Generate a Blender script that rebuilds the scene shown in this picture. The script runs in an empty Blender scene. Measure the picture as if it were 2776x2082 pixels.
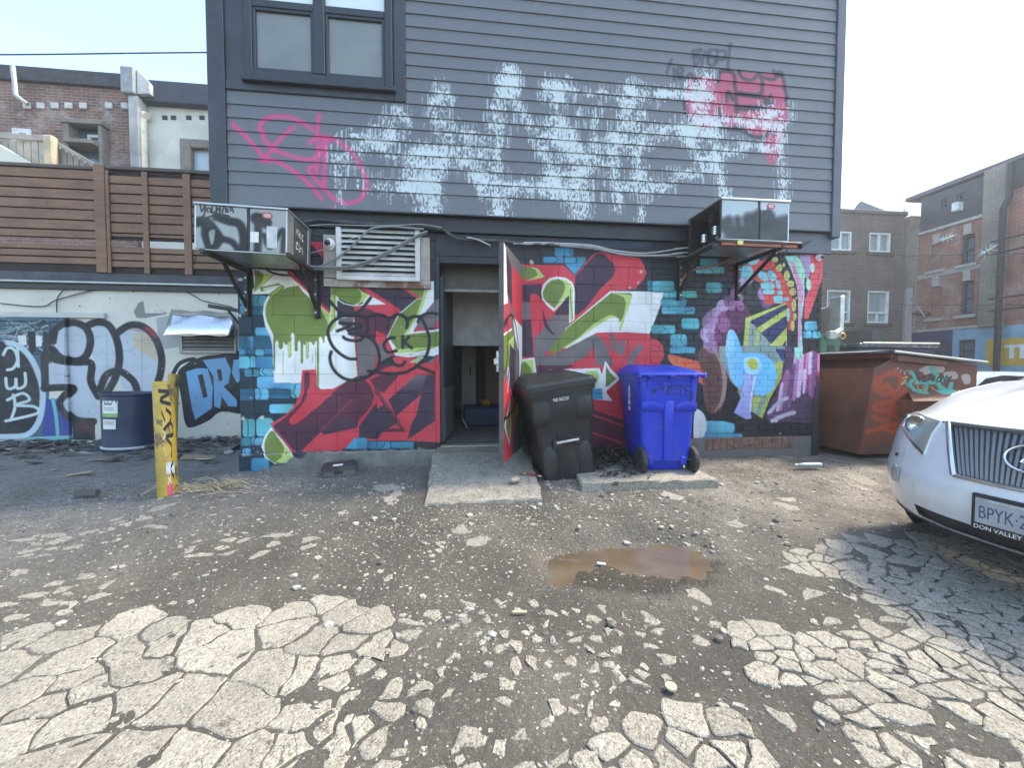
import bpy, bmesh, math, random
import numpy as np
from mathutils import Vector, Matrix, Euler
R = math.radians
random.seed(7); rng = np.random.default_rng(7)
S = bpy.context.scene
# ------------------------------------------------------------------ camera
YAW, PIT, ROL, CD, CZ, FPX = R(-6.698), R(-2.032), R(-.043), 4.4429, 1.2439, 1100.0
CAMR = Matrix.Rotation(YAW, 3, 'Z') @ Matrix.Rotation(PIT, 3, 'X') @ Matrix.Rotation(ROL, 3, 'Y')
cam_d = bpy.data.cameras.new('camera'); cam = bpy.data.objects.new('camera', cam_d); S.collection.objects.link(cam)
cam_d.sensor_width = 36; cam_d.lens = FPX / 2776 * 36; cam_d.clip_start = .05; cam_d.clip_end = 2000
rt, fw, up = CAMR.col[0], CAMR.col[1], CAMR.col[2]
m = Matrix(((rt.x, up.x, -fw.x, 0), (rt.y, up.y, -fw.y, -CD), (rt.z, up.z, -fw.z, CZ), (0, 0, 0, 1)))
cam.matrix_world = m
S.camera = cam
# ------------------------------------------------------------------ sky, sun, exposure
SUN_AZ, SUN_EL = R(82), R(50)          # azimuth measured from +Y (away from the camera) towards +X
w = bpy.data.worlds.new('World'); S.world = w; w.use_nodes = True
wn = w.node_tree.nodes; wl = w.node_tree.links
sky = wn.new('ShaderNodeTexSky'); sky.sky_type = 'NISHITA'; sky.sun_disc = False
sky.sun_elevation = SUN_EL; sky.sun_rotation = SUN_AZ
sky.air_density = 1.0; sky.dust_density = 1.4; sky.ozone_density = 3.0; sky.altitude = 80
bg = wn['Background']; bg.inputs[1].default_value = .15
wl.new(sky.outputs[0], bg.inputs[0])
sd = bpy.data.lights.new('sun', 'SUN'); sd.energy = 1.4; sd.angle = R(10); sd.color = (1, .92, .80)
sun = bpy.data.objects.new('sun', sd); S.collection.objects.link(sun)
d = Vector((math.sin(SUN_AZ) * math.cos(SUN_EL), math.cos(SUN_AZ) * math.cos(SUN_EL), math.sin(SUN_EL)))
sun.rotation_euler = d.to_track_quat('Z', 'Y').to_euler(); sun.location = (8, 3, 12)
S.view_settings.view_transform = 'Standard'; S.view_settings.look = 'None'
S.view_settings.exposure = 2.3; S.view_settings.gamma = 1; S.view_settings.use_curve_mapping = False
S.view_settings.use_white_balance = True; S.view_settings.white_balance_temperature = 7350; S.view_settings.white_balance_tint = 5
S.cycles.use_denoising = True; S.cycles.max_bounces = 6; S.cycles.volume_bounces = 0
# ------------------------------------------------------------------ measuring helpers
def ray(u, v): return CAMR @ Vector(((u - 1388) / FPX, 1, -(v - 1041) / FPX))
def atY(u, v, Y=0.):
    q = ray(u, v); t = (Y + CD) / q.y; return Vector((q.x * t, Y, CZ + q.z * t))
def atZ(u, v, Z=0.):
    q = ray(u, v); t = (Z - CZ) / q.z; return Vector((q.x * t, -CD + q.y * t, Z))
def atX(u, v, X):
    q = ray(u, v); t = X / q.x; return Vector((X, -CD + q.y * t, CZ + q.z * t))
CROP = {'A': (640, 700, 5.531), 'B': (640, 1000, 3.687), 'C': (1400, 680, 5.028), 'D': (2000, 650, 5.53), 'E': (1950, 950, 5.026), 'F': (880, 780, 5.53),
        'G': (600, 550, 2.0743), 'H': (1150, 600, 2.0743), 'I': (1750, 450, 1.952), 'J': (550, 0, 2.37), 'K': (1150, 0, 2.37), 'L': (1800, 0, 2.37),
        'M': (0, 650, 2.2114), 'N': (500, 500, 4.365), 'O': (1800, 500, 4.365), 'P': (2200, 880, 3.84), 'Q': (1130, 640, 3.949), 'T': (1130, 1000, 3.949)}
def cp(c, x, y):
    o = CROP[c]; return (o[0] + x / o[2], o[1] + y / o[2])
def wall(c, x, y, Y=0.): return atY(*cp(c, x, y), Y)
# ------------------------------------------------------------------ object helpers
def link(o, parent=None):
    S.collection.objects.link(o)
    if parent is not None: o.parent = parent
    return o
def tag(o, label=None, cat=None, group=None, kind=None):
    if label: o['label'] = label
    if cat: o['category'] = cat
    if group: o['group'] = group
    if kind: o['kind'] = kind
    return o
def empty(name, loc=(0, 0, 0), rot=(0, 0, 0), **k):
    o = bpy.data.objects.new(name, None); o.location = loc; o.rotation_euler = rot; o.empty_display_size = .1
    link(o); return tag(o, **k)
def mesh(name, v, f, mat=None, parent=None, smooth=False, loc=None, rot=None, ang=None):
    me = bpy.data.meshes.new(name); me.from_pydata([tuple(p) for p in v], [], [tuple(q) for q in f]); me.update()
    if smooth:
        me.polygons.foreach_set('use_smooth', [True] * len(me.polygons))
        if ang:
            me.update()
            try: me.set_sharp_from_angle(angle=R(ang))
            except Exception: pass
    o = bpy.data.objects.new(name, me)
    if mat is not None:
        for q in (mat if isinstance(mat, (list, tuple)) else [mat]): me.materials.append(q)
    if loc is not None: o.location = loc
    if rot is not None: o.rotation_euler = rot
    return link(o, parent)
def inst(name, me, parent=None, loc=(0, 0, 0), rot=(0, 0, 0), scale=None):
    o = bpy.data.objects.new(name, me); o.location = loc; o.rotation_euler = rot
    if scale is not None: o.scale = scale
    return link(o, parent)
class MB:
    'collects shapes for ONE mesh'
    def __init__(s): s.v = []; s.f = []
    def add(s, v, f):
        n = len(s.v); s.v += [tuple(p) for p in v]; s.f += [tuple(i + n for i in q) for q in f]; return s
    def box(s, x0, x1, y0, y1, z0, z1, b=0.):
        if b <= 0:
            v = [(x, y, z) for z in (z0, z1) for y in (y0, y1) for x in (x0, x1)]
            return s.add(v, [(0, 2, 3, 1), (4, 5, 7, 6), (0, 1, 5, 4), (2, 6, 7, 3), (0, 4, 6, 2), (1, 3, 7, 5)])
        v, f = bev_box(x0, x1, y0, y1, z0, z1, b); return s.add(v, f)
    def prism(s, pts, a, b, axis='y'):
        'closed outline extruded from a to b along axis; outline given in the other two axes (x,z), (y,z) or (x,y)'
        n = len(pts)
        def P(p, t): return {'y': (p[0], t, p[1]), 'x': (t, p[0], p[1]), 'z': (p[0], p[1], t)}[axis]
        v = [P(p, a) for p in pts] + [P(p, b) for p in pts]
        f = [tuple(range(n)), tuple(range(2 * n - 1, n - 1, -1))] + [(i, i + n, (i + 1) % n + n, (i + 1) % n) for i in range(n)]
        return s.add(v, f)
    def tube(s, pts, r, n=8, caps=True):
        v, f = tube_geo(pts, r, n, caps); return s.add(v, f)
    def build(s, name, mat=None, parent=None, smooth=False, loc=None, rot=None, ang=None):
        o = mesh(name, s.v, s.f, mat, parent, smooth, loc, rot, ang)
        bm = bmesh.new(); bm.from_mesh(o.data); bmesh.ops.recalc_face_normals(bm, faces=bm.faces); bm.to_mesh(o.data); bm.free()
        return o
_bb = {}
def bev_box(x0, x1, y0, y1, z0, z1, b):
    b = min(b, abs(x1 - x0) * .45, abs(y1 - y0) * .45, abs(z1 - z0) * .45)
    bm = bmesh.new(); bmesh.ops.create_cube(bm, size=1)
    for q in bm.verts: q.co = ((q.co.x + .5) * (x1 - x0) + x0, (q.co.y + .5) * (y1 - y0) + y0, (q.co.z + .5) * (z1 - z0) + z0)
    bmesh.ops.bevel(bm, geom=list(bm.edges), offset=b, segments=1, affect='EDGES', clamp_overlap=True)
    bm.verts.index_update()
    v = [q.co[:] for q in bm.verts]; f = [tuple(t.index for t in q.verts) for q in bm.faces]; bm.free()
    return v, f
def box(name, x0, x1, y0, y1, z0, z1, mat, parent=None, b=.004, loc=None, rot=None):
    v, f = bev_box(x0, x1, y0, y1, z0, z1, b) if b else ([], [])
    if not b: q = MB().box(x0, x1, y0, y1, z0, z1); v, f = q.v, q.f
    return mesh(name, v, f, mat, parent, loc=loc, rot=rot)
def tube_geo(pts, r, n=8, caps=True):
    P = [Vector(p) for p in pts]; k = len(P); rs = r if isinstance(r, (list, tuple)) else [r] * k
    v = []; f = []; prev = None
    for i in range(k):
        t = (P[min(i + 1, k - 1)] - P[max(i - 1, 0)]).normalized()
        if prev is None:
            a = t.orthogonal().normalized()
        else:
            a = (prev - t * prev.dot(t)); a = a.normalized() if a.length > 1e-6 else t.orthogonal().normalized()
        prev = a; b = t.cross(a)
        for j in range(n):
            q = 2 * math.pi * j / n; v.append(P[i] + (a * math.cos(q) + b * math.sin(q)) * rs[i])
    for i in range(k - 1):
        for j in range(n): f.append((i * n + j, i * n + (j + 1) % n, (i + 1) * n + (j + 1) % n, (i + 1) * n + j))
    if caps: f.append(tuple(range(n - 1, -1, -1))); f.append(tuple(range((k - 1) * n, k * n)))
    return v, f
def tube(name, pts, r, mat, parent=None, n=8):
    v, f = tube_geo(pts, r, n); return mesh(name, v, f, mat, parent, smooth=True, ang=50)
def lathe(prof, n=24, axis='z'):
    'prof: list of (r, h)'
    v = []; f = []
    for (r, h) in prof:
        for j in range(n):
            q = 2 * math.pi * j / n; c, s_ = r * math.cos(q), r * math.sin(q)
            v.append({'z': (c, s_, h), 'x': (h, c, s_), 'y': (c, h, s_)}[axis])
    k = len(prof)
    for i in range(k - 1):
        for j in range(n): f.append((i * n + j, i * n + (j + 1) % n, (i + 1) * n + (j + 1) % n, (i + 1) * n + j))
    if prof[0][0] > 1e-5: f.append(tuple(range(n - 1, -1, -1)))
    if prof[-1][0] > 1e-5: f.append(tuple(range((k - 1) * n, k * n)))
    return v, f
def spline(pts, per=8, closed=False):
    P = [np.array(p, float) for p in pts]; n = len(P); out = []
    rg = range(n) if closed else range(n - 1)
    for i in rg:
        if closed: a, b, c, d_ = P[i - 1], P[i], P[(i + 1) % n], P[(i + 2) % n]
        else: a, b, c, d_ = P[max(i - 1, 0)], P[i], P[i + 1], P[min(i + 2, n - 1)]
        for j in range(per):
            t = j / per
            out.append(.5 * ((2 * b) + (c - a) * t + (2 * a - 5 * b + 4 * c - d_) * t * t + (3 * b - a - 3 * c + d_) * t ** 3))
    if not closed: out.append(P[-1])
    return out
# ------------------------------------------------------------------ materials
def srgb(c):
    def g(x):
        x = x / 255.; return x / 12.92 if x <= .04045 else ((x + .055) / 1.055) ** 2.4
    return tuple(g(x) for x in c)
def nodes(mt):
    mt.use_nodes = True; return mt.node_tree.nodes, mt.node_tree.links, mt.node_tree.nodes['Principled BSDF']
def mix(n, l, fac, a, b, mode='MIX'):
    q = n.new('ShaderNodeMix'); q.data_type = 'RGBA'; q.blend_type = mode; q.clamp_factor = True
    for k, x in ((0, fac), (6, a), (7, b)):
        if isinstance(x, bpy.types.NodeSocket): l.new(x, q.inputs[k])
        elif k == 0: q.inputs[0].default_value = x
        else: q.inputs[k].default_value = (*x[:3], 1)
    return q.outputs[2]
def math_(n, l, op, a, b=None, clamp=False):
    q = n.new('ShaderNodeMath'); q.operation = op; q.use_clamp = clamp
    for k, x in ((0, a), (1, b)):
        if x is None: continue
        if isinstance(x, bpy.types.NodeSocket): l.new(x, q.inputs[k])
        else: q.inputs[k].default_value = x
    return q.outputs[0]
def noise(n, l, vec, scale, detail=4, rough=.55, dist=0.):
    q = n.new('ShaderNodeTexNoise'); q.inputs['Scale'].default_value = scale; q.inputs['Detail'].default_value = detail
    q.inputs['Roughness'].default_value = rough; q.inputs['Distortion'].default_value = dist
    if vec is not None: l.new(vec, q.inputs['Vector'])
    return q.outputs['Fac']
def ramp(n, l, fac, stops):
    q = n.new('ShaderNodeValToRGB'); e = q.color_ramp.elements
    while len(e) < len(stops): e.new(.5)
    for i, (p, c) in enumerate(stops):
        e[i].position = p; e[i].color = (*c, 1) if len(c) == 3 else c
    l.new(fac, q.inputs[0]); return q.outputs[0]
def stretch(n, l, vec, sc):
    q = n.new('ShaderNodeMapping'); q.inputs['Scale'].default_value = sc; l.new(vec, q.inputs['Vector']); return q.outputs[0]
_M = {}
def mat(name, col, rough=.6, metal=0., var=.25, scale=6., bump=.15, bscale=60., dirt=None, dscale=3., damt=.5, coord='Object', spec=None, coat=0., aniso=None, lo=.42, hi=.72, bdist=.004):
    'painted / raw surface: base colour with uneven tone, optional dirt in patches, fine relief'
    if name in _M: return _M[name]
    mt = bpy.data.materials.new(name); n, l, p = nodes(mt); _M[name] = mt
    tc = n.new('ShaderNodeTexCoord')
    vec = tc.outputs[coord] if coord != 'World' else n.new('ShaderNodeNewGeometry').outputs['Position']
    if aniso: vec2 = stretch(n, l, vec, aniso)
    else: vec2 = vec
    nf = noise(n, l, vec2, scale, 6, .6)
    a = tuple(max(0, x * (1 - var)) for x in col); b = tuple(min(1, x * (1 + var)) for x in col)
    c = ramp(n, l, nf, [(.25, a), (.75, b)])
    if dirt is not None:
        df = noise(n, l, vec, dscale, 8, .68)
        fac = ramp(n, l, df, [(lo, (0, 0, 0)), (hi, (damt,) * 3)])
        c = mix(n, l, fac, c, dirt)
    l.new(c, p.inputs['Base Color'])
    rf = noise(n, l, vec, scale * 2.3, 4)
    rr = n.new('ShaderNodeMapRange'); l.new(rf, rr.inputs[0]); rr.inputs[3].default_value = max(.03, rough - .1); rr.inputs[4].default_value = min(1, rough + .1)
    l.new(rr.outputs[0], p.inputs['Roughness']); p.inputs['Metallic'].default_value = metal
    if spec is not None: p.inputs['Specular IOR Level'].default_value = spec
    if coat: p.inputs['Coat Weight'].default_value = coat; p.inputs['Coat Roughness'].default_value = .06
    if bump:
        bp = n.new('ShaderNodeBump'); bp.inputs['Strength'].default_value = bump; bp.inputs['Distance'].default_value = bdist
        l.new(noise(n, l, vec2, bscale, 6, .65), bp.inputs['Height']); l.new(bp.outputs[0], p.inputs['Normal'])
    return mt
def glass_mat(name, col=(.05, .06, .065), rough=.08):
    if name in _M: return _M[name]
    mt = bpy.data.materials.new(name); n, l, p = nodes(mt); _M[name] = mt
    p.inputs['Base Color'].default_value = (*col, 1); p.inputs['Roughness'].default_value = rough; p.inputs['Specular IOR Level'].default_value = .8
    bp = n.new('ShaderNodeBump'); bp.inputs['Strength'].default_value = .05; bp.inputs['Distance'].default_value = .02
    l.new(noise(n, l, n.new('ShaderNodeTexCoord').outputs['Object'], 3, 2), bp.inputs['Height']); l.new(bp.outputs[0], p.inputs['Normal'])
    return mt
# ------------------------------------------------------------------ painted decoration: colours drawn by code on a grid, in wall metres
class Canvas:
    def __init__(s, x0, x1, z0, z1, ppm, base):
        s.x0, s.x1, s.z0, s.z1, s.ppm = x0, x1, z0, z1, ppm
        s.w = int((x1 - x0) * ppm); s.h = int((z1 - z0) * ppm)
        s.a = np.empty((s.h, s.w, 3), np.float32); s.a[:] = base
    def px(s, pts):
        q = np.array([(p[0], p[1]) for p in pts], float)
        q[:, 0] = (q[:, 0] - s.x0) * s.ppm; q[:, 1] = (q[:, 1] - s.z0) * s.ppm; return q
    def mask(s, pts):
        q = s.px(pts)
        x0 = max(0, int(q[:, 0].min()) - 1); x1 = min(s.w, int(q[:, 0].max()) + 2); y0 = max(0, int(q[:, 1].min()) - 1); y1 = min(s.h, int(q[:, 1].max()) + 2)
        if x1 <= x0 or y1 <= y0: return None
        mk = np.zeros((y1 - y0, x1 - x0), bool); X = np.arange(x0, x1) + .5
        for i in range(len(q)):
            (ax, ay), (bx, by) = q[i], q[(i + 1) % len(q)]
            if ay == by: continue
            lo, hi = min(ay, by), max(ay, by)
            r0 = max(y0, int(math.ceil(lo - .5))); r1 = min(y1, int(math.ceil(hi - .5)))
            if r1 <= r0: continue
            yy = np.arange(r0, r1) + .5; xc = ax + (yy - ay) * (bx - ax) / (by - ay)
            mk[r0 - y0:r1 - y0] ^= X[None, :] > xc[:, None]
        return mk, x0, y0
    def put(s, al, x0, y0, col):
        h, w = al.shape; v = s.a[y0:y0 + h, x0:x0 + w]
        v += (np.array(col, np.float32) - v) * al[..., None].astype(np.float32)
    def fill(s, pts, col, smooth=False, op=1., grad=None):
        if smooth: pts = spline(pts, 6, True)
        r = s.mask(pts)
        if r is None: return
        mk, x0, y0 = r; al = mk * op
        if grad:   # (dx, dz, second colour): tone changes across the shape
            h, w = mk.shape; gx = np.linspace(0, 1, w)[None, :] * grad[0] + np.linspace(0, 1, h)[:, None] * grad[1]
            gx = np.clip((gx - gx.min()) / max(1e-6, gx.max() - gx.min()), 0, 1)[..., None]
            cc = np.array(col, np.float32) * (1 - gx) + np.array(grad[2], np.float32) * gx
            v = s.a[y0:y0 + h, x0:x0 + w]; v += (cc.astype(np.float32) - v) * al[..., None].astype(np.float32)
        else: s.put(al, x0, y0, col)
    def stroke(s, pts, wd, col, soft=.004, op=1., smooth=True, taper=False):
        if smooth and len(pts) > 2: pts = spline(pts, 8)
        q = s.px(pts); r = wd * s.ppm / 2; sf = max(.7, soft * s.ppm); pad = r + sf + 2
        x0 = max(0, int(q[:, 0].min() - pad)); x1 = min(s.w, int(q[:, 0].max() + pad)); y0 = max(0, int(q[:, 1].min() - pad)); y1 = min(s.h, int(q[:, 1].max() + pad))
        if x1 <= x0 or y1 <= y0: return
        D = np.full((y1 - y0, x1 - x0), 1e9, np.float32)
        for i in range(len(q) - 1):
            a, b = q[i], q[i + 1]
            u0 = max(x0, int(min(a[0], b[0]) - pad)); u1 = min(x1, int(max(a[0], b[0]) + pad) + 1); v0 = max(y0, int(min(a[1], b[1]) - pad)); v1 = min(y1, int(max(a[1], b[1]) + pad) + 1)
            if u1 <= u0 or v1 <= v0: continue
            X = np.arange(u0, u1)[None, :] + .5; Y = np.arange(v0, v1)[:, None] + .5
            dx, dy = b - a; L2 = dx * dx + dy * dy + 1e-9
            t = np.clip(((X - a[0]) * dx + (Y - a[1]) * dy) / L2, 0, 1)
            dd = np.hypot(X - a[0] - t * dx, Y - a[1] - t * dy)
            sub = D[v0 - y0:v1 - y0, u0 - x0:u1 - x0]; np.minimum(sub, dd, out=sub)
        s.put(np.clip((r - D) / sf + .5, 0, 1) * op, x0, y0, col)
    def blur(s, k=1):
        for _ in range(k):
            for ax in (0, 1): s.a = (np.roll(s.a, 1, ax) + 2 * s.a + np.roll(s.a, -1, ax)) / 4
    def image(s, name):
        im = bpy.data.images.new(name, s.w, s.h, alpha=False)
        px = np.ones((s.h, s.w, 4), np.float32); px[..., :3] = np.clip(s.a, 0, 255) / 255.
        im.pixels.foreach_set(px.ravel()); im.update(); im.pack(); return im
def canvas_mat(name, cv, coord='World', ax=(0, 2), rough=.62, metal=0., dirt=(.10, .09, .08), damt=.35, chip=None, bump=.25, bscale=70., dscale=2.5, var=.10, lo=.5, hi=.8, coat=0.):
    mt = bpy.data.materials.new(name); n, l, p = nodes(mt); _M[name] = mt
    vec = n.new('ShaderNodeNewGeometry').outputs['Position'] if coord == 'World' else n.new('ShaderNodeTexCoord').outputs['Object']
    sp = n.new('ShaderNodeSeparateXYZ'); l.new(vec, sp.inputs[0]); cb = n.new('ShaderNodeCombineXYZ')
    for k, (a, lo_, hi_) in enumerate(((ax[0], cv.x0, cv.x1), (ax[1], cv.z0, cv.z1))):
        q = n.new('ShaderNodeMapRange'); q.clamp = False; l.new(sp.outputs[a], q.inputs[0]); q.inputs[1].default_value = lo_; q.inputs[2].default_value = hi_
        l.new(q.outputs[0], cb.inputs[k])
    t = n.new('ShaderNodeTexImage'); t.image = cv.image(name); t.extension = 'EXTEND'; l.new(cb.outputs[0], t.inputs[0])
    c = t.outputs[0]
    tone = ramp(n, l, noise(n, l, vec, 5, 6, .65), [(.3, (1 - var,) * 3), (.7, (1 + var * .4,) * 3)])
    c = mix(n, l, 1., c, tone, 'MULTIPLY')
    if chip is not None:
        cf = ramp(n, l, noise(n, l, vec, 22, 8, .75), [(.70, (0, 0, 0)), (.725, (1, 1, 1))])
        c = mix(n, l, cf, c, chip)
    if dirt is not None:
        df = ramp(n, l, noise(n, l, vec, dscale, 9, .7), [(lo, (0, 0, 0)), (hi, (damt,) * 3)]); c = mix(n, l, df, c, dirt)
    l.new(c, p.inputs['Base Color']); p.inputs['Roughness'].default_value = rough; p.inputs['Metallic'].default_value = metal
    if coat: p.inputs['Coat Weight'].default_value = coat
    bp = n.new('ShaderNodeBump'); bp.inputs['Strength'].default_value = bump; bp.inputs['Distance'].default_value = .004
    l.new(noise(n, l, vec, bscale, 6, .65), bp.inputs['Height']); l.new(bp.outputs[0], p.inputs['Normal'])
    return mt
def text(name, s, size, mt, parent=None, loc=(0, 0, 0), rot=(R(90), 0, 0), ext=.001, ax='LEFT', sx=1., bold=0.):
    cu = bpy.data.curves.new(name, 'FONT'); cu.body = s; cu.size = size; cu.extrude = ext; cu.align_x = ax; cu.resolution_u = 3; cu.offset = bold
    t_ = bpy.data.objects.new(name, cu); S.collection.objects.link(t_); bpy.context.view_layer.update()
    me = bpy.data.meshes.new_from_object(t_.evaluated_get(bpy.context.evaluated_depsgraph_get())); bpy.data.objects.remove(t_); me.materials.clear(); me.materials.append(mt)
    o = bpy.data.objects.new(name, me); o.location = loc; o.rotation_euler = rot; o.scale = (sx, 1, 1)
    return link(o, parent)
def ribbon(name, lines, wd, mt, parent, f):
    'marker strokes as thin strips; f maps (a, b) to a point just proud of the surface'
    V = []; F = []
    for ln in lines:
        ln = spline(ln, 5) if len(ln) > 2 else [np.array(q, float) for q in ln]
        k = len(ln); n0 = len(V)
        for i, q in enumerate(ln):
            t = np.array(ln[min(i + 1, k - 1)]) - np.array(ln[max(i - 1, 0)]); t = t / (np.linalg.norm(t) + 1e-9); nn = np.array((-t[1], t[0])) * wd / 2
            V.append(f(*(np.array(q) + nn))); V.append(f(*(np.array(q) - nn)))
        for i in range(k - 1): F.append((n0 + 2 * i, n0 + 2 * i + 1, n0 + 2 * i + 3, n0 + 2 * i + 2))
    return mesh(name, V, F, mt, parent)
def nz(x, y, sx, sy, seed, n=128):
    g_ = np.random.default_rng(seed).random((n, n)).astype(np.float32); x = x * sx; y = y * sy; xi = np.floor(x).astype(int); yi = np.floor(y).astype(int); fx = (x - xi).astype(np.float32); fy = (y - yi).astype(np.float32); fx = fx * fx * (3 - 2 * fx); fy = fy * fy * (3 - 2 * fy)
    a = g_[xi % n, yi % n]; b = g_[(xi + 1) % n, yi % n]; c = g_[xi % n, (yi + 1) % n]; d_ = g_[(xi + 1) % n, (yi + 1) % n]; return (a * (1 - fx) + b * fx) * (1 - fy) + (c * (1 - fx) + d_ * fx) * fy
# ================================================================== MURAL (paint on the ground-floor wall, plane Y = 0)
OL, LG, RD, MA, PU, GY, WH, BK, TE = (106, 124, 52), (174, 194, 110), (196, 54, 68), (84, 32, 52), (56, 39, 57), (106, 98, 99), (216, 216, 213), (22, 22, 26), (12, 40, 54)
C1, C2, C3 = (98, 186, 214), (60, 142, 174), (28, 100, 128)
CROP['V'] = (840, 590, 6.144)
FZ = .38           # top of the concrete footing
WX0, WX1 = -2.285, 4.273
mu = Canvas(-2.35, 4.32, .1, 2.82, 330, TE)
def W2(c, pts, Y=0.):
    return [(lambda q: (q.x, q.z))(wall(c, x, y, Y)) for x, y in pts]
def F_(c, col, *pts, sm=False, **k): mu.fill(W2(c, pts), col, sm, **k)
def K_(c, col, wd, *pts, **k): mu.stroke(W2(c, pts), wd, col, **k)
def brick_(c, x0, y0, x1, y1, col, cracks=True):
    j = lambda: random.uniform(-4, 4) * CROP[c][2] / 3
    e = min(abs(x1 - x0), abs(y1 - y0)) * .16
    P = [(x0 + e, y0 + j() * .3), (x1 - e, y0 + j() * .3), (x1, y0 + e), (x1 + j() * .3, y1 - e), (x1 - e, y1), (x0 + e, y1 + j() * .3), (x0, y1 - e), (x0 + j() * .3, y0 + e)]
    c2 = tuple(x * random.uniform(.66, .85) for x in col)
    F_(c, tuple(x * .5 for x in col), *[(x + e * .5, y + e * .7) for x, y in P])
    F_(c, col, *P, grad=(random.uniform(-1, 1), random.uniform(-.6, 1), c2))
    if cracks and random.random() < .45:
        x = random.uniform(x0 + .2 * (x1 - x0), x1 - .2 * (x1 - x0))
        K_(c, TE, .006, (x, y0), (x + (x1 - x0) * random.uniform(-.2, .2), (y0 + y1) / 2), (x + (x1 - x0) * random.uniform(-.3, .3), y1), smooth=False)
mu.fill([(-2.35, 2.2), (1.2, 2.2), (1.2, 2.82), (-2.35, 2.82)], (34, 34, 42)); F_('V', RD, (0, 400), (210, 400), (220, 690)) if 'V' in CROP else None
# -------- left of the door: painted blocks along the corner
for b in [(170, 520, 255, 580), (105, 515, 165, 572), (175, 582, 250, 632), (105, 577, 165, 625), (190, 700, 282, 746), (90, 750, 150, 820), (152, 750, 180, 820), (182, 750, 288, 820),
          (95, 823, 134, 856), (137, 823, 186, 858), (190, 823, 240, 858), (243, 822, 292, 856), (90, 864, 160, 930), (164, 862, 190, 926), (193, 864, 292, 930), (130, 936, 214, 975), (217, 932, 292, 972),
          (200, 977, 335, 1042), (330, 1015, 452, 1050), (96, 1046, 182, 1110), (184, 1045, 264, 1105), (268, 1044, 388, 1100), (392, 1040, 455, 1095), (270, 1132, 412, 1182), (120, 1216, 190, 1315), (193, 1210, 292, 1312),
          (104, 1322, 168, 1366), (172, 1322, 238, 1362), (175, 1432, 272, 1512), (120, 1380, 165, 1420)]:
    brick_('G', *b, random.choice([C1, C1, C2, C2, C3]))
F_('G', WH, (175, 372), (390, 385), (500, 500), (610, 620), (640, 480), (662, 480), (650, 640), (745, 645), (750, 660), (752, 760), (756, 860), (766, 975), (700, 1010), (640, 1046), (560, 1050), (541, 1030), (531, 940), (455, 950), (450, 1015), (296, 1012), (290, 900), (286, 800), (270, 740), (245, 690), (232, 620), (240, 565), (262, 522), (265, 512), (175, 517), (172, 500), (186, 470))
F_('A', LG, (330, 168), (420, 235), (560, 250), (370, 420), (280, 485), (300, 300)); F_('A', OL, (265, 165), (340, 190), (412, 250), (405, 315), (380, 372), (270, 492), (288, 300))
K_('A', OL, .006, (565, 250), (380, 420), (262, 500)); F_('A', OL, (352, 440), (645, 374), (662, 400), (380, 503)); F_('A', WH, (400, 455), (620, 405), (610, 418), (420, 478)); F_('A', OL, (478, 548), (690, 396), (730, 438), (505, 590)); F_('A', LG, (520, 555), (680, 425), (690, 440), (540, 565))
F_('A', OL, (500, 600), (560, 540), (680, 472), (800, 432), (930, 410), (1000, 500), (1150, 640), (1240, 715), (1330, 880), (1372, 950), (1384, 1030), (1400, 1100), (1360, 1180), (1250, 1230), (1200, 1260), (580, 1260), (570, 1180), (540, 1110), (500, 1030), (462, 950), (440, 860), (441, 760), (460, 680))
for x0, x1, y in [(585, 640, 1235), (700, 722, 1290), (818, 876, 1125), (922, 970, 1240), (1084, 1140, 1262), (1238, 1290, 1180)]:
    F_('A', WH, (x0, 1300), (x0, y + 40), ((x0 + x1) / 2, y - 8), (x1, y + 40), (x1, 1300), sm=True)
    F_('A', WH, (x0, y + 40), (x1, y + 40), (x1, 1500), (x0, 1500))
F_('A', WH, (575, 1262), (1240, 1262), (1240, 1600), (575, 1600))
for x0, x1, y, cc in [(638, 702, 1362, OL), (776, 826, 1490, LG), (722, 776, 1300, OL), (876, 924, 1400, OL), (970, 1004, 1585, OL), (1004, 1050, 1300, OL), (1048, 1088, 1510, LG), (1140, 1180, 1300, OL), (1188, 1242, 2000, OL), (1300, 1345, 1275, LG), (560, 584, 1690, OL)]:
    F_('A', OL, (x0, 1180), (x1, 1180), (x1, y - 20), ((x0 + x1) / 2, y + 6), (x0, y - 20))
    if cc is LG: F_('A', LG, (x0 + 5, 1250), (x1 - 8, 1250), (x1 - 8, y - 25), ((x0 + x1) / 2, y - 6), (x0 + 5, y - 25))
F_('A', WH, (1190, 1240), (1212, 1240), (1212, 1960), (1200, 1960)); K_('A', OL, .004, (705, 1400), (700, 1750)); K_('A', OL, .004, (1150, 1450), (1140, 1590))
F_('A', LG, (1240, 710), (1400, 840), (1405, 1000), (1390, 1042), (1370, 950), (1330, 880))
F_('A', LG, (1428, 430), (1505, 430), (1495, 1000), (1425, 1125), (1408, 1095), (1425, 800)); K_('A', OL, .008, (1470, 435), (1470, 900), (1430, 1080)); K_('A', WH, .008, (1422, 430), (1418, 850))
F_('A', PU, (795, 60), (1530, 60), (1530, 430), (1420, 430), (1415, 790), (1100, 500), (880, 290)); F_('A', RD, (750, 185), (800, 185), (1080, 480), (1415, 790), (1400, 832), (1100, 540), (790, 245))
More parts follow.
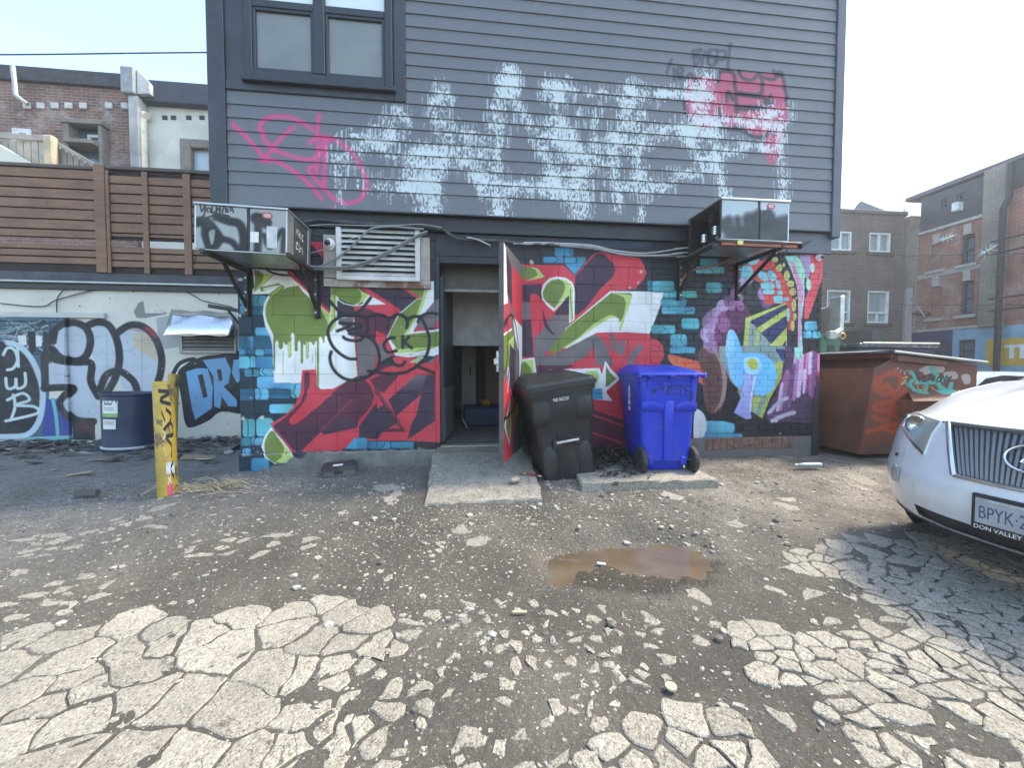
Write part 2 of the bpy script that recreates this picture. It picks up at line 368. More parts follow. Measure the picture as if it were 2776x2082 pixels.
# F: around the black bubble figure
F_('F', PU, (100, 0), (100, -500), (1720, -500), (1720, 1500), (100, 1500)) if 0 else None
F_('F', OL, (100, -60), (460, -60), (545, 70), (552, 150), (522, 222), (430, 246), (330, 226), (230, 172), (190, 120), (100, 100)); F_('F', LG, (470, -40), (560, 50), (652, 100), (600, 200), (470, 262), (430, 246), (522, 222), (552, 150), (545, 70))
F_('F', PU, (500, -40), (600, 60), (660, 100), (930, 240), (1140, 362), (1390, 150), (1200, 20), (1150, -60)); F_('F', RD, (480, -40), (560, -40), (830, 130), (1140, 330), (1130, 375), (930, 250), (660, 105))
F_('F', WH, (182, 108), (230, 192), (300, 232), (440, 262), (560, 245), (655, 103), (930, 250), (640, 262), (430, 278), (280, 245), (190, 185)); F_('F', PU, (190, 192), (260, 245), (410, 292), (442, 330), (430, 430), (270, 430), (190, 320))
F_('F', RD, (430, 280), (950, 248), (1122, 372), (1092, 435), (900, 432), (640, 312), (530, 312), (450, 362)); F_('F', MA, (445, 380), (530, 310), (650, 312), (900, 432), (1100, 432), (1040, 560), (930, 722), (760, 645), (760, 745), (445, 740))
F_('F', GY, (200, 470), (430, 432), (440, 735), (400, 735), (300, 610), (220, 540)); F_('F', RD, (760, 640), (940, 720), (1060, 1010), (1000, 1040), (860, 900), (770, 800))
F_('F', GY, (440, 735), (640, 740), (760, 800), (830, 820), (1000, 1000), (1010, 1060), (830, 1130), (800, 1200), (640, 1310), (500, 1330)); F_('F', RD, (760, 740), (800, 780), (820, 1000), (800, 1180), (740, 1270), (780, 1000))
F_('F', WH, (80, 722), (440, 738), (482, 1330), (300, 1392), (80, 1420), (0, 1500), (0, 720)); K_('F', RD, .012, (445, 720), (485, 1000), (500, 1330))
F_('F', MA, (640, 1310), (830, 1150), (1160, 1180), (1200, 1300), (1050, 1330)); F_('F', RD, (1010, 1040), (1380, 1030), (1240, 1200), (1120, 1260), (1160, 1160), (1060, 1130)); F_('F', WH, (1112, 378), (1145, 360), (1400, 150), (1470, 130), (1530, -100), (1640, -100), (1640, 230), (1480, 400), (1330, 655), (1640, 630), (1715, 612), (1715, 1000), (1640, 1030), (1480, 1020), (1250, 1045), (1060, 1022), (930, 745))
F_('F', OL, (1125, 400), (1390, 172), (1462, 160), (1430, 300), (1340, 500), (1190, 705), (1715, 655), (1715, 880), (1090, 925), (1000, 800), (952, 742), (1012, 600)); F_('F', LG, (1462, 160), (1540, -60), (1575, -60), (1485, 250), (1405, 420), (1350, 505), (1250, 680), (1180, 708), (1290, 560), (1400, 350))
F_('F', OL, (1250, -60), (1520, -60), (1462, 150), (1390, 160), (1200, 20)); F_('F', RD, (1180, -20), (1240, 30), (1440, 140), (1390, 165), (1180, 25))
F_('F', LG, (1040, 905), (1090, 922), (1715, 880), (1500, 945), (1100, 992), (1062, 965)); K_('F', OL, .008, (1270, 1005), (1440, 940), (1620, 905)); K_('F', WH, .006, (1300, 985), (1600, 920))
F_('F', GY, (1480, 402), (1630, 222), (1715, 160), (1715, 580), (1400, 620), (1335, 655)); F_('F', RD, (1335, 658), (1390, 590), (1600, 615), (1350, 662)); F_('F', RD, (1620, 610), (1715, 480), (1715, 600))
F_('F', GY, (1420, 1240), (1560, 1100), (1715, 1010), (1560, 1290), (1500, 1290)); F_('F', RD, (1560, 1290), (1650, 1060), (1720, 1000), (1720, 1300))
F_('F', WH, (1180, 1180), (1450, 1005), (1490, 1050), (1232, 1230)); F_('F', LG, (1205, 1188), (1440, 1025), (1462, 1048), (1225, 1208)); K_('F', OL, .005, (1200, 1185), (1445, 1020), (1465, 1048), (1222, 1212), (1200, 1185), smooth=False)
F_('F', WH, (1350, 1150), (1500, 1130), (1490, 1190), (1370, 1200)); F_('F', LG, (1440, 1140), (1490, 1135), (1480, 1165), (1440, 1170))
# lower half
F_('B', RD, (662, 15), (800, 5), (808, 185), (830, 205), (970, 200), (1060, 150), (1150, 105), (1220, 88), (1310, 100), (1390, 50), (1500, -10), (1650, -60), (2060, -60), (2060, 735), (1990, 735), (1720, 720), (1210, 720), (1070, 800), (1050, 826), (560, 836), (340, 550), (480, 470), (560, 400), (640, 250), (652, 100))
F_('B', MA, (372, 572), (500, 480), (640, 345), (682, 230), (680, 60), (700, 30), (735, 40), (735, 150), (700, 330), (800, 400), (960, 242), (1100, 127), (1200, 105), (1290, 115), (1350, 170), (1382, 272), (1350, 370), (1222, 522), (1206, 590), (870, 662), (850, 630), (640, 832), (590, 832))
F_('B', PU, (590, 832), (380, 572), (480, 560), (560, 600), (700, 560), (850, 520), (1000, 430), (1210, 540), (1206, 590), (870, 662), (850, 630), (640, 832), op=.55)
F_('B', RD, (735, 190), (960, 240), (860, 330), (730, 450), (620, 540), (560, 556), (533, 530), (545, 490), (640, 380), (700, 290), sm=True)
K_('B', (150, 38, 56), .014, (850, 620), (1000, 470), (1160, 310), smooth=False)
F_('B', MA, (1335, 112), (1440, 60), (1640, 50), (1480, 235), (1400, 225)); F_('B', PU, (1230, 572), (1400, 342), (1412, 402), (1480, 350), (1640, 520), (1455, 640), (1420, 702), (1230, 696))
F_('B', PU, (1520, 312), (1800, 62), (1920, 58), (1838, 265), (1600, 472)); F_('B', GY, (1640, 205), (1800, 62), (1918, 55), (1862, 225), grad=(.2, -1, PU))
F_('B', PU, (1905, 60), (1988, 60), (1988, 520), (1712, 710), (1790, 400), (1842, 282)); F_('B', RD, (1720, 600), (1760, 420), (1845, 275), (1800, 470))
K_('B', MA, .036, (1395, 215), (1672, 612), (1490, 616), smooth=False); K_('B', (160, 40, 56), .008, (1350, 120), (1400, 215), (1690, 625), smooth=False)
K_('B', (160, 40, 56), .008, (1215, 560), (1350, 380), (1385, 290), (1345, 165)); F_('B', RD, (1712, 712), (1988, 530), (2050, 480), (2050, 735), (1990, 735))
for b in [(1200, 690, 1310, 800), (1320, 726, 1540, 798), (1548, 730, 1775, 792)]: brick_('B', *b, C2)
F_('B', C2, (1085, 802), (1200, 680), (1215, 800)); F_('B', (40, 32, 40), (1780, 738), (2050, 733), (2050, 800), (1780, 795))
F_('B', WH, (350, 586), (470, 720), (585, 872), (520, 935), (400, 948), (300, 884), (252, 782), (280, 680)); F_('B', OL, (360, 618), (440, 722), (492, 822), (482, 932), (400, 936), (320, 882), (284, 800), (300, 700), sm=True); F_('B', LG, (400, 662), (540, 832), (578, 882), (480, 942), (410, 922), (470, 880), (482, 782))
K_('B', (12, 30, 40), .01, (160, 0), (190, 350), (195, 700)); 
# black bubble figure, sprayed over everything
for st in [[(470, 1070), (350, 1060), (220, 980), (110, 860), (55, 700), (80, 570), (160, 480), (280, 420), (430, 400), (560, 430), (625, 490), (642, 580), (638, 650), (600, 720), (520, 790), (400, 790), (320, 770), (280, 740)],
           [(100, 960), (80, 1050), (110, 1180), (200, 1300), (330, 1375), (480, 1385), (620, 1350), (720, 1290), (800, 1190), (822, 1050), (790, 900), (720, 790), (620, 730), (560, 740)],
           [(80, 200), (180, 320), (275, 405)], [(690, 150), (600, 270), (490, 390)], [(190, 650), (390, 560), (230, 530), (560, 560), (350, 640), (550, 610)], [(370, 690), (550, 680)],
           [(622, 490), (680, 430), (760, 402), (850, 405), (920, 440), (950, 500), (940, 620)], [(950, 490), (1060, 412), (1130, 402), (1200, 440), (1242, 500), (1230, 600)], [(1250, 480), (1330, 432), (1430, 430), (1500, 402), (1600, 382), (1710, 402)],
           [(1400, 515), (1430, 450), (1490, 530), (1550, 680), (1570, 800), (1550, 950), (1490, 1080), (1400, 1170), (1300, 1225), (1200, 1270), (1000, 1288), (800, 1272), (650, 1250)],
           [(1040, 750), (950, 770), (890, 850), (910, 930), (960, 970), (1075, 945)], [(1170, 735), (1172, 900)], [(1262, 740), (1190, 815), (1305, 905)],
           [(850, 1135), (920, 1090), (1005, 1045)], [(970, 1080), (1030, 1140), (1100, 1172), (1170, 1155), (1202, 1110)], [(1380, 1165), (1440, 1200), (1640, 1275)]]:
    K_('F', BK, .030, *st, soft=.012, smooth=len(st) > 3)
# -------- right of the door
F_('C', (38, 36, 44), (-40, -60), (1900, -60), (1900, 700), (-40, 700))
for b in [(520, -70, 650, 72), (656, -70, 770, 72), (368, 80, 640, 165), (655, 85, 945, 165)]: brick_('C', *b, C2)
F_('C', C2, (655, 180), (925, 168), (790, 322))
F_('C', RD, (-40, 180), (640, 190), (790, 332), (1070, 20), (1160, 20), (1680, 95), (1740, 200), (1772, 300), (1730, 400), (1620, 520), (1300, 560), (1100, 1110), (1480, 1110), (1820, 1130), (1832, 1192), (1900, 1200), (2000, 1290), (2011, 1450), (1960, 1500), (2011, 1620), (1980, 1900), (1900, 2200), (1900, 2700), (-40, 2700), sm=False)
F_('C', PU, (800, 350), (1080, 42), (1180, 40), (1330, 182), (1346, 262), (1320, 350), (1130, 532), (960, 762), (830, 872), (510, 872), (720, 592), (802, 460))
F_('C', GY, (-40, 690), (195, 690), (212, 930), (-40, 930)); F_('C', PU, (-40, 470), (330, 450), (352, 600), (340, 700), (190, 700), (-40, 690)); F_('C', PU, (-40, 940), (206, 940), (232, 1440), (-40, 1440))
F_('C', RD, (185, 620), (240, 582), (310, 612), (350, 700), (372, 900), (382, 1000), (250, 1162), (215, 1165), (192, 800), sm=True)
F_('C', GY, (245, 1195), (380, 1050), (440, 930), (520, 872), (730, 880), (735, 990), (590, 1172), (380, 1422), (400, 1432), (560, 1400), (880, 1232), (1060, 1140), (1130, 1160), (1200, 1250), (1300, 1500), (1322, 1562), (270, 1562), (245, 1432))
F_('C', RD, (700, 1562), (950, 1452), (1040, 1300), (1100, 1562)); F_('C', MA, (270, 1562), (800, 1560), (700, 1602), (270, 1660))
for st, wd in [([(1312, 1150), (1305, 1330)], .05), ([(1372, 1380), (1372, 1240), (1440, 1400), (1462, 1225)], .04), ([(1680, 1320), (1580, 1430), (1540, 1600)], .075)]: K_('C', GY, wd, *st, soft=.012, smooth=False)
F_('C', PU, (360, 800), (400, 940), (450, 1050), (522, 1142), (480, 1130), (400, 1050), (366, 950), sm=True)
F_('C', WH, (668, 1062), (1280, 545), (2008, 560), (1990, 680), (1820, 1130), (1480, 1110), (1100, 1115), (680, 1332), (590, 1290))
F_('C', OL, (590, 1172), (690, 1052), (1290, 576), (1556, 576), (1582, 612), (1500, 850), (1400, 985), (1402, 930), (1340, 892), (1250, 922), (1060, 1052), (620, 1342), (560, 1392), (470, 1392), (448, 1335))
F_('C', LG, (1290, 582), (1470, 590), (1584, 612), (1500, 850), (1422, 1092), (1395, 1092), (1412, 1000), (1470, 850), (1492, 720), (1470, 640), (1400, 602)); F_('C', LG, (1362, 892), (1280, 874), (1200, 908), (1050, 998), (850, 1180), (610, 1336), (690, 1310), (1060, 1052), (1230, 932), (1350, 905))
F_('C', WH, (333, 560), (370, 450), (450, 372), (560, 348), (680, 370), (762, 430), (794, 520), (794, 940), (718, 992), (718, 620), (510, 828), (420, 752), (350, 662)); F_('C', PU, (700, 612), (720, 600), (718, 872), (512, 872))
F_('C', OL, (358, 570), (400, 470), (480, 400), (570, 384), (640, 420), (666, 500), (640, 592), (518, 785), (440, 722), (370, 652)); F_('C', LG, (570, 384), (680, 402), (750, 460), (772, 520), (768, 932), (735, 972), (726, 600), (515, 790), (640, 602), (666, 500), (640, 420)); K_('C', OL, .012, (735, 520), (742, 700), (765, 930))
F_('C', OL, (-40, 205), (200, 218), (282, 280), (292, 330), (230, 370), (-40, 420)); F_('C', LG, (180, 214), (290, 240), (388, 352), (340, 372), (105, 412), (240, 366), (292, 322), (262, 260))
F_('C', WH, (-40, 1500), (245, 1452), (278, 1680), (-40, 1680)); F_('C', LG, (-40, 1520), (226, 1480), (245, 1680), (-40, 1680)); F_('C', OL, (-40, 1530), (130, 1520), (200, 1600), (215, 1700), (-40, 1700))
F_('H', WH, (700, 835), (985, 825), (1000, 862), (1018, 783), (1050, 830), (1104, 885), (1022, 958), (1060, 1012), (945, 1000)); F_('H', LG, (905, 845), (975, 838), (985, 880), (965, 930), (945, 925)); F_('H', OL, (1022, 810), (1045, 850), (1080, 886), (1030, 930), (1020, 930))
F_('H', C2, (700, 940), (1000, 940), (1005, 1000), (700, 1000)); F_('H', MA, (700, 1050), (945, 1060), (1130, 1120), (1130, 1290), (700, 1250)); K_('H', RD, .02, (950, 1090), (1120, 1150)); K_('H', RD, .02, (950, 1190), (1110, 1245)); F_('H', (20, 24, 32), (500, 1140), (700, 1140), (700, 1280), (500, 1280)); F_('H', (30, 28, 34), (700, 1255), (1130, 1290), (1130, 1330), (700, 1330))
# -------- brick part
X2 = 2.119
mu.fill([(X2, .1), (4.32, .1), (4.32, 2.82), (X2, 2.82)], (18, 26, 34))
F_('C', RD, (1820, 1130), (1832, 1192), (1900, 1200), (2000, 1290), (2011, 1450), (1960, 1520), (2000, 1620), (1980, 1900), (1820, 2300)); F_('C', WH, (1810, 556), (2008, 560), (1990, 680), (1820, 1130), (1800, 1130))
for b in [(95, 662, 270, 696), (82, 700, 216, 742), (86, 746, 262, 782), (190, 806, 282, 862), (30, 842, 156, 886), (130, 890, 217, 956), (127, 958, 262, 989), (35, 608, 150, 662), (10, 606, 34, 660), (320, 614, 402, 670), (288, 488, 385, 530), (266, 532, 416, 566), (310, 1350, 470, 1412), (282, 1416, 512, 1452), (318, 1455, 432, 1482), (100, 712, 180, 740)]:
    brick_('I', *b, random.choice([(80, 176, 190), (62, 150, 168), (96, 190, 204)]))
F_('I', (214, 120, 60), (118, 1000), (200, 1015), (300, 1042), (335, 1095), (345, 1200), (290, 1150), (160, 1070), sm=True, grad=(1, .3, (190, 60, 60)))
F_('I', (96, 60, 54), (280, 990), (345, 930), (400, 985), (432, 1090), (436, 1190), (408, 1275), (368, 1312), (325, 1290), (305, 1200), (300, 1100), sm=True); F_('I', (150, 120, 112), (345, 940), (398, 1000), (426, 1095), (430, 1190), (404, 1265), (365, 1300), (395, 1240), (408, 1150), (395, 1050), (360, 980), sm=True); F_('I', (82, 48, 46), (330, 985), (372, 1030), (392, 1120), (388, 1200), (360, 1265), (330, 1230), (318, 1100), sm=True)
F_('I', (205, 206, 206), (260, 1300), (300, 1302), (322, 1350), (318, 1410), (280, 1465), (255, 1470), sm=True)
for q in range(46):
    a = random.uniform(0, 1); x = 335 + 330 * a + random.uniform(-30, 30); y = 900 - 330 * min(1, a * 1.6) + random.uniform(-60, 70) + max(0, a - .6) * 250
    r = random.uniform(18, 40); cc = random.choice([(120, 84, 120), (150, 120, 160), (96, 50, 92), (170, 140, 180), (70, 50, 74), (126, 56, 110)])
    F_('I', cc, *[(x + r * math.cos(t), y + r * 1.1 * math.sin(t)) for t in np.linspace(0, 6.0, 12)], sm=True, op=.8, grad=(.5, -1, tuple(min(255, c + 45) for c in cc)))
F_('I', (120, 40, 90), (400, 770), (530, 730), (560, 800), (430, 980), (380, 960), (360, 900), op=.6); F_('I', (88, 26, 60), (430, 480), (480, 480), (480, 610), (440, 600), op=.8)
# upper right: red tongue with pale blue cells, black edge with yellow ovals
F_('D', (206, 62, 62), (80, 380), (250, 330), (430, 285), (520, 320), (640, 470), (720, 640), (810, 800), (820, 1000), (850, 1360), (760, 1360), (740, 970), (600, 960), (420, 960), (330, 640), (60, 500))
for P in [[(70, 400), (200, 395), (230, 500), (180, 610), (60, 560)], [(290, 480), (400, 470), (450, 540), (460, 610), (350, 605)], [(450, 460), (530, 480), (585, 560), (560, 610), (490, 610)], [(350, 650), (500, 635), (555, 690), (520, 740), (370, 735)], [(570, 620), (620, 610), (645, 720), (590, 728)], [(390, 755), (530, 745), (540, 810), (400, 815)], [(590, 770), (660, 760), (665, 825), (595, 825)], [(540, 850), (660, 845), (680, 940), (560, 945)], [(160, 320), (330, 290), (260, 370), (180, 370)], [(700, 870), (755, 860), (750, 920), (700, 920)], [(740, 1040), (778, 1045), (775, 1200), (742, 1210)], [(380, 350), (440, 340), (430, 370), (390, 375)]]:
    F_('D', (108, 188, 210), *P, sm=True, grad=(1, -.5, (140, 196, 190)))
K_('D', (28, 26, 34), .085, (560, 230), (660, 320), (760, 480), (850, 660), (880, 820), (880, 1000), (865, 1250), (850, 1450), (835, 1700), soft=.01)
for x, y, a, b in [(560, 300, 50, 40), (620, 420, 50, 62), (735, 540, 46, 80), (790, 660, 62, 50), (825, 780, 50, 62), (842, 980, 34, 100), (852, 1150, 30, 62), (825, 1290, 30, 82), (690, 380, 22, 34), (880, 872, 14, 20)]:
    F_('D', (186, 178, 104), *[(x + a * math.cos(t), y + b * math.sin(t)) for t in np.linspace(0, 6.0, 14)], sm=True)
F_('D', (150, 196, 186), (700, 240), (900, 230), (930, 400), (1000, 560), (1000, 870), (960, 1200), (972, 1700), (900, 1700), (905, 900), (880, 680), (800, 450)); F_('D', (206, 130, 168), (780, 330), (850, 340), (900, 520), (960, 620), (985, 860), (940, 1050), (960, 1250), (930, 1600), (905, 1500), (915, 900), (880, 640))
F_('D', (150, 126, 160), (910, 225), (1110, 225), (1090, 500), (1040, 620), (1010, 560), (950, 330)); F_('D', (148, 205, 170), (840, 235), (930, 290), (992, 440), (1000, 600), (940, 560), (890, 420), sm=True); F_('D', (206, 70, 82), (1100, 225), (1290, 225), (1285, 540), (1060, 1190), (990, 1190), (1005, 900), (1080, 700), (1092, 500))
for x, y, a, b in [(1120, 420, 36, 70), (1062, 670, 40, 92)]: F_('D', (158, 200, 172), *[(x + a * math.cos(t), y + b * math.sin(t)) for t in np.linspace(0, 6.0, 14)], sm=True)
F_('D', (16, 18, 24), (1290, 520), (1290, 1700), (975, 1700), (985, 1190), (1060, 1190))
for b in [(1000, 1222, 1190, 1355), (985, 1372, 1108, 1472), (1118, 1372, 1240, 1474)]: brick_('D', *b, C1)
# blue and yellow letter block
F_('D', (182, 184, 92), (118, 1172), (710, 948), (738, 962), (738, 1720), (480, 1720), (340, 1392), (185, 1228)); F_('D', (34, 44, 92), (183, 1222), (730, 965), (738, 1030), (290, 1322)); F_('D', (34, 44, 92), (343, 1398), (730, 1138), (738, 1310), (498, 1562))
F_('D', (128, 146, 150), (118, 1172), (185, 1228), (480, 1562), (500, 1720), (70, 1720)); F_('D', (168, 176, 98), (118, 1172), (182, 1225), (150, 1720), (72, 1720)); F_('D', (160, 172, 112), (270, 1330), (330, 1392), (300, 1720), (240, 1720)); F_('D', (34, 44, 92), (560, 1720), (720, 1515), (735, 1720))
F_('E', (120, 140, 138), (0, -60), (900, -60), (900, 160), (840, 400), (700, 620), (585, 930), (440, 835), (280, 700), (100, 300), (0, 100)); F_('E', (160, 170, 84), (760, 160), (900, 150), (840, 400), (690, 660), (585, 930), (540, 900), (640, 650), (700, 400)); F_('E', (160, 170, 84), (450, 640), (580, 620), (510, 830), (470, 850))
F_('E', (34, 44, 92), (765, -20), (905, -20), (862, 156)); F_('E', (88, 168, 214), (300, 42), (450, 28), (620, 60), (742, 160), (792, 320), (762, 480), (700, 572), (600, 612), (470, 602), (480, 382), (350, 332), (330, 150), grad=(1, -1, (110, 190, 226)))
F_('E', (150, 200, 222), (320, 120), (450, 80), (560, 130), (582, 240), (520, 320), (400, 320), (340, 240), sm=True); F_('E', (170, 176, 70), (378, 140), (450, 108), (512, 140), (524, 220), (470, 262), (400, 222), sm=True)
F_('I', (84, 168, 216), (450, 864), (482, 892), (512, 990), (522, 1100), (505, 1175), (460, 1140), (436, 1060), (425, 990), (430, 900), sm=True, grad=(-1, 0, (140, 190, 215))); F_('E', (150, 156, 206), (350, 300), (500, 345), (442, 600), (430, 800), (442, 930), (370, 942), (280, 905), (198, 850), (290, 650), (332, 450)); K_('E', (206, 210, 232), .02, (490, 360), (440, 600), (425, 830))
F_('E', (14, 16, 22), (118, 385), (255, 525), (250, 560), (292, 650), (198, 850), (370, 945), (442, 930), (435, 835), (590, 945), (680, 960), (680, 1120), (0, 950), (20, 830), (80, 650))
# pink drapery stripes
F_('E', (74, 50, 76), (900, -60), (1395, 0), (1380, 1000), (660, 960), (640, 860), (840, 420))
for i in range(34):
    x = 850 + 540 * random.random(); y0 = max(-40, 420 - (x - 850) * 1.9 + random.uniform(-60, 120)); ln = random.uniform(250, 700); dx = -(1400 - x) * .22 * ln / 700
    K_('E', random.choice([(196, 146, 186), (170, 112, 160), (206, 172, 200), (150, 60, 116), (190, 70, 120), (110, 76, 110), (140, 96, 140)]), random.uniform(.025, .06), (x, y0), (x + dx * .5, y0 + ln * .5), (x + dx, min(960, y0 + ln)), soft=.008)
F_('E', (140, 206, 186), (1018, -40), (1130, -40), (1120, 118), (1090, 136), (1042, 100)); F_('D', (16, 18, 24), (980, 1480), (1290, 1480), (1290, 1640), (1240, 1720), (1130, 1660), (975, 1720))
for st in [[(680, 850), (820, 700), (920, 650)], [(700, 890), (860, 840), (1000, 800)], [(720, 960), (900, 880), (1020, 850)]]: K_('E', random.choice([(150, 50, 104), (96, 60, 96), (176, 170, 186)]), .05, *st)
mu.fill([(X2, .1), (4.32, .1), (4.32, .44), (X2, .44)], (30, 30, 34))
# chips of bare concrete
def chip(cv, x, z, r, col=(176, 170, 160)):
    k = random.randint(6, 9); cv.fill([(x + r * random.uniform(.5, 1.2) * math.cos(2 * math.pi * i / k), z + r * random.uniform(.5, 1.1) * math.sin(2 * math.pi * i / k)) for i in range(k)], col)
for c, x, y, r in [('B', 70, 495, .03), ('B', 260, 490, .03), ('B', 150, 290, .012), ('A', 60, 860, .02), ('A', 70, 320, .03), ('C', 1700, 285, .022), ('C', 1660, 430, .018), ('C', 1550, 500, .02), ('C', 200, 150, .03), ('E', 830, 1135, .02), ('E', 400, 1260, .012), ('E', 1040, 1180, .012)]:
    q = wall(c, x, y); chip(mu, q.x, q.z, r, (186, 92, 60) if c == 'E' and x == 830 else (178, 172, 160))
for _ in range(150): chip(mu, random.uniform(-2.28, 4.27), random.uniform(.2, 2.7) if random.random() < .4 else random.uniform(.35, 1.1), random.uniform(.002, .007), random.choice([(200, 195, 190), (150, 140, 132)]))
for k in range(70):   # scuffed, chipped lower edge over the footing
    chip(mu, random.uniform(-2.28, -.3), random.uniform(.36, .40), random.uniform(.006, .016), (120, 114, 106))
mu.blur(2)
for sx_, am_ in ((3.1, 10), (11., 7)):
    X_, Z_ = np.meshgrid(np.arange(mu.w) / 330., np.arange(mu.h) / 330.); mu.a += ((nz(X_, Z_, sx_, sx_ * .7, int(sx_ * 10)) - .5) * 2 * am_ * (mu.a.mean(2) / 160. + .25))[..., None]
MUR = canvas_mat('mural paint', mu, chip=(.33, .31, .28), damt=.34, bump=.35, bscale=90)

# ================================================================== SIDING GRAFFITI (plane Y = -0.07)
SY = -.075
GP = 400; sg = Canvas(-2.5, 4.45, 2.6, 5.8, GP, (98, 101, 104))
def S2(c, pts): return W2(c, pts, SY)
pk = (206, 66, 120)
for st in [[(195, 800), (300, 900), (405, 1022)], [(370, 1030), (480, 1040), (600, 1110), (690, 1190), (765, 1280)], [(585, 820), (500, 890), (410, 1010)],
           [(390, 855), (365, 815), (400, 770), (480, 750), (560, 755), (640, 790), (705, 830)], [(385, 850), (400, 900), (460, 960), (560, 1000), (660, 1025), (720, 1020), (760, 980), (790, 900)],
           [(745, 740), (735, 850), (742, 900), (730, 1110)], [(685, 920), (720, 890), (800, 885), (900, 930), (980, 1010), (1040, 1130), (1050, 1200), (1010, 1280), (930, 1305), (850, 1280), (770, 1200), (690, 1110), (690, 1075), (722, 1072)], [(800, 890), (785, 1000), (780, 1180)], [(836, 1342), (840, 1358)]]:
    sg.stroke(S2('J', st), .04, pk, soft=.03, op=.9)
    if len(st) > 2: sg.stroke(S2('J', st), .07, pk, soft=.05, op=.12)
rp = (186, 60, 92)
for P in [[(165, 490), (200, 520), (192, 700), (150, 765), (128, 620)], [(200, 520), (330, 520), (340, 800), (190, 790)], [(360, 470), (440, 462), (600, 470), (760, 492), (792, 650), (780, 800), (700, 842), (600, 880), (480, 805), (380, 822), (345, 700)], [(680, 820), (760, 820), (740, 1000), (680, 1060), (640, 960)]]:
    sg.fill(S2('L', P), rp, True, op=.8)
for st in [[(140, 520), (165, 480), (205, 520), (210, 620)], [(128, 620), (140, 740), (180, 780)], [(345, 520), (365, 460), (440, 470), (455, 560), (465, 740)], [(480, 460), (500, 500), (560, 515), (610, 480), (630, 560), (600, 610), (480, 600)], [(640, 500), (700, 510), (750, 470), (780, 600), (790, 680)], [(470, 600), (640, 630), (660, 680), (480, 690), (500, 700), (640, 700)], [(345, 700), (380, 820), (480, 830), (600, 885), (700, 840)], [(700, 460), (740, 480)], [(680, 620), (690, 670), (640, 660)], [(400, 650), (410, 590), (440, 640)]]:
    sg.stroke(S2('L', st), .045, (38, 38, 46), soft=.025, op=.8)
for st in [[(15, 470), (45, 385)], [(60, 440), (65, 510)], [(95, 500), (80, 460), (110, 430), (115, 460), (85, 480), (120, 490), (100, 505)], [(180, 330), (240, 320), (185, 370), (230, 370), (195, 420), (190, 330)], [(240, 415), (265, 330), (285, 410)], [(330, 320), (290, 325), (290, 365), (325, 370), (320, 415), (280, 410), (295, 330)], [(340, 320), (335, 400)], [(340, 330), (390, 330), (385, 375), (345, 380)], [(425, 285), (415, 350), (408, 435)]]:
    sg.stroke(S2('L', st), .035, (46, 50, 58), soft=.025, op=.75)
# thrown white paint: letters as soft density, broken into splashes and runs board by board
dens = Canvas(-2.5, 4.45, 2.6, 5.8, 60, (0, 0, 0))
for c, wd, st in [('K', .24, [(120, 600), (120, 760), (260, 850), (370, 900)]), ('K', .26, [(0, 1010), (400, 1010)]), ('K', .26, [(20, 1100), (20, 1250), (60, 1420)]), ('K', .16, [(350, 900), (350, 1150)]),
                  ('K', .26, [(540, 490), (500, 650), (470, 760)]), ('K', .18, [(470, 760), (490, 1060)]), ('K', .22, [(560, 500), (650, 750), (760, 960), (850, 1120)]), ('K', .26, [(440, 1200), (900, 1200)]), ('K', .30, [(450, 1180), (480, 1350), (480, 1520)]),
                  ('K', .30, [(840, 580), (870, 760), (940, 920)]), ('K', .36, [(930, 920), (1010, 1070), (1000, 1290)]), ('K', .22, [(1000, 1290), (1000, 1540)]), ('K', .20, [(820, 570), (1100, 600), (1420, 620)]), ('K', .22, [(1100, 720), (1100, 1000)]), ('K', .24, [(1320, 560), (1300, 740), (1240, 880)]),
                  ('K', .24, [(1400, 720), (1280, 860), (1220, 1000), (1240, 1200), (1260, 1320)]), ('K', .20, [(1240, 880), (1540, 880)]), ('K', .22, [(1370, 950), (1400, 1160), (1420, 1220)]), ('K', .24, [(1380, 1180), (1560, 1190)]), ('K', .14, [(1400, 1240), (1400, 1420)]), ('K', .16, [(1450, 600), (1690, 600)]), ('K', .2, [(1480, 830), (1800, 800)]),
                  ('L', .30, [(270, 500), (265, 640), (285, 780)]), ('L', .24, [(130, 800), (330, 810)]), ('L', .22, [(160, 890), (220, 1000), (240, 1100), (60, 1110)]), ('L', .22, [(300, 890), (330, 1000), (370, 1180), (380, 1270)]), ('L', .22, [(640, 720), (790, 710)]), ('L', .2, [(390, 750), (520, 780), (680, 800)]), ('L', .16, [(500, 930), (660, 950)]), ('L', .2, [(760, 790), (740, 940), (770, 1090), (760, 1270)]), ('L', .18, [(400, 960), (480, 960)]), ('L', .22, [(230, 580), (230, 700)]),
                  ('J', .22, [(1240, 640), (1240, 760), (1190, 900)]), ('J', .2, [(960, 860), (1060, 880), (980, 970)]), ('J', .26, [(870, 1020), (930, 1020)]), ('J', .12, [(880, 1100), (890, 1290)]), ('J', .22, [(1150, 820), (1200, 930)]), ('J', .24, [(1530, 640), (1530, 780), (1640, 880)]), ('J', .26, [(1100, 1190), (1450, 1220)]), ('J', .3, [(1350, 1030), (1659, 1000)]), ('J', .24, [(1430, 1050), (1440, 1220), (1490, 1400)]), ('J', .16, [(1300, 740), (1340, 800)])]:
    dens.stroke(S2(c, st), wd, (255, 255, 255), soft=wd * .9, op=.92)
dn = dens.a[..., 0] / 255.
BEX, BTOP = .129, 3.976      # board exposure, a known board line
def board_bottom(z): return BTOP + BEX * math.floor((z - BTOP) / BEX)
wp = (198, 207, 206)
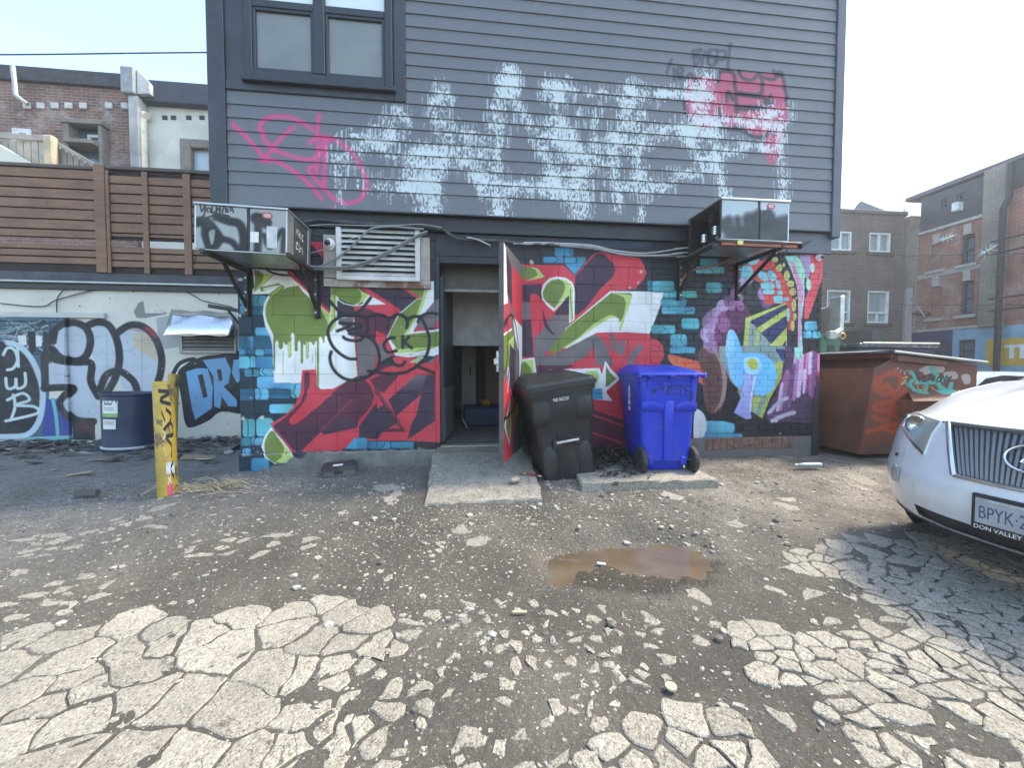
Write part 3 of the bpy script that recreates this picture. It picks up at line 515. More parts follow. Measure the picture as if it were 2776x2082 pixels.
def white_splash():
    hh = int((5.1 - 2.6) * GP); X, Z = np.meshgrid(np.arange(sg.w) / GP - 2.5, np.arange(hh) / GP + 2.6)
    i = np.clip((Z - 2.6) * 60, 0, dn.shape[0] - 1.01); j = np.clip((X + 2.5) * 60, 0, dn.shape[1] - 1.01); i0, j0 = i.astype(int), j.astype(int); fi, fj = i - i0, j - j0
    D = (dn[i0, j0] * (1 - fj) + dn[i0, j0 + 1] * fj) * (1 - fi) + (dn[i0 + 1, j0] * (1 - fj) + dn[i0 + 1, j0 + 1] * fj) * fi
    bi = np.floor((Z - BTOP) / BEX); zr = (Z - BTOP) / BEX - bi          # which board, how far up it
    Xb = X + bi * 7.31 + .004 * np.sin(Z * 300)
    n1 = nz(Xb, Z, 9, 7, 61); n2 = nz(Xb, Z, 130, 42, 62); n3 = nz(Xb, Z, 260, 150, 63); n4 = nz(X, Z, 2.3, 2.3, 64)
    f = D * 1.30 + (n1 - .5) * .55 + (n4 - .5) * .30 + (n2 - .5) * .80 + (n3 - .5) * .25 - .10 * (zr > .93)
    m_ = f > 1.15
    # runs: a thin column below some wet spots, stopping at the board edge
    col = nz(Xb, bi * 3.7, 190, 1, 65); wet = (D * 1.0 + (n1 - .5) * .5 > .40) & (col > .74) & (zr < .9) & (n2 > .28); m_ |= wet
    dots = (nz(X, Z, 240, 240, 66) > .955) & (D > .06) & (n1 > .4); m_ |= dots
    v = sg.a[:hh]; al = (m_ * (.80 + .2 * n3))[..., None]; v += (np.array(wp, np.float32) - v) * al.astype(np.float32)
white_splash()
SID = canvas_mat('grey siding', sg, rough=.55, damt=.25, bump=.25, bscale=45, var=.08, dirt=(.14, .14, .15), lo=.48)
# ================================================================== GROUND
def vnoise(x, y, sc, seed=0, n=64):
    g_ = np.random.default_rng(seed).random((n, n)); x = np.asarray(x, float) * sc; y = np.asarray(y, float) * sc
    xi = np.floor(x).astype(int); yi = np.floor(y).astype(int); fx = x - xi; fy = y - yi; fx = fx * fx * (3 - 2 * fx); fy = fy * fy * (3 - 2 * fy)
    a = g_[xi % n, yi % n]; b = g_[(xi + 1) % n, yi % n]; c = g_[xi % n, (yi + 1) % n]; d_ = g_[(xi + 1) % n, (yi + 1) % n]
    return (a * (1 - fx) + b * fx) * (1 - fy) + (c * (1 - fx) + d_ * fx) * fy - .5
def sstep(a, b, x): t = np.clip((np.asarray(x, float) - a) / (b - a), 0, 1); return t * t * (3 - 2 * t)
PUD_Z = .004
pud_px = [(900 + x / 2.121, 1300 + y / 2.121) for x, y in [(1262, 605), (1250, 530), (1290, 455), (1400, 425), (1590, 402), (1750, 388), (1900, 392), (2060, 398)]] + \
         [(1776 + x / 2.121, 1300 + y / 2.121) for x, y in [(240, 430), (310, 480), (330, 520), (290, 560), (190, 572), (60, 560)]] + [(900 + x / 2.121, 1300 + y / 2.121) for x, y in [(1790, 548), (1680, 530), (1560, 498), (1440, 522), (1350, 600)]]
PUD = [(q.x, q.y) for q in (atZ(u, v, PUD_Z) for u, v in pud_px)]
PUD = [tuple(p) for p in spline(PUD, 3, True)]
_pa = np.array(PUD)
def pud_d(x, y):
    x = np.asarray(x, float); y = np.asarray(y, float); dm = np.full(x.shape, 9.); ins = np.zeros(x.shape, bool)
    for i in range(len(_pa)):
        a, b = _pa[i], _pa[(i + 1) % len(_pa)]; e = b - a; t = np.clip(((x - a[0]) * e[0] + (y - a[1]) * e[1]) / (e @ e + 1e-12), 0, 1)
        dm = np.minimum(dm, np.hypot(x - a[0] - t * e[0], y - a[1] - t * e[1]))
        if a[1] != b[1]: ins ^= ((a[1] > y) != (b[1] > y)) & (x < (b[0] - a[0]) * (y - a[1]) / (b[1] - a[1]) + a[0])
    return np.where(ins, -dm, dm)
def ground_z(x, y, fine=True):
    x = np.asarray(x, float); y = np.asarray(y, float)
    z = .012 + .2 * sstep(-2.6, -.15, y) * (1 - .42 * sstep(-2.2, -2.9, x))
    z = z - .42 * sstep(6.4, 10, x)
    z = z + .02 * vnoise(x, y, .9, 1) + .012 * vnoise(x, y, 3.1, 2)
    if fine: z = z + .008 * vnoise(x, y, 9., 3) + .005 * vnoise(x, y, 19., 4)
    near = (np.abs(x - 1.1) < 1.2) & (np.abs(y + 2.1) < .9)
    if np.any(near):
        pdv = pud_d(x, y); lip = PUD_Z + np.clip(pdv, -.2, .2) * .10 + .012 * vnoise(x, y, 13., 91) + .008 * vnoise(x, y, 31., 92)
        z = np.where(near, z + (np.minimum(z, lip) - z) * (1 - sstep(.05, .16, np.abs(pdv))) , z)
        z = np.where(near & (pdv < -.035), np.minimum(z, PUD_Z - .003 + np.clip(pdv + .03, -.12, 0) * .2), z)
    return z
def gz(x, y): return float(ground_z(np.array([x]), np.array([y]), False)[0])
def axis_(a, b, st, far):
    c = list(np.arange(a, b + 1e-6, st)); s = st; lo = a; hi = b
    L = []; Rr = []
    while lo > -far: s *= 1.35; lo -= s; L.append(lo)
    s = st
    while hi < far: s *= 1.35; hi += s; Rr.append(hi)
    return np.array(L[::-1] + c + Rr)
gx_ = axis_(-6.0, 6.0, .045, 90); gy_ = axis_(-4.3, 1.0, .045, 90)
GX, GY_ = np.meshgrid(gx_, gy_); GZ = ground_z(GX, GY_)
nx, ny = len(gx_), len(gy_)
idx = np.arange(nx * ny).reshape(ny, nx)
gf = np.stack([idx[:-1, :-1], idx[:-1, 1:], idx[1:, 1:], idx[1:, :-1]], -1).reshape(-1, 4)
def ground_mat():
    mt = bpy.data.materials.new('dirt and gravel'); n, l, p = nodes(mt); pos = n.new('ShaderNodeNewGeometry').outputs['Position']
    a = noise(n, l, pos, 1.3, 8, .65); c = ramp(n, l, a, [(.30, (.066, .058, .049)), (.5, (.098, .087, .073)), (.72, (.16, .144, .122))])
    sp = n.new('ShaderNodeSeparateXYZ'); l.new(pos, sp.inputs[0])
    # old asphalt, greyer, towards the wall corner and the side yard
    lf = n.new('ShaderNodeMapRange'); l.new(math_(n, l, 'ADD', math_(n, l, 'MULTIPLY', sp.outputs[0], -.5), sp.outputs[1]), lf.inputs[0]); lf.inputs[1].default_value = -.9; lf.inputs[2].default_value = .6
    c = mix(n, l, math_(n, l, 'MULTIPLY', lf.outputs[0], .85), c, ramp(n, l, noise(n, l, pos, 9, 8, .7), [(.3, (.13, .122, .11)), (.7, (.25, .237, .215))]))
    # pale crushed concrete in front of the right half of the wall
    rf = n.new('ShaderNodeMapRange'); l.new(math_(n, l, 'ADD', math_(n, l, 'MULTIPLY', sp.outputs[0], .55), sp.outputs[1]), rf.inputs[0]); rf.inputs[1].default_value = -.75; rf.inputs[2].default_value = .1
    band = math_(n, l, 'MULTIPLY', rf.outputs[0], ramp(n, l, noise(n, l, pos, 2.2, 6, .7), [(.38, (0, 0, 0)), (.6, (.8, .8, .8))]))
    c = mix(n, l, band, c, (.27, .245, .21))
    v = n.new('ShaderNodeTexVoronoi'); v.inputs['Scale'].default_value = 120; l.new(pos, v.inputs['Vector'])
    sv = n.new('ShaderNodeSeparateColor'); l.new(v.outputs['Color'], sv.inputs[0])
    peb = ramp(n, l, sv.outputs[0], [(.0, (.82,) * 3), (.84, (1.0,) * 3), (.95, (1.35, 1.33, 1.3)), (1., (2.5, 2.4, 2.3))]); c = mix(n, l, 1., c, peb, 'MULTIPLY')
    wet = ramp(n, l, noise(n, l, pos, .9, 5, .6), [(.52, (0, 0, 0)), (.66, (.5,) * 3)]); c = mix(n, l, wet, c, (.055, .047, .038))
    ex = math_(n, l, 'POWER', math_(n, l, 'ABSOLUTE', math_(n, l, 'MULTIPLY', math_(n, l, 'SUBTRACT', sp.outputs[0], 1.08), 1.25)), 2.); ey = math_(n, l, 'POWER', math_(n, l, 'ABSOLUTE', math_(n, l, 'MULTIPLY', math_(n, l, 'ADD', sp.outputs[1], 2.12), 2.7)), 2.)
    wm = ramp(n, l, math_(n, l, 'ADD', math_(n, l, 'ADD', ex, ey), math_(n, l, 'MULTIPLY', noise(n, l, pos, 5, 6, .7), .9)), [(.75, (1, 1, 1)), (1., (.0,) * 3)]); c = mix(n, l, wm, c, (.045, .036, .027))
    rgh = n.new('ShaderNodeMapRange'); l.new(wm, rgh.inputs[0]); rgh.inputs[3].default_value = .9; rgh.inputs[4].default_value = .35
    l.new(c, p.inputs['Base Color']); l.new(rgh.outputs[0], p.inputs['Roughness'])
    hgt = math_(n, l, 'ADD', math_(n, l, 'MULTIPLY', v.outputs['Distance'], -.25), math_(n, l, 'ADD', noise(n, l, pos, 34, 8, .75), math_(n, l, 'MULTIPLY', noise(n, l, pos, 7, 6, .7), 2.)))
    bp = n.new('ShaderNodeBump'); bp.inputs['Strength'].default_value = 1.; bp.inputs['Distance'].default_value = .018; l.new(hgt, bp.inputs['Height']); l.new(bp.outputs[0], p.inputs['Normal'])
    return mt
DIRT = ground_mat()
ground = mesh('ground', np.stack([GX.ravel(), GY_.ravel(), GZ.ravel()], 1).tolist(), gf.tolist(), DIRT, smooth=True)
tag(ground, 'worn yard of dirt, gravel and broken pavement in front of the wall', None, None, 'structure')
# puddle
def water_mat():
    mt = bpy.data.materials.new('muddy water'); n, l, p = nodes(mt)
    p.inputs['Roughness'].default_value = .03; p.inputs['Specular IOR Level'].default_value = .5
    c = ramp(n, l, noise(n, l, n.new('ShaderNodeNewGeometry').outputs['Position'], 4, 5, .6), [(.3, (.080, .060, .040)), (.7, (.135, .104, .072))]); l.new(c, p.inputs['Base Color'])
    bp = n.new('ShaderNodeBump'); bp.inputs['Strength'].default_value = .02; bp.inputs['Distance'].default_value = .01; l.new(noise(n, l, n.new('ShaderNodeNewGeometry').outputs['Position'], 20, 2), bp.inputs['Height']); l.new(bp.outputs[0], p.inputs['Normal'])
    return mt
big = []
for i in range(len(PUD)):
    e = np.array(PUD[(i + 1) % len(PUD)]) - np.array(PUD[i - 1]); nn = np.array((e[1], -e[0])) / (np.linalg.norm(e) + 1e-9); p_ = np.array(PUD[i]) + nn * .05
    big.append(tuple(p_ if pud_d(p_[:1], p_[1:])[0] > 0 else np.array(PUD[i]) - nn * .05))
pud = mesh('puddle', [(x, y, PUD_Z) for x, y in big], [tuple(range(len(big)))], water_mat())
if pud.data.polygons[0].normal.z < 0: pud.data.flip_normals()
tag(pud, 'shallow puddle of muddy brown water in the dirt', None, None, 'structure')
# ------------------------------------------------------------------ broken pavement pieces
def conc_mat(name, col, agg=.5, sc=1., crack=False, stain=.60):
    mt = bpy.data.materials.new(name); n, l, p = nodes(mt); pos = n.new('ShaderNodeNewGeometry').outputs['Position']
    c = ramp(n, l, noise(n, l, pos, 3 * sc, 8, .7), [(.25, tuple(x * .72 for x in col)), (.75, tuple(x * 1.2 for x in col))])
    oi = n.new('ShaderNodeObjectInfo'); c = mix(n, l, 1., c, ramp(n, l, oi.outputs['Random'], [(0, (.86, .85, .84)), (1, (1.1, 1.1, 1.08))]), 'MULTIPLY')
    v = n.new('ShaderNodeTexVoronoi'); v.inputs['Scale'].default_value = 140 * sc; l.new(pos, v.inputs['Vector'])
    sv = n.new('ShaderNodeSeparateColor'); l.new(v.outputs['Color'], sv.inputs[0])
    c = mix(n, l, 1., c, ramp(n, l, sv.outputs[1], [(0, (.45, .44, .42)), (.25, (.92,) * 3), (.8, (1.05,) * 3), (1, (1.45, 1.42, 1.38))]), 'MULTIPLY')
    if crack:
        ws = n.new('ShaderNodeVectorMath'); ws.operation = 'MULTIPLY_ADD'; nt = n.new('ShaderNodeTexNoise'); nt.inputs['Scale'].default_value = 6; nt.inputs['Detail'].default_value = 5; l.new(pos, nt.inputs['Vector']); l.new(nt.outputs['Color'], ws.inputs[0]); ws.inputs[1].default_value = (.16,) * 3; l.new(pos, ws.inputs[2])
        ve = n.new('ShaderNodeTexVoronoi'); ve.feature = 'DISTANCE_TO_EDGE'; ve.inputs['Scale'].default_value = 4.2; l.new(ws.outputs[0], ve.inputs['Vector'])
        ck = math_(n, l, 'MULTIPLY', ramp(n, l, ve.outputs['Distance'], [(0, (1, 1, 1)), (.012, (0, 0, 0))]), ramp(n, l, noise(n, l, pos, 1.7, 4), [(.47, (0, 0, 0)), (.56, (.9,) * 3)])); c = mix(n, l, ck, c, (.06, .05, .04))
    st = ramp(n, l, noise(n, l, pos, 9, 8, .75), [(stain, (0, 0, 0)), (stain + .14, (.65,) * 3)]); c = mix(n, l, st, c, (.11, .095, .08))
    l.new(c, p.inputs['Base Color']); p.inputs['Roughness'].default_value = .88
    bp = n.new('ShaderNodeBump'); bp.inputs['Strength'].default_value = .8; bp.inputs['Distance'].default_value = .006
    l.new(math_(n, l, 'ADD', math_(n, l, 'MULTIPLY', v.outputs['Distance'], -.6), noise(n, l, pos, 55, 8, .72)), bp.inputs['Height']); l.new(bp.outputs[0], p.inputs['Normal'])
    return mt
PAVE = conc_mat('worn pavement', (.295, .272, .232), crack=True)
def proj(x, y, z):
    q = CAMR.transposed() @ Vector((x, y + CD, z - CZ)); return (1388 + FPX * q.x / q.y, 1041 - FPX * q.z / q.y) if q.y > .05 else (-9999, 9999)
def inpoly(p, P):
    x, y = p; c = False
    for i in range(len(P)):
        (a, b), (e, f_) = P[i], P[i - 1]
        if (b > y) != (f_ > y) and x < (e - a) * (y - b) / (f_ - b) + a: c = not c
    return c
# where which kind of breakage lies (yard plan, metres)
def plan(P): return [(lambda q: (q.x, q.y))(atZ(x * 1.255, y * 1.255, .01)) for x, y in P]
ZA = plan([(-900, 1400), (-300, 1362), (200, 1345), (420, 1318), (650, 1296), (790, 1300), (880, 1360), (760, 1440), (700, 1540), (640, 1700), (560, 1900), (-900, 1900)])
ZB = plan([(700, 1290), (880, 1340), (900, 1450), (850, 1700), (800, 1900), (560, 1900), (640, 1700), (700, 1540), (760, 1440)])
ZR = plan([(1350, 1560), (1440, 1470), (1560, 1420), (1630, 1330), (1700, 1240), (1760, 1180), (2000, 1170), (2600, 1230), (3000, 1700), (3000, 2000), (1180, 2000), (1260, 1640)])
ZC = plan([(880, 1330), (1400, 1290), (1560, 1330), (1440, 1470), (1350, 1560), (1260, 1640), (1180, 2000), (800, 1900), (900, 1450)])
ZE = plan([(-200, 1240), (350, 1130), (520, 1150), (900, 1230), (880, 1290), (650, 1290), (200, 1345), (-200, 1345)])
DP = [plan(q) for q in ([(1480, 1500), (1560, 1440), (1700, 1480), (1640, 1560), (1520, 1560)], [(1640, 1280), (1780, 1230), (1900, 1300), (1860, 1380), (1720, 1390)], [(1720, 1560), (1850, 1540), (1900, 1620), (1760, 1640)], [(1950, 1590), (2200, 1540), (2300, 1640), (2050, 1700)])]
def zone(x, y):
    p = (x, y)
    if inpoly(p, ZA): return 'A'
    if inpoly(p, ZB): return 'B'
    if inpoly(p, ZR): return 'D' if any(inpoly(p, q) for q in DP) else 'R'
    if inpoly(p, ZC): return 'C'
    if inpoly(p, ZE): return 'E'
    return 'O'
RAD = {'A': .155, 'B': .068, 'R': .062, 'C': .055, 'E': .085, 'O': .16, 'D': .09}
def seeds():
    pts = []; rad = []; rr_ = random.Random(11); cell = {}
    for _ in range(46000):
        x = rr_.uniform(-4.6, 5.0); y = rr_.uniform(-3.9, -1.0); zn = zone(x, y); r = RAD[zn] * min(2.0, max(.45, rr_.lognormvariate(0, .38)))
        if zn == 'R': r *= 1 + .9 * max(0, vnoise(x, y, 1.4, 21)) 
        k = (int(x // .2), int(y // .2)); ok = True
        for i in range(-2, 3):
            for j in range(-2, 3):
                for q in cell.get((k[0] + i, k[1] + j), ()):
                    if math.hypot(pts[q][0] - x, pts[q][1] - y) < (r + rad[q]) * .62: ok = False; break
                if not ok: break
            if not ok: break
        if ok: cell.setdefault(k, []).append(len(pts)); pts.append((x, y, zn)); rad.append(r)
    return pts, rad
SP, SR = seeds()
def clip(P, nx_, ny_, d_):
    out = []
    for i in range(len(P)):
        a, b = P[i], P[(i + 1) % len(P)]; da = a[0] * nx_ + a[1] * ny_ - d_; db = b[0] * nx_ + b[1] * ny_ - d_
        if da <= 0: out.append(a)
        if da * db < 0: t = da / (da - db); out.append((a[0] + (b[0] - a[0]) * t, a[1] + (b[1] - a[1]) * t))
    return out
spa = np.array([(p[0], p[1]) for p in SP]); rr_ = random.Random(5)
KEEP = {'A': 1., 'B': .86, 'R': .93, 'C': .36, 'E': .26, 'O': .04, 'D': .30}; GAP = {'A': .0055, 'B': .0105, 'R': .0055, 'C': .017, 'E': .018, 'O': .035, 'D': .026}
pieces = []
for i, (x, y, zn) in enumerate(SP):
    if rr_.random() + 1.1 * vnoise(x, y, 1.9, 77) > KEEP[zn] and zn != 'A': continue
    dd = np.hypot(spa[:, 0] - x, spa[:, 1] - y); nb = np.argsort(dd)[1:20]
    s_ = SR[i] * 2.6; P = [(x - s_, y - s_), (x + s_, y - s_), (x + s_, y + s_), (x - s_, y + s_)]
    for j in nb:
        ox, oy = spa[j]; ex, ey = ox - x, oy - y; L = math.hypot(ex, ey); wj = .5 * L; gap = GAP[zn] * rr_.choice((.35, .6, 1., 1.7)) if zn in 'AR' else GAP[zn] * rr_.uniform(.6, 1.5)
        P = clip(P, ex / L, ey / L, (x * ex + y * ey) / L + wj - gap)
        if len(P) < 3: break
    if len(P) < 3: continue
    ctr = np.mean(np.array(P), 0); ar = .5 * abs(sum(P[k][0] * P[k - 1][1] - P[k - 1][0] * P[k][1] for k in range(len(P))))
    if ar < .0005: continue
    Q = []   # knock the corners off, sample the edge, then let one shared wander bend every crack
    for k in range(len(P)):
        a, b = np.array(P[k]), np.array(P[(k + 1) % len(P)]); L = np.linalg.norm(b - a); t = {'A': .03, 'R': .10, 'B': .16}.get(zn, .24)
        ns = max(1, int(L * (1 - 2 * t) / .032))
        for q in range(ns + 1): Q.append(a + (b - a) * (t + (1 - 2 * t) * q / ns))
    qa = np.array(Q); am = .8 if zn == 'A' else 1.
    for ax_ in (0, 1): qa[:, ax_] += am * (.075 * vnoise(np.array(Q)[:, 0], np.array(Q)[:, 1], 3.1, 31 + ax_) + .050 * vnoise(np.array(Q)[:, 0], np.array(Q)[:, 1], 10., 41 + ax_) + .026 * vnoise(np.array(Q)[:, 0], np.array(Q)[:, 1], 29., 51 + ax_))
    rg_ = {'C': .008, 'E': .007, 'O': .008, 'B': .005}.get(zn, .003); Q = [q + np.array((rr_.uniform(-rg_, rg_), rr_.uniform(-rg_, rg_))) for q in qa]
    if zn == 'E': Q = [ctr + (q - ctr) * np.array((1.25, .8)) for q in Q]
    pieces.append((ar / max(.5, (ctr[1] + CD)) ** 2 if ctr[1] > -3.45 and abs(ctr[0]) < 3.6 else 0, Q, zn, ctr))
pieces.sort(key=lambda t: -t[0])
def piece_geo(Q, zn, ctr):
    n = len(Q); h = {'A': .004, 'B': .004, 'R': .006, 'C': .003, 'E': .0025, 'O': .0025, 'D': .004}[zn] * rr_.uniform(.6, 1.5); tx, ty = rr_.uniform(-.015, .015), rr_.uniform(-.015, .015)
    xy = np.array(Q); e = {'E': .012, 'C': .012}.get(zn, .006)
    dirv = xy - ctr; ln = np.linalg.norm(dirv, axis=1, keepdims=True); inn = ctr + dirv * np.maximum(.3, (ln - e) / (ln + 1e-9))
    def zt(a): return ground_z(a[:, 0], a[:, 1], False) + (a[:, 0] - ctr[0]) * tx + (a[:, 1] - ctr[1]) * ty
    z1 = zt(xy); z2 = zt(inn)
    v = [(*xy[k], z1[k] - .02) for k in range(n)] + [(*xy[k], z1[k] + h - .004) for k in range(n)] + [(*inn[k], z2[k] + h + rr_.uniform(-.001, .001)) for k in range(n)] + [(*ctr, float(zt(ctr[None])[0]) + h + .001)]
    f = [(k, (k + 1) % n, n + (k + 1) % n, n + k) for k in range(n)] + [(n + k, n + (k + 1) % n, 2 * n + (k + 1) % n, 2 * n + k) for k in range(n)] + [(2 * n + k, 2 * n + (k + 1) % n, 3 * n) for k in range(n)]
    return v, f
pm = [p for p in pieces if not (-.5 < p[3][0] < .95 and p[3][1] > -1.3)]
for sc, Q, zn, ctr in pm[:300]:
    v, f = piece_geo(Q, zn, ctr); mesh('pavement_piece', v, f, PAVE, ground)
mb = MB()
for sc, Q, zn, ctr in pm[300:]: mb.add(*piece_geo(Q, zn, ctr))
tag(mb.build('pavement_fragments', PAVE, ground), kind='stuff')
# ------------------------------------------------------------------ loose gravel, and stones large enough to pick up one by one
def pebble(rn, r, flat=.6):
    o = [(1, 0, 0), (-1, 0, 0), (0, 1, 0), (0, -1, 0), (0, 0, 1), (0, 0, -1)]; a = rn.uniform(0, 6.3); c, s_ = math.cos(a), math.sin(a); kx = rn.uniform(.7, 1.5)
    v = []
    for p in o:
        q = [p[k] * rn.uniform(.7, 1.25) + rn.uniform(-.2, .2) for k in range(3)]; q[0] *= kx; q[2] *= flat
        v.append(((q[0] * c - q[1] * s_) * r, (q[0] * s_ + q[1] * c) * r, q[2] * r))
    return v, [(0, 2, 4), (2, 1, 4), (1, 3, 4), (3, 0, 4), (2, 0, 5), (1, 2, 5), (3, 1, 5), (0, 3, 5)]
def gravel(name, N, cols, rmin, rmax, region, mtname):
    rn = random.Random(hash(name) % 1000 + N); V = []; F = []
    X = []; Y = []
    while len(X) < N:
        x, y = region(rn)
        if -.42 < x < .72 and -1.15 < y < 0.1: continue
        X.append(x); Y.append(y)
    Z = ground_z(np.array(X), np.array(Y)); pdv = pud_d(np.array(X), np.array(Y))
    for x, y, z, pq in zip(X, Y, Z, pdv):
        if pq < 0.005 and rn.random() < .97: continue
        r = rmin + (rmax - rmin) * rn.random() ** 3; v, f = pebble(rn, r); n0 = len(V)
        V += [(a + x, b + y, c + z + r * .25) for a, b, c in v]; F += [tuple(i + n0 for i in q) for q in f]
    return tag(mesh(name, V, F, cols), None, None, None, 'stuff')
GR1 = mat('pale stones', (.36, .34, .30), .85, var=.4, scale=30, coord='World', bump=.3)
GR2 = mat('dark stones', (.10, .09, .08), .85, var=.5, scale=30, coord='World', bump=.3)
def reg_all(rn):
    y = -3.7 + 3.7 * rn.random(); return rn.uniform(-3.6, 4.4), y
def reg_mid(rn): return rn.gauss(.5, 1.0), -1.3 + rn.gauss(0, .55)
def reg_wall(rn): return rn.uniform(-4.5, 4.2), min(.0, -abs(rn.gauss(0, .5))) if rn.random() < .6 else rn.uniform(-2.6, -.2)
tag(gravel('gravel', 9000, GR1, .0018, .0085, reg_all, 'a'), 'pale loose gravel strewn across the dirt yard')
tag(gravel('dark_gravel', 5200, GR2, .003, .012, reg_wall, 'b'), 'dark loose gravel and crumbs along the foot of the wall')
tag(gravel('crushed_gravel', 3200, GR1, .003, .010, reg_mid, 'c'), 'crushed pale gravel between the door slab and the puddle')
def chips(name, N, smin, smax, m_, seed):
    'flat angular crumbs of pavement lying in the dirt'
    mb_ = MB(); rn = random.Random(seed); k_ = 0
    while k_ < N:
        x, y = rn.uniform(-3.4, 3.8), rn.uniform(-3.5, -.5); zn = zone(x, y)
        if rn.random() > {'A': .10, 'B': .5, 'R': .45, 'C': .8, 'E': .4, 'O': .45, 'D': .9}[zn] * (1 + 1.6 * float(vnoise(x, y, 1.7, 12))): continue
        k_ += 1
        if -.45 < x < .75 and y > -1.2 or pud_d(np.array([x]), np.array([y]))[0] < .02: continue
        s_ = smin + (smax - smin) * rn.random() ** 2.5; n = rn.randint(4, 6); th = s_ * rn.uniform(.12, .3); E_ = Euler((rn.gauss(0, .10), rn.gauss(0, .10), rn.uniform(0, 6))).to_matrix(); z = gz(x, y) - th * .2; a0 = [rn.uniform(.55, 1.1) for _ in range(n)]
        P = [(s_ * a0[i] * math.cos(2 * math.pi * i / n) * 1.25, s_ * a0[i] * math.sin(2 * math.pi * i / n)) for i in range(n)]
        vv = [E_ @ Vector((p[0] * q, p[1] * q, t)) + Vector((x, y, z)) for t, q in ((-.003, 1.), (th, .86)) for p in P]; mb_.add(vv, [tuple(range(n, 2 * n))] + [(i, (i + 1) % n, n + (i + 1) % n, n + i) for i in range(n)])
    return tag(mb_.build(name, m_), None, None, None, 'stuff')
tag(chips('pavement_crumbs', 2100, .006, .028, PAVE, 17), 'small angular crumbs of broken pavement in the dirt')
tag(chips('dark_crumbs', 1300, .006, .022, GR2, 18), 'small dark crumbs of asphalt in the dirt')
rs = random.Random(3)
for k in range(95):
    x, y = (rs.uniform(-2.9, 3.4), rs.uniform(-3.3, -.5)) if k % 2 else (rs.gauss(1.0, .7), -1.2 + rs.gauss(0, .5))
    if -.45 < x < .75 and y > -1.2 or pud_d(np.array([x]), np.array([y]))[0] < .03 or y > -.3: continue
    r = rs.uniform(.010, .026); bm = bmesh.new(); bmesh.ops.create_icosphere(bm, subdivisions=1, radius=r)
    for q in bm.verts: q.co = Vector((q.co.x * rs.uniform(.9, 1.4), q.co.y * rs.uniform(.7, 1.1), q.co.z * rs.uniform(.45, .8)))
    me = bpy.data.meshes.new('stone'); bm.to_mesh(me); bm.free(); me.materials.append(GR1 if rs.random() < .75 else GR2)
    inst('stone', me, ground, (x, y, gz(x, y) + r * .3), (0, 0, rs.uniform(0, 6)))
# ================================================================== MAIN BUILDING
B = empty('mural_building', (1, 0, 0), label='grey clapboard building with a colourful mural on its ground floor wall', cat='building')
B.matrix_world = Matrix.Translation((0, 0, 0)); B.location = (0, 0, 0)
MORT = MUR
FOOT = mat('footing concrete', (.17, .16, .145), .9, var=.35, scale=5, bump=.6, bscale=40, dirt=(.06, .055, .05), dscale=5, damt=.7, coord='World')
BLACKP = mat('black band', (.018, .019, .022), .55, var=.3, bump=.3, dirt=(.10, .10, .105), dscale=26, lo=.62, hi=.7, damt=.5, coord='World')
TRIM = mat('charcoal trim', (.028, .031, .038), .5, var=.2, scale=3, bump=.1, dirt=(.10, .11, .12), dscale=4, damt=.25, coord='World')
TRIMR = mat('grey trim', (.075, .085, .10), .5, var=.15, scale=3, bump=.1, coord='World')
DARK = mat('dark interior', (.05, .048, .046), .9, var=.3, coord='World')
ROOFM = mat('roof felt', (.08, .08, .085), .9, coord='World')
WT = 2.70                       # top of masonry
DX0, DX1, DZ = -.262, .588, 2.385
# cores (mortar planes) behind blocks and bricks
for nm, x0, x1, z0, z1 in [('wall_core', WX0 + .006, DX0 - .042, FZ - .02, WT), ('wall_core', DX1 + .075, WX1 - .004, .18, WT), ('lintel', DX0 - .042, DX1 + .075, DZ + .07, WT)]:
    box(nm, x0, x1, .006, .22, z0, z1, MORT if nm != 'lintel' else MUR, B, b=0)
for nm, x0, x1 in [('side_wall', WX0, WX0 + .2), ('side_wall', WX1 - .2, WX1 - .001)]: box(nm, x0, x1, .221, 9, .0, WT + .1, mat('painted side wall', (.14, .2, .22), .7, coord='World'), B, b=0)
box('upper_storey', -2.455, 4.38, -.052, 9, 2.872, 7.6, TRIM, B, b=0); box('roof', -2.6, 4.5, -.2, 9.2, 7.6, 7.75, ROOFM, B, b=.01)
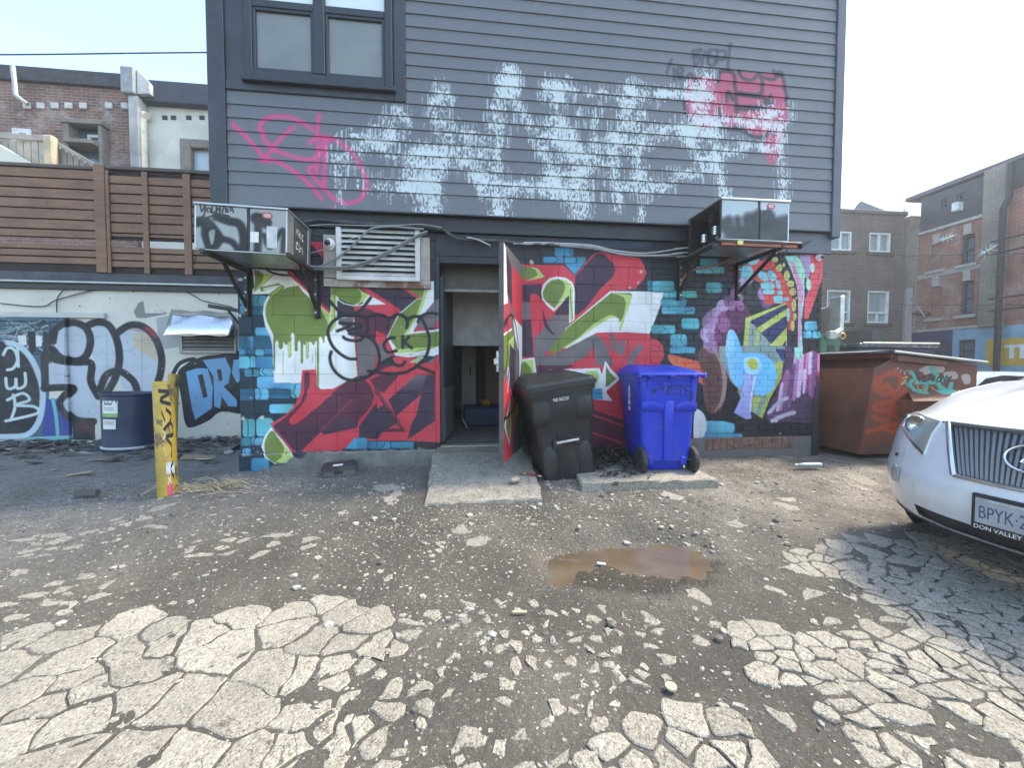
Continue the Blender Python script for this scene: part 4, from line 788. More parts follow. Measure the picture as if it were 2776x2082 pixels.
# footing with a ragged top edge
v = []; f = []; xs = np.linspace(WX0 - .012, DX0 - .044, 46); rq = random.Random(2)
for i, x in enumerate(xs):
    zt = FZ + .004 * math.sin(i * 1.7) + rq.uniform(-.006, .004); o_ = rq.uniform(-.006, .004)
    v += [(x, -.03 + o_, -.15), (x, -.022 + o_, zt - .02), (x, -.008, zt), (x, .1, zt)]
for i in range(len(xs) - 1): f += [(4 * i + k, 4 * i + 4 + k, 4 * i + 5 + k, 4 * i + 1 + k) for k in range(3)]
f += [(0, 1, 2, 3)]
def footing_mat():
    mt = canvas_mat('footing paint', mu, chip=(.2, .19, .17), damt=.6, bump=.6, bscale=45)
    n, l, p = nodes(mt); src = p.inputs['Base Color'].links[0].from_socket; pos = n.new('ShaderNodeNewGeometry').outputs['Position']; sp = n.new('ShaderNodeSeparateXYZ'); l.new(pos, sp.inputs[0])
    # paint stops: it covers the corner piece and fades out to bare concrete to the right
    e = math_(n, l, 'ADD', math_(n, l, 'MULTIPLY', sp.outputs[0], 1.), math_(n, l, 'MULTIPLY', noise(n, l, pos, 9, 6, .7), .9))
    zf = math_(n, l, 'MULTIPLY', math_(n, l, 'SUBTRACT', .33, sp.outputs[2]), 3.)
    k = ramp(n, l, math_(n, l, 'ADD', math_(n, l, 'ADD', e, 1.95), zf), [(.62, (0, 0, 0)), (.72, (1, 1, 1))])
    cc = ramp(n, l, noise(n, l, pos, 6, 8, .7), [(.3, (.09, .085, .078)), (.7, (.20, .19, .17))]); l.new(mix(n, l, k, src, cc), p.inputs['Base Color']); return mt
mesh('footing', v, f, footing_mat(), B)
box('footing', DX1 + .075, WX1, -.02, .1, -.15, .2, FOOT, B, b=.006)
# ---- concrete blocks
def shared_block(L, H, t=.02, b=.0025):
    v, f = bev_box(-L / 2, L / 2, 0, t, -H / 2, H / 2, b); me = bpy.data.meshes.new('block'); me.from_pydata(v, [], f); me.materials.append(MUR); return me
CH = .2032; JT = .005; _bk = {}
rb = random.Random(4)
def block(name, x0, x1, z0, z1, mtl=None):
    L = x1 - x0 - JT; H = z1 - z0 - JT
    if L < .012 or H < .012: return
    key = (name, round(L, 3), round(H, 3))
    if key not in _bk: _bk[key] = shared_block(L, H); _bk[key].name = name
    o = inst(name, _bk[key], B, ((x0 + x1) / 2, rb.uniform(-.0015, .0015), (z0 + z1) / 2), (rb.uniform(-.003, .003), 0, rb.uniform(-.003, .003)))
    return o
jl = wall('B', 1010, 740).x; jr = wall('C', 570, 560).x
for k in range(12):
    z0 = FZ + k * CH; z1 = min(z0 + CH, WT)
    if z1 - z0 < .04: continue
    off = 0 if k % 2 == 0 else .2032
    xs = [WX0] + [jl + off + .4064 * q for q in range(-8, 8) if WX0 + .04 < jl + off + .4064 * q < DX0 - .042 - .04] + [DX0 - .042]
    for a, b in zip(xs, xs[1:]): block('block', a, b, z0, z1)
    if k == 11: continue
for k in range(13):
    z0 = FZ - .013 + (k - 1) * CH; z1 = min(z0 + CH, WT)
    if z1 - z0 < .04: continue
    off = 0 if k % 2 == 0 else .2032
    xs = [DX1 + .075] + [jr + off + .4064 * q for q in range(-8, 8) if DX1 + .12 < jr + off + .4064 * q < X2 - .04] + [X2]
    for a, b in zip(xs, xs[1:]): block('block', a, b, max(z0, .2), z1)
# lintel blocks over the doorway, black and red
for a, b in [(DX0 - .042, -.02), (-.02, .30), (.30, .588), (.588, DX1 + .075)]: block('block', a, b, DZ + .075, WT)
# ---- painted bricks right of the straight joint, bare soldier course at the foot
BC = .0672; JT = .007; nb = 0; mbk = MB()
rows = [(.445 + BC * k, k) for k in range(34) if .445 + BC * (k + 1) < WT + .01]
for z0, k in rows[::-1]:
    off = (k % 2) * .105; x = X2 - off
    while x < WX1 - .001:
        a, b = max(x, X2), min(x + .21, WX1); x += .21
        if b - a < .03: continue
        nb += 1
        if nb <= 300: block('brick', a, b, z0, z0 + BC)
        else:
            vv, ff = bev_box(a + JT / 2, b - JT / 2, rb.uniform(-.001, .001), .02, z0 + JT / 2, z0 + BC - JT / 2, .003); mbk.add(vv, ff)
tag(mbk.build('brickwork', MUR, B), kind='stuff')
BRK = mat('bare brick', (.22, .11, .075), .9, var=.4, scale=9, bump=.6, bscale=50, dirt=(.05, .05, .055), dscale=14, damt=.9, lo=.5, hi=.6, coord='World')
sx0, sx1 = wall('E', 0, 1350).x, wall('E', 1022, 1350).x; ns = 13
for k in range(ns):
    a = sx0 - .18 + (sx1 - sx0 + .18) * k / ns; b = sx0 - .18 + (sx1 - sx0 + .18) * (k + 1) / ns
    o = box('brick', a + .006, b - .006, -.006 + rb.uniform(-.004, .004), .02, .30 + rb.uniform(-.008, .004), .438 + rb.uniform(-.006, .004), BRK, B, b=.008)
box('bed', X2, sx0 - .187, .0025, .02, .15, .44, FOOT, B, b=0); box('bed', sx0 - .185, WX1, .002, .02, .15, .4425, FOOT, B, b=0)
box('downpipe', 4.18, 4.27, -.012, .0, .2, .9, mat('black paint', (.02, .02, .024), .6, coord='World'), B, b=.004)
# ---- dark band under the siding
box('band', -2.28, 2.9, -.03, .008, 2.705, 2.868, BLACKP, B, b=.004); box('band', 2.9, 4.34, -.045, .008, 2.62, 2.868, TRIMR, B, b=.006)
box('flashing', -2.32, 4.34, -.095, -.03, 2.858, 2.874, mat('flashing', (.016, .017, .02), .5, coord='World'), B, b=.002)
# ---- clapboards
def board(x0, x1, zb, h):
    v = [(x0, SY - .012, zb), (x1, SY - .012, zb), (x1, SY + .0, zb + h), (x0, SY + .0, zb + h), (x0, SY + .02, zb), (x1, SY + .02, zb), (x1, SY + .02, zb + h), (x0, SY + .02, zb + h)]
    return mesh('siding_board', v, [(0, 1, 2, 3), (5, 4, 7, 6), (4, 5, 1, 0), (3, 2, 6, 7), (4, 0, 3, 7), (1, 5, 6, 2)], SID, B)
SX0, SX1, PX1 = -2.30, 4.278, -.585; rb2 = random.Random(8)
kk = math.ceil((2.876 - BTOP) / BEX) - 1; zb = 2.876
while zb < 7.5:
    top = BTOP + BEX * (math.floor((zb + 1e-4 - BTOP) / BEX) + 1)
    if zb < 2.877 and top - zb < .1: top += BEX
    xa = SX0 if zb < BTOP - .01 else PX1
    off = {0: 0, 1: .9, 2: .45}[int(round((top - BTOP) / BEX)) % 3]; cuts = [xa] + sorted(c for c in [(-3.0 + off) + 1.83 * q for q in range(6)] if xa + .15 < c < SX1 - .15) + [SX1]
    if zb < 5.9:
        for a, b in zip(cuts, cuts[1:]): board(a + (.0006 if a > xa else 0), b - (.0006 if b < SX1 else 0), zb, top - zb + .004)
    else: board(xa, SX1, zb, top - zb + .004)
    zb = top
# ---- corner boards and the dark window panel
box('corner_board', -2.46, -2.303, SY - .03, .3, 2.876, 7.6, TRIM, B, b=.004); box('corner_board', 4.281, 4.388, SY - .03, .3, 2.80, 7.6, TRIMR, B, b=.004)
box('window_panel', -2.302, PX1 - .003, SY - .008, -.04, BTOP + .004, 7.5, TRIM, B, b=.003)
box('panel_trim', -.70, PX1 - .004, SY - .024, SY - .009, BTOP + .006, 7.5, TRIM, B, b=.003); box('panel_trim', -2.30, -.702, SY - .022, SY - .009, BTOP + .006, BTOP + .09, TRIM, B, b=.003)
wx0, wx1 = wall('J', 280, 300, SY).x, wall('J', 1222, 300, SY).x; wz0 = (wall('J', 280, 500, SY).z + wall('J', 1222, 590, SY).z) / 2
win = empty('window'); win.parent = B
WF = mat('window frame', (.022, .025, .03), .45, var=.15, bump=.05, coord='World')
Z2 = 6.0
for nm, x0, x1, z0, z1, y0 in [('frame', wx0, wx0 + .075, wz0, Z2, -.055), ('frame', wx1 - .075, wx1, wz0, Z2, -.055), ('frame', wx0 + .076, wx1 - .076, wz0, wz0 + .07, -.055)]: box(nm, x0, x1, SY + y0, SY - .0095, z0, z1, WF, win, b=.006)
box('sill', wx0 - .03, wx1 + .03, SY - .075, SY - .0095, wz0 - .045, wz0 - .001, WF, win, b=.006)
xm0, xm1 = wall('J', 722, 300, SY).x, wall('J', 795, 300, SY).x; zr = (wall('J', 500, 55, SY).z + wall('J', 1000, 100, SY).z) / 2
box('mullion', xm0, xm1, SY - .06, SY - .0095, wz0 + .071, Z2, WF, win, b=.006)
SCR = mat('insect screen', (.15, .16, .15), .35, var=.25, scale=1.6, bump=.1, bscale=3, coord='World', coat=.5, dirt=(.24, .24, .20), dscale=1.4, damt=.6); BLD = mat('window blind', (.62, .66, .65), .25, var=.06, scale=2, bump=0, coord='World', coat=.6)
for x0, x1 in ((wx0 + .076, xm0 - .001), (xm1 + .001, wx1 - .076)):
    box('rail', x0, x1, SY - .05, SY - .0095, zr - .035, zr + .035, WF, win, b=.005)
    for nm, a, b, c, e in [('sash', x0, x0 + .028, wz0 + .071, zr - .036), ('sash', x1 - .028, x1, wz0 + .071, zr - .036), ('sash', x0 + .029, x1 - .029, wz0 + .071, wz0 + .10), ('sash', x0 + .029, x1 - .029, zr - .065, zr - .036)]: box(nm, a, b, SY - .042, SY - .0095, c, e, WF, win, b=.004)
    box('pane', x0 + .029, x1 - .029, SY - .018, SY - .0095, wz0 + .101, zr - .066, SCR, win, b=0)
    box('pane', x0 + .002, x1 - .002, SY - .022, SY - .0095, zr + .036, Z2, BLD, win, b=0)
# ---- door frame, open leaf, what shows inside
DFR = MUR
box('door_frame', DX0 - .042, DX0, -.012, .13, .40, DZ + .07, MUR, B, b=.003); box('door_frame', DX0 + .001, DX1 - .001, -.012, .13, DZ, DZ + .07, MUR, B, b=.003)
box('door_frame', DX1, DX1 + .073, -.014, .13, .30, DZ + .07, MUR, B, b=.003)
box('threshold', DX0 - .04, DX1 + .06, -.03, .3, .30, .402, mat('threshold', (.16, .14, .12), .7, var=.4, coord='World', dirt=(.05, .04, .03), damt=.8), B, b=.01)
box('threshold_plate', DX0 + .004, DX1 - .004, -.028, .10, .4025, .418, mat('worn metal', (.34, .32, .29), .5, .5, var=.3, coord='World'), B, b=.003)
# interior shell
IN = mat('interior wall', (.62, .58, .54), .9, var=.2, coord='World'); INB = mat('interior grey', (.42, .44, .43), .8, var=.2, coord='World')
box('interior_floor', -1.2, 2.0, .3, 4.4, .33, .40, mat('interior floor', (.20, .18, .16), .6, coord='World'), B, b=0); box('interior_ceiling', -1.2, 2.0, .23, 4.4, 2.6, 2.65, IN, B, b=0)
box('interior_wall', -1.25, -1.2, .23, 4.4, .4, 2.6, INB, B, b=0); box('interior_wall', 2.0, 2.05, .23, 4.4, .4, 2.6, INB, B, b=0); box('interior_wall', -1.2, 2.0, 4.4, 4.45, .4, 2.6, INB, B, b=0)
box('bulkhead', -1.2, 2.0, .95, 1.1, 1.56, 2.6, IN, B, b=0); box('header', DX0, DX1, .30, .36, 2.17, 2.6, mat('header', (.16, .15, .14), .8, coord='World'), B, b=.004)
box('header_strip', DX0, DX1, .26, .298, 2.13, 2.165, mat('header strip', (.32, .31, .29), .6, coord='World'), B, b=.004)
idr = empty('inner_door', (DX0 + .012, .16, .42), (0, 0, R(84))); idr.parent = B
box('leaf', 0, .80, -.02, .02, 0, 1.86, mat('blue grey door', (.085, .105, .12), .5, var=.15, aniso=(40, 40, .5), scale=1.5), idr, b=.003); box('kick_plate', .03, .77, -.026, -.0205, .02, .62, mat('kick plate', (.30, .32, .33), .45, .3, var=.1), idr, b=.002)
# open door leaf, painted like the wall it closes
hx, hy, ex_, ey_ = DX1 + .002, -.016, .315, -.775
LEN = math.hypot(ex_ - hx, ey_ - hy); DA = math.atan2(ey_ - hy, ex_ - hx)
dc = Canvas(0, .84, 0, 2.02, 300, (92, 84, 86))
def dq(pts):    # a: 0 at hinge, 1 at free edge, b: 0 bottom, 1 top
    return [(a * LEN, b * 2.0) for a, b in pts]
# fractions read along the leaf: (distance from hinge, height)
dc.fill(dq([(0, 0), (1, 0), (1, 1), (0, 1)]), GY); dc.fill(dq([(1, 1), (.90, .98), (.80, .72), (.86, .66), (1, .70)]), WH); dc.fill(dq([(.9, .98), (.5, .9), (.55, .72), (.84, .78)]), PU)
dc.fill(dq([(.62, .93), (0, .93), (0, .66), (.35, .66), (.60, .74)]), RD); dc.fill(dq([(.55, .69), (.0, .66), (0, .50), (.25, .30), (.18, .50), (.45, .60)]), WH); dc.fill(dq([(1, .72), (.7, .75), (.6, .60), (1, .58)]), (176, 60, 76))
dc.fill(dq([(1, .58), (.55, .62), (.52, .50), (1, .40)]), OL); dc.fill(dq([(.78, .56), (.5, .60), (.55, .35), (.68, .40)]), LG); dc.fill(dq([(.72, .55), (.40, .52), (.42, .30), (.6, .27), (.75, .40)]), PU); dc.stroke(dq([(1, .585), (.62, .625)]), .02, WH)
dc.fill(dq([(1, .40), (.6, .32), (.45, .2), (.55, 0), (1, 0)]), RD); dc.fill(dq([(.4, .35), (0, .40), (0, 0), (.5, 0), (.55, .15)]), OL); dc.fill(dq([(.28, .34), (.1, .30), (.2, .05), (.4, .1)]), LG); dc.fill(dq([(.98, .17), (.7, .29), (.66, .17), (.72, .06)]), WH); dc.fill(dq([(.93, .17), (.7, .27), (.68, .17), (.73, .08)]), OL); dc.fill(dq([(.6, .12), (.1, .24), (0, 0), (.6, 0)]), (96, 90, 92))
for st in [[(1.0, .63), (.85, .66), (.8, .58), (.86, .45), (1, .41)], [(.96, .62), (.70, .69), (.42, .66), (.22, .52), (.22, .38), (.45, .25), (.75, .21), (1, .2)], [(.7, .55), (.55, .50), (.62, .42)]]: dc.stroke(dq(st), .026, BK, soft=.01)
dc.stroke(dq([(.83, .40), (.80, .44), (.74, .40), (.80, .36), (.82, .32)]), .018, WH)
leaf = empty('door', (hx, hy, .388), (0, 0, DA)); leaf.parent = B; tag(leaf, 'open metal door, its outer face painted as part of the mural')
DRM = canvas_mat('door paint', dc, 'Object', rough=.5, damt=.5, bump=.1, dirt=(.07, .065, .06))
box('leaf', 0, LEN, -.0, .042, 0, 1.997, [DRM], leaf, b=.002)
EDG = mat('door edge', (.055, .055, .055), .55, var=.3, dirt=(.16, .12, .09), dscale=9, damt=.6); box('edge_plate', LEN, LEN + .003, .0, .042, 0, 1.997, EDG, leaf, b=0); box('inner_skin', .0, LEN, -.004, -.0005, 0, 1.997, EDG, leaf, b=0)
lk = empty('lock', (LEN - .07, -.004, .93)); lk.parent = leaf
MET = mat('galvanised', (.42, .43, .43), .38, .85, var=.2, scale=9, dirt=(.12, .11, .10), damt=.5)
MB().box(-.05, .05, -.035, 0, -.10, .10, .008).box(.03, .075, -.05, -.0, -.03, .03, .006).build('lock_case', MET, lk)
# ---- louvred vent in its timber surround
WOOD = mat('weathered timber', (.34, .31, .27), .85, var=.3, scale=2.5, bump=.5, bscale=14, aniso=(14, 14, .9), dirt=(.16, .13, .10), dscale=5, damt=.6, coord='World')
WOODH = mat('weathered timber level', (.34, .31, .27), .85, var=.3, scale=2.5, bump=.5, bscale=14, aniso=(.9, 14, 14), dirt=(.15, .06, .045), dscale=3.2, damt=.9, lo=.45, hi=.55, coord='World')
VW = mat('grey vent paint', (.56, .55, .52), .6, var=.15, scale=4, bump=.2, dirt=(.2, .18, .15), dscale=6, damt=.5, coord='World')
vt = empty('louvre_vent'); vt.parent = B
box('surround_board', -1.436, -1.30, -.034, -.004, 2.19, 2.63, WOOD, vt, b=.004); box('surround_board', -.455, -.358, -.034, -.004, 2.185, 2.64, WOOD, vt, b=.004); box('surround_board', -1.438, -.352, -.036, -.004, 2.10, 2.184, WOODH, vt, b=.005)
for a, b, c, e in [(-1.299, -1.25, 2.166, 2.70), (-.508, -.457, 2.166, 2.70), (-1.249, -.509, 2.166, 2.212)]: box('vent_frame', a, b, -.075, -.004, c, e, VW, vt, b=.004)
box('vent_backing', -1.249, -.509, -.012, -.004, 2.213, 2.70, DARK, vt, b=0)
for k in range(9):
    z = 2.222 + k * .055
    mesh('slat', [(-1.249, -.066, z), (-.509, -.066, z), (-.509, -.020, z + .040), (-1.249, -.020, z + .040), (-1.249, -.064, z - .005), (-.509, -.064, z - .005), (-.509, -.018, z + .034), (-1.249, -.018, z + .034)], [(0, 1, 2, 3), (5, 4, 7, 6), (4, 5, 1, 0), (3, 2, 6, 7), (4, 0, 3, 7), (1, 5, 6, 2)], VW, vt)
# ================================================================== CONDENSING UNITS ON BRACKETS
CROP['V'] = (840, 590, 6.144); CROP['X'] = (1660, 970, 5.026); CROP['Y'] = (1380, 970, 4.607)
GALV = mat('galvanised sheet', (.44, .455, .45), .34, .75, var=.14, scale=5, bump=.05, dirt=(.18, .18, .17), damt=.4)
BLK = mat('black steel', (.016, .017, .018), .45, .2, var=.4, dirt=(.09, .08, .07), dscale=8, damt=.35, bump=.15)
PAPER = mat('paper label', (.66, .66, .63), .6, var=.08, scale=20); REDL = mat('red label', (.42, .05, .045), .45, var=.15)
INS = mat('machine dark', (.02, .02, .022), .6, var=.4)
SLV = mat('bright steel', (.62, .63, .63), .3, .8)
def unit_canvas_left():
    cv = Canvas(-2.30, -1.50, 2.22, 2.72, 420, (150, 156, 152)); yf = -.672
    P = lambda pts: [(lambda q: (q.x, q.z))(wall('N', x, y, yf)) for x, y in pts]
    bk = (16, 16, 18)
    for st, wd in [([(90, 450), (250, 440), (330, 520), (400, 640), (330, 740)], .20), ([(250, 500), (250, 600), (300, 760)], .16), ([(380, 380), (520, 430), (650, 470), (700, 620), (690, 780)], .17), ([(430, 640), (560, 680), (640, 780)], .13),
                   ([(850, 400), (940, 420), (960, 450)], .24), ([(870, 480), (870, 640), (860, 810)], .15), ([(940, 600), (1010, 740), (1160, 540), (1160, 800)], .10)]: cv.stroke(P(st), wd * .40, bk, soft=.025, op=1.)
    cv.fill(P([(290, 560), (360, 540), (340, 690), (310, 700)]), (150, 156, 152), True, op=.8)
    for st in [[(190, 205), (205, 280), (245, 200)], [(245, 205), (240, 300), (215, 340)], [(280, 285), (260, 250), (300, 240), (310, 290)], [(330, 215), (325, 290), (360, 285)], [(380, 210), (375, 285), (395, 240), (420, 285)], [(420, 215), (425, 285)], [(450, 290), (470, 185), (490, 285)], [(500, 240), (515, 280), (490, 285)], [(535, 230), (548, 270)], [(560, 230), (578, 290)], [(250, 360), (400, 310), (530, 335)]]:
        cv.stroke(P([(x, y + 38) for x, y in st]), .013, (22, 20, 22), soft=.003)
    return cv
def unit_canvas_right():
    cv = Canvas(2.46, 3.26, 2.48, 2.97, 420, (168, 178, 182)); yf = -.692
    P = lambda pts: [(lambda q: (q.x, q.z))(wall('O', x, y, yf)) for x, y in pts]; dk = (36, 42, 47)
    for st, wd in [([(720, 480), (800, 560), (900, 580), (1100, 560)], .12), ([(770, 420), (770, 520)], .07), ([(870, 420), (880, 540)], .07), ([(1010, 420), (1040, 600)], .13), ([(1110, 370), (1120, 600)], .10), ([(1220, 370), (1300, 470), (1450, 450)], .13), ([(1200, 520), (1400, 560)], .16), ([(1200, 640), (1480, 640)], .05), ([(740, 640), (1120, 650)], .05)]:
        cv.stroke(P(st), wd * 1.15, dk, soft=.05, op=.92)
    return cv
def condenser(name, x0, x1, yb, yf, z0, z1, split, side, canvas, label, tilt=0.):
    r = empty(name, (x0, yb, z0), (0, tilt, 0), label=label, cat='condenser', group='condensing units on wall brackets')
    w_, d_, h = x1 - x0, yf - yb, z1 - z0; s = w_ * split; cm = canvas_mat('spray ' + name, canvas, 'World', rough=.55, metal=.0, dirt=(.15, .15, .14), damt=.35, bump=.04)
    box('front_panel', .012, s - .014, d_, d_ + .02, .012, h - .022, cm, r, b=.003); box('front_panel', s + .014, w_ - .012, d_, d_ + .02, .012, h - .022, cm, r, b=.003)
    box('post', s - .0135, s + .0135, d_ + .008, d_ + .026, .004, h - .022, BLK, r, b=.002)
    box('lid', -.006, w_ + .006, d_ - .012, .004, h - .02, h, GALV, r, b=.004); box('base_pan', 0, w_, d_, 0, 0, .011, GALV, r, b=.003)
    box('back_panel', .0, w_, -.014, 0, .012, h - .022, BLK, r, b=.002)
    if side == 'right':
        box('side_panel', 0, .012, d_, -.016, .012, h - .022, GALV, r, b=.002)
        box('corner_post', w_ - .012, w_, d_, d_ + .14, .012, h - .022, GALV, r, b=.002); box('corner_post', w_ - .012, w_, -.075, -.015, .012, h - .022, GALV, r, b=.002)
        box('coil', w_ - .03, w_ - .006, d_ + .142, -.077, .012, h - .022, mat('coil fins', (.07, .068, .06), .6, .3, var=.4, scale=3, bump=.5, bscale=30, aniso=(1, 30, 1)), r, b=0)
        for k in range(11): box('slot', w_, w_ + .001, -.055, -.035, .035 + k * .03, .047 + k * .03, INS, r, b=0)
        for k, (a, b) in enumerate([(.20, .30), (.30, .20)]):
            ribbon('scratched_tag', [[(-.33, .25), (-.30, .30), (-.28, .24)], [(-.26, .30), (-.26, .23)], [(-.22, .28), (-.25, .26), (-.22, .23)], [(-.2, .28), (-.17, .28), (-.2, .25), (-.17, .23), (-.2, .22)], [(-.33, .16), (-.29, .18), (-.33, .12), (-.28, .12)], [(-.26, .18), (-.25, .10), (-.22, .16)], [(-.2, .16), (-.17, .1)]], .009, PAPER, r, lambda a, b: (w_ - .0045, a - .02, b - .0)) if k == 0 else None
        box('paper_label', s + .018, s + .085, d_ - .0012, d_ - .0002, .09, .18, PAPER, r, b=0); box('paper_label', s + .15, s + .235, d_ - .0012, d_ - .0002, .05, .235, mat('paper label worn', (.46, .47, .46), .6, var=.4, scale=9), r, b=0)
    else:
        box('side_panel', w_ - .012, w_, d_, -.016, .012, h - .022, GALV, r, b=.002)
        box('corner_post', 0, .012, d_, d_ + .03, .012, h - .022, BLK, r, b=.002); box('corner_post', 0, .012, -.045, -.015, .012, h - .022, BLK, r, b=.002)
        box('inner_wall', .22, .23, d_ + .02, -.016, .012, h - .022, INS, r, b=0)
        for yy, zz in [(-.14, .14), (-.34, .16), (-.27, .30)]:
            mb = MB()
            for q in range(4): v, f = lathe([(.0, zz - .04 + q * .022), (.035, zz - .04 + q * .022), (.035, zz - .024 + q * .022), (0, zz - .024 + q * .022)], 12); mb.add([(a + .10, b + yy, c) for a, b, c in v], f)
            mb.build('capacitor', SLV if zz < .2 else INS, r, True, ang=40)
        tube('pipe', [(.1, -.14, .02), (.1, -.14, .10)], .012, INS, r); tube('pipe', [(.14, -.42, .03), (.14, -.30, .05), (.12, -.2, .26)], .008, INS, r)
        box('paper_label', s + .02, s + .075, d_ - .0012, d_ - .0002, h - .10, h - .04, mat('paper label worn', (.46, .47, .46), .6, var=.4, scale=9), r, b=0)
    lx, lz = (s + .155, h - .075) if side == 'right' else (s + .125, h - .062)
    v, f = lathe([(0, 0), (.036, 0), (.036, .0012), (0, .0012)], 20, 'y'); mesh('oval_badge', [(a * 1.25 + lx, -b + d_ - .0002, c * .8 + lz) for a, b, c in v], f, REDL, r)
    v, f = lathe([(0, 0), (.026, 0), (.026, .0012), (0, .0012)], 20, 'y'); mesh('badge_face', [(a * 1.2 + lx, -b + d_ - .0016, c * .7 + lz) for a, b, c in v], f, mat('badge pink', (.55, .36, .33), .5), r)
    return r
def bracket(name, x, yf, ztop, zbot, label, br=.55, thick=.032):
    r = empty(name, (x, 0, ztop), label=label, cat='bracket', group='steel angle brackets under the units')
    box('wall_leg', -thick / 2, thick / 2, -.045, -.004, zbot - ztop, .0, BLK, r, b=.003); box('wall_flange', -thick / 2 - .006, thick / 2 + .02, -.0035, -.0005 + .0, zbot - ztop, 0, BLK, r, b=0)
    box('arm', -thick / 2, thick / 2, yf, -.046, -.040, -.002, BLK, r, b=.004)
    y1 = yf * br; z1 = (zbot - ztop) * .78
    a = Vector((0, y1, -.041)); b = Vector((0, -.046, z1)); dr = (b - a).normalized(); nn = Vector((0, -dr.z, dr.y)) * .016
    MB().add([(sx * thick * .35, *(p + s * nn)[1:]) for sx in (-1, 1) for p in (a, b) for s in (-1, 1)], [(0, 1, 3, 2), (4, 6, 7, 5), (0, 4, 5, 1), (2, 3, 7, 6), (0, 2, 6, 4), (1, 5, 7, 3)]).build('brace', BLK, r)
    for q in (.2, .5, .88):
        v, f = lathe([(0, 0), (.011, 0), (.009, .008), (0, .008)], 8, 'y'); mesh('bolt', [(a_, -.046 - b_, c + (zbot - ztop) * q) for a_, b_, c in v], f, MET, r)
    return r
cl = condenser('condensing_unit', -2.272, -1.530, -.12, -.672, 2.262, 2.662, .575, 'right', unit_canvas_left(), 'grey condensing unit sprayed with fat black letters, on brackets at the window end', tilt=R(1.6))
cr = condenser('condensing_unit', 2.490, 3.222, -.12, -.692, 2.522, 2.926, .555, 'left', unit_canvas_right(), 'condensing unit with one open side showing its machinery, near the pink tag')
zl = wall('N', 755, 1560).z; zr_ = wall('N', 1575, 1590).z
bracket('wall_bracket', wall('N', 755, 1300).x, -.74, 2.258, zl, 'black steel bracket at the building corner holding the black lettered unit')
bracket('wall_bracket', wall('N', 1570, 1300).x, -.70, 2.258, zr_, 'black steel bracket over the green drip shape, near the louvred vent', .6)
bracket('wall_bracket', wall('O', 172, 1200).x, -.66, 2.49, wall('O', 172, 1375).z, 'rusty black steel bracket above the blue bin')
bracket('wall_bracket', wall('O', 858, 1200).x, -.70, 2.49, wall('O', 858, 1375).z, 'black steel bracket over the purple bubbles of the mural', .85)
# rails and strap under the right-hand unit
RUST = mat('orange primer', (.36, .10, .055), .6, var=.3, dirt=(.05, .03, .025), damt=.6)
rl = empty('support_rail', (2.46, -.66, 2.50), label='black channel rail with orange primer along the front of the open sided unit', cat='rail')
MB().box(0, .90, -.045, -.006, -.002, .018, .003).box(0, .90, -.010, -.0055, -.04, -.002, .002).build('channel', BLK, rl); box('primer_web', .05, .86, -.030, -.0105, -.032, -.0025, RUST, rl, b=0)
v, f = MB().prism([(.90, -.04), (1.0, .03), (1.0, .045), (.90, .018)], -.045, -.006).v, MB().prism([(.90, -.04), (1.0, .03), (1.0, .045), (.90, .018)], -.045, -.006).f; mesh('turned_end', v, f, BLK, rl)
box('cut_end', -.03, .002, -.05, -.004, -.002, .05, BLK, rl, b=.006); box('strap', .20, .26, -.052, -.046, -.03, .012, mat('yellow strap', (.52, .48, .16), .6), rl, b=.001)
# small bare bracket round the corner
sb = empty('spare_bracket', (-2.305, .28, 1.86), label='small bare black bracket sticking out beside the shiny metal awning', cat='bracket')
MB().box(-.42, -.005, -.015, .015, -.02, .02, .004).build('arm', BLK, sb, rot=(0, R(9), 0)); tube('brace', [(-.22, 0, .02), (-.01, 0, -.26)], .013, BLK, sb, 6)
# ================================================================== CABLES ALONG THE WALL
CBL = mat('black cable', (.02, .02, .022), .6, var=.5, scale=12, dirt=(.12, .115, .105), dscale=9, damt=.6); CON = mat('grey conduit', (.20, .215, .215), .5, var=.2, scale=6, dirt=(.08, .08, .075), damt=.5); CLT = mat('light cable', (.40, .40, .39), .5, var=.25)
def cable(name, pts, Y, r, m_, label, sub=6, n=7, wob=.0):
    P = [wall(*p, Y) for p in pts]; P = [Vector(q) + Vector((0, random.uniform(-wob, wob), 0)) for q in spline([tuple(p) for p in P], sub)]
    o = tube(name, P, r, m_, None, n); return tag(o, label, 'cable', 'cables and conduits along the wall head')
cable('cable_bundle', [('V', -90, 70), ('V', 150, 40), ('V', 420, 60), ('V', 760, 95), ('V', 1150, 115), ('V', 1500, 128), ('V', 1850, 140), ('V', 2200, 200), ('H', 200, 100), ('H', 400, 108), ('H', 560, 125), ('H', 760, 135)], -.075, .019, CBL, 'thick black cable bundle running over the louvred vent', wob=.006)
cable('cable_bundle', [('H', 330, 100), ('H', 560, 132), ('H', 780, 142), ('H', 960, 152), ('H', 1100, 185), ('H', 1300, 198), ('H', 1500, 196), ('O', 150, 830)], -.06, .015, CBL, 'black cable bundle sagging towards the open sided unit', wob=.005)
cable('conduit', [('N', 1480, 985), ('V', 0, 872), ('V', 150, 822), ('V', 400, 700), ('V', 650, 522), ('V', 880, 295), ('V', 990, 205), ('V', 1100, 162), ('V', 1350, 145), ('V', 1600, 165), ('V', 1900, 192)], -.105, .011, CON, 'grey conduit arching steeply up across the vent slats')
cable('conduit', [('N', 1470, 970), ('V', 60, 815), ('V', 400, 828), ('V', 700, 800), ('V', 1000, 705), ('V', 1300, 560), ('V', 1600, 395), ('V', 1800, 285), ('V', 1960, 225)], -.13, .012, CON, 'upper of the two grey conduits sagging side by side over the vent')
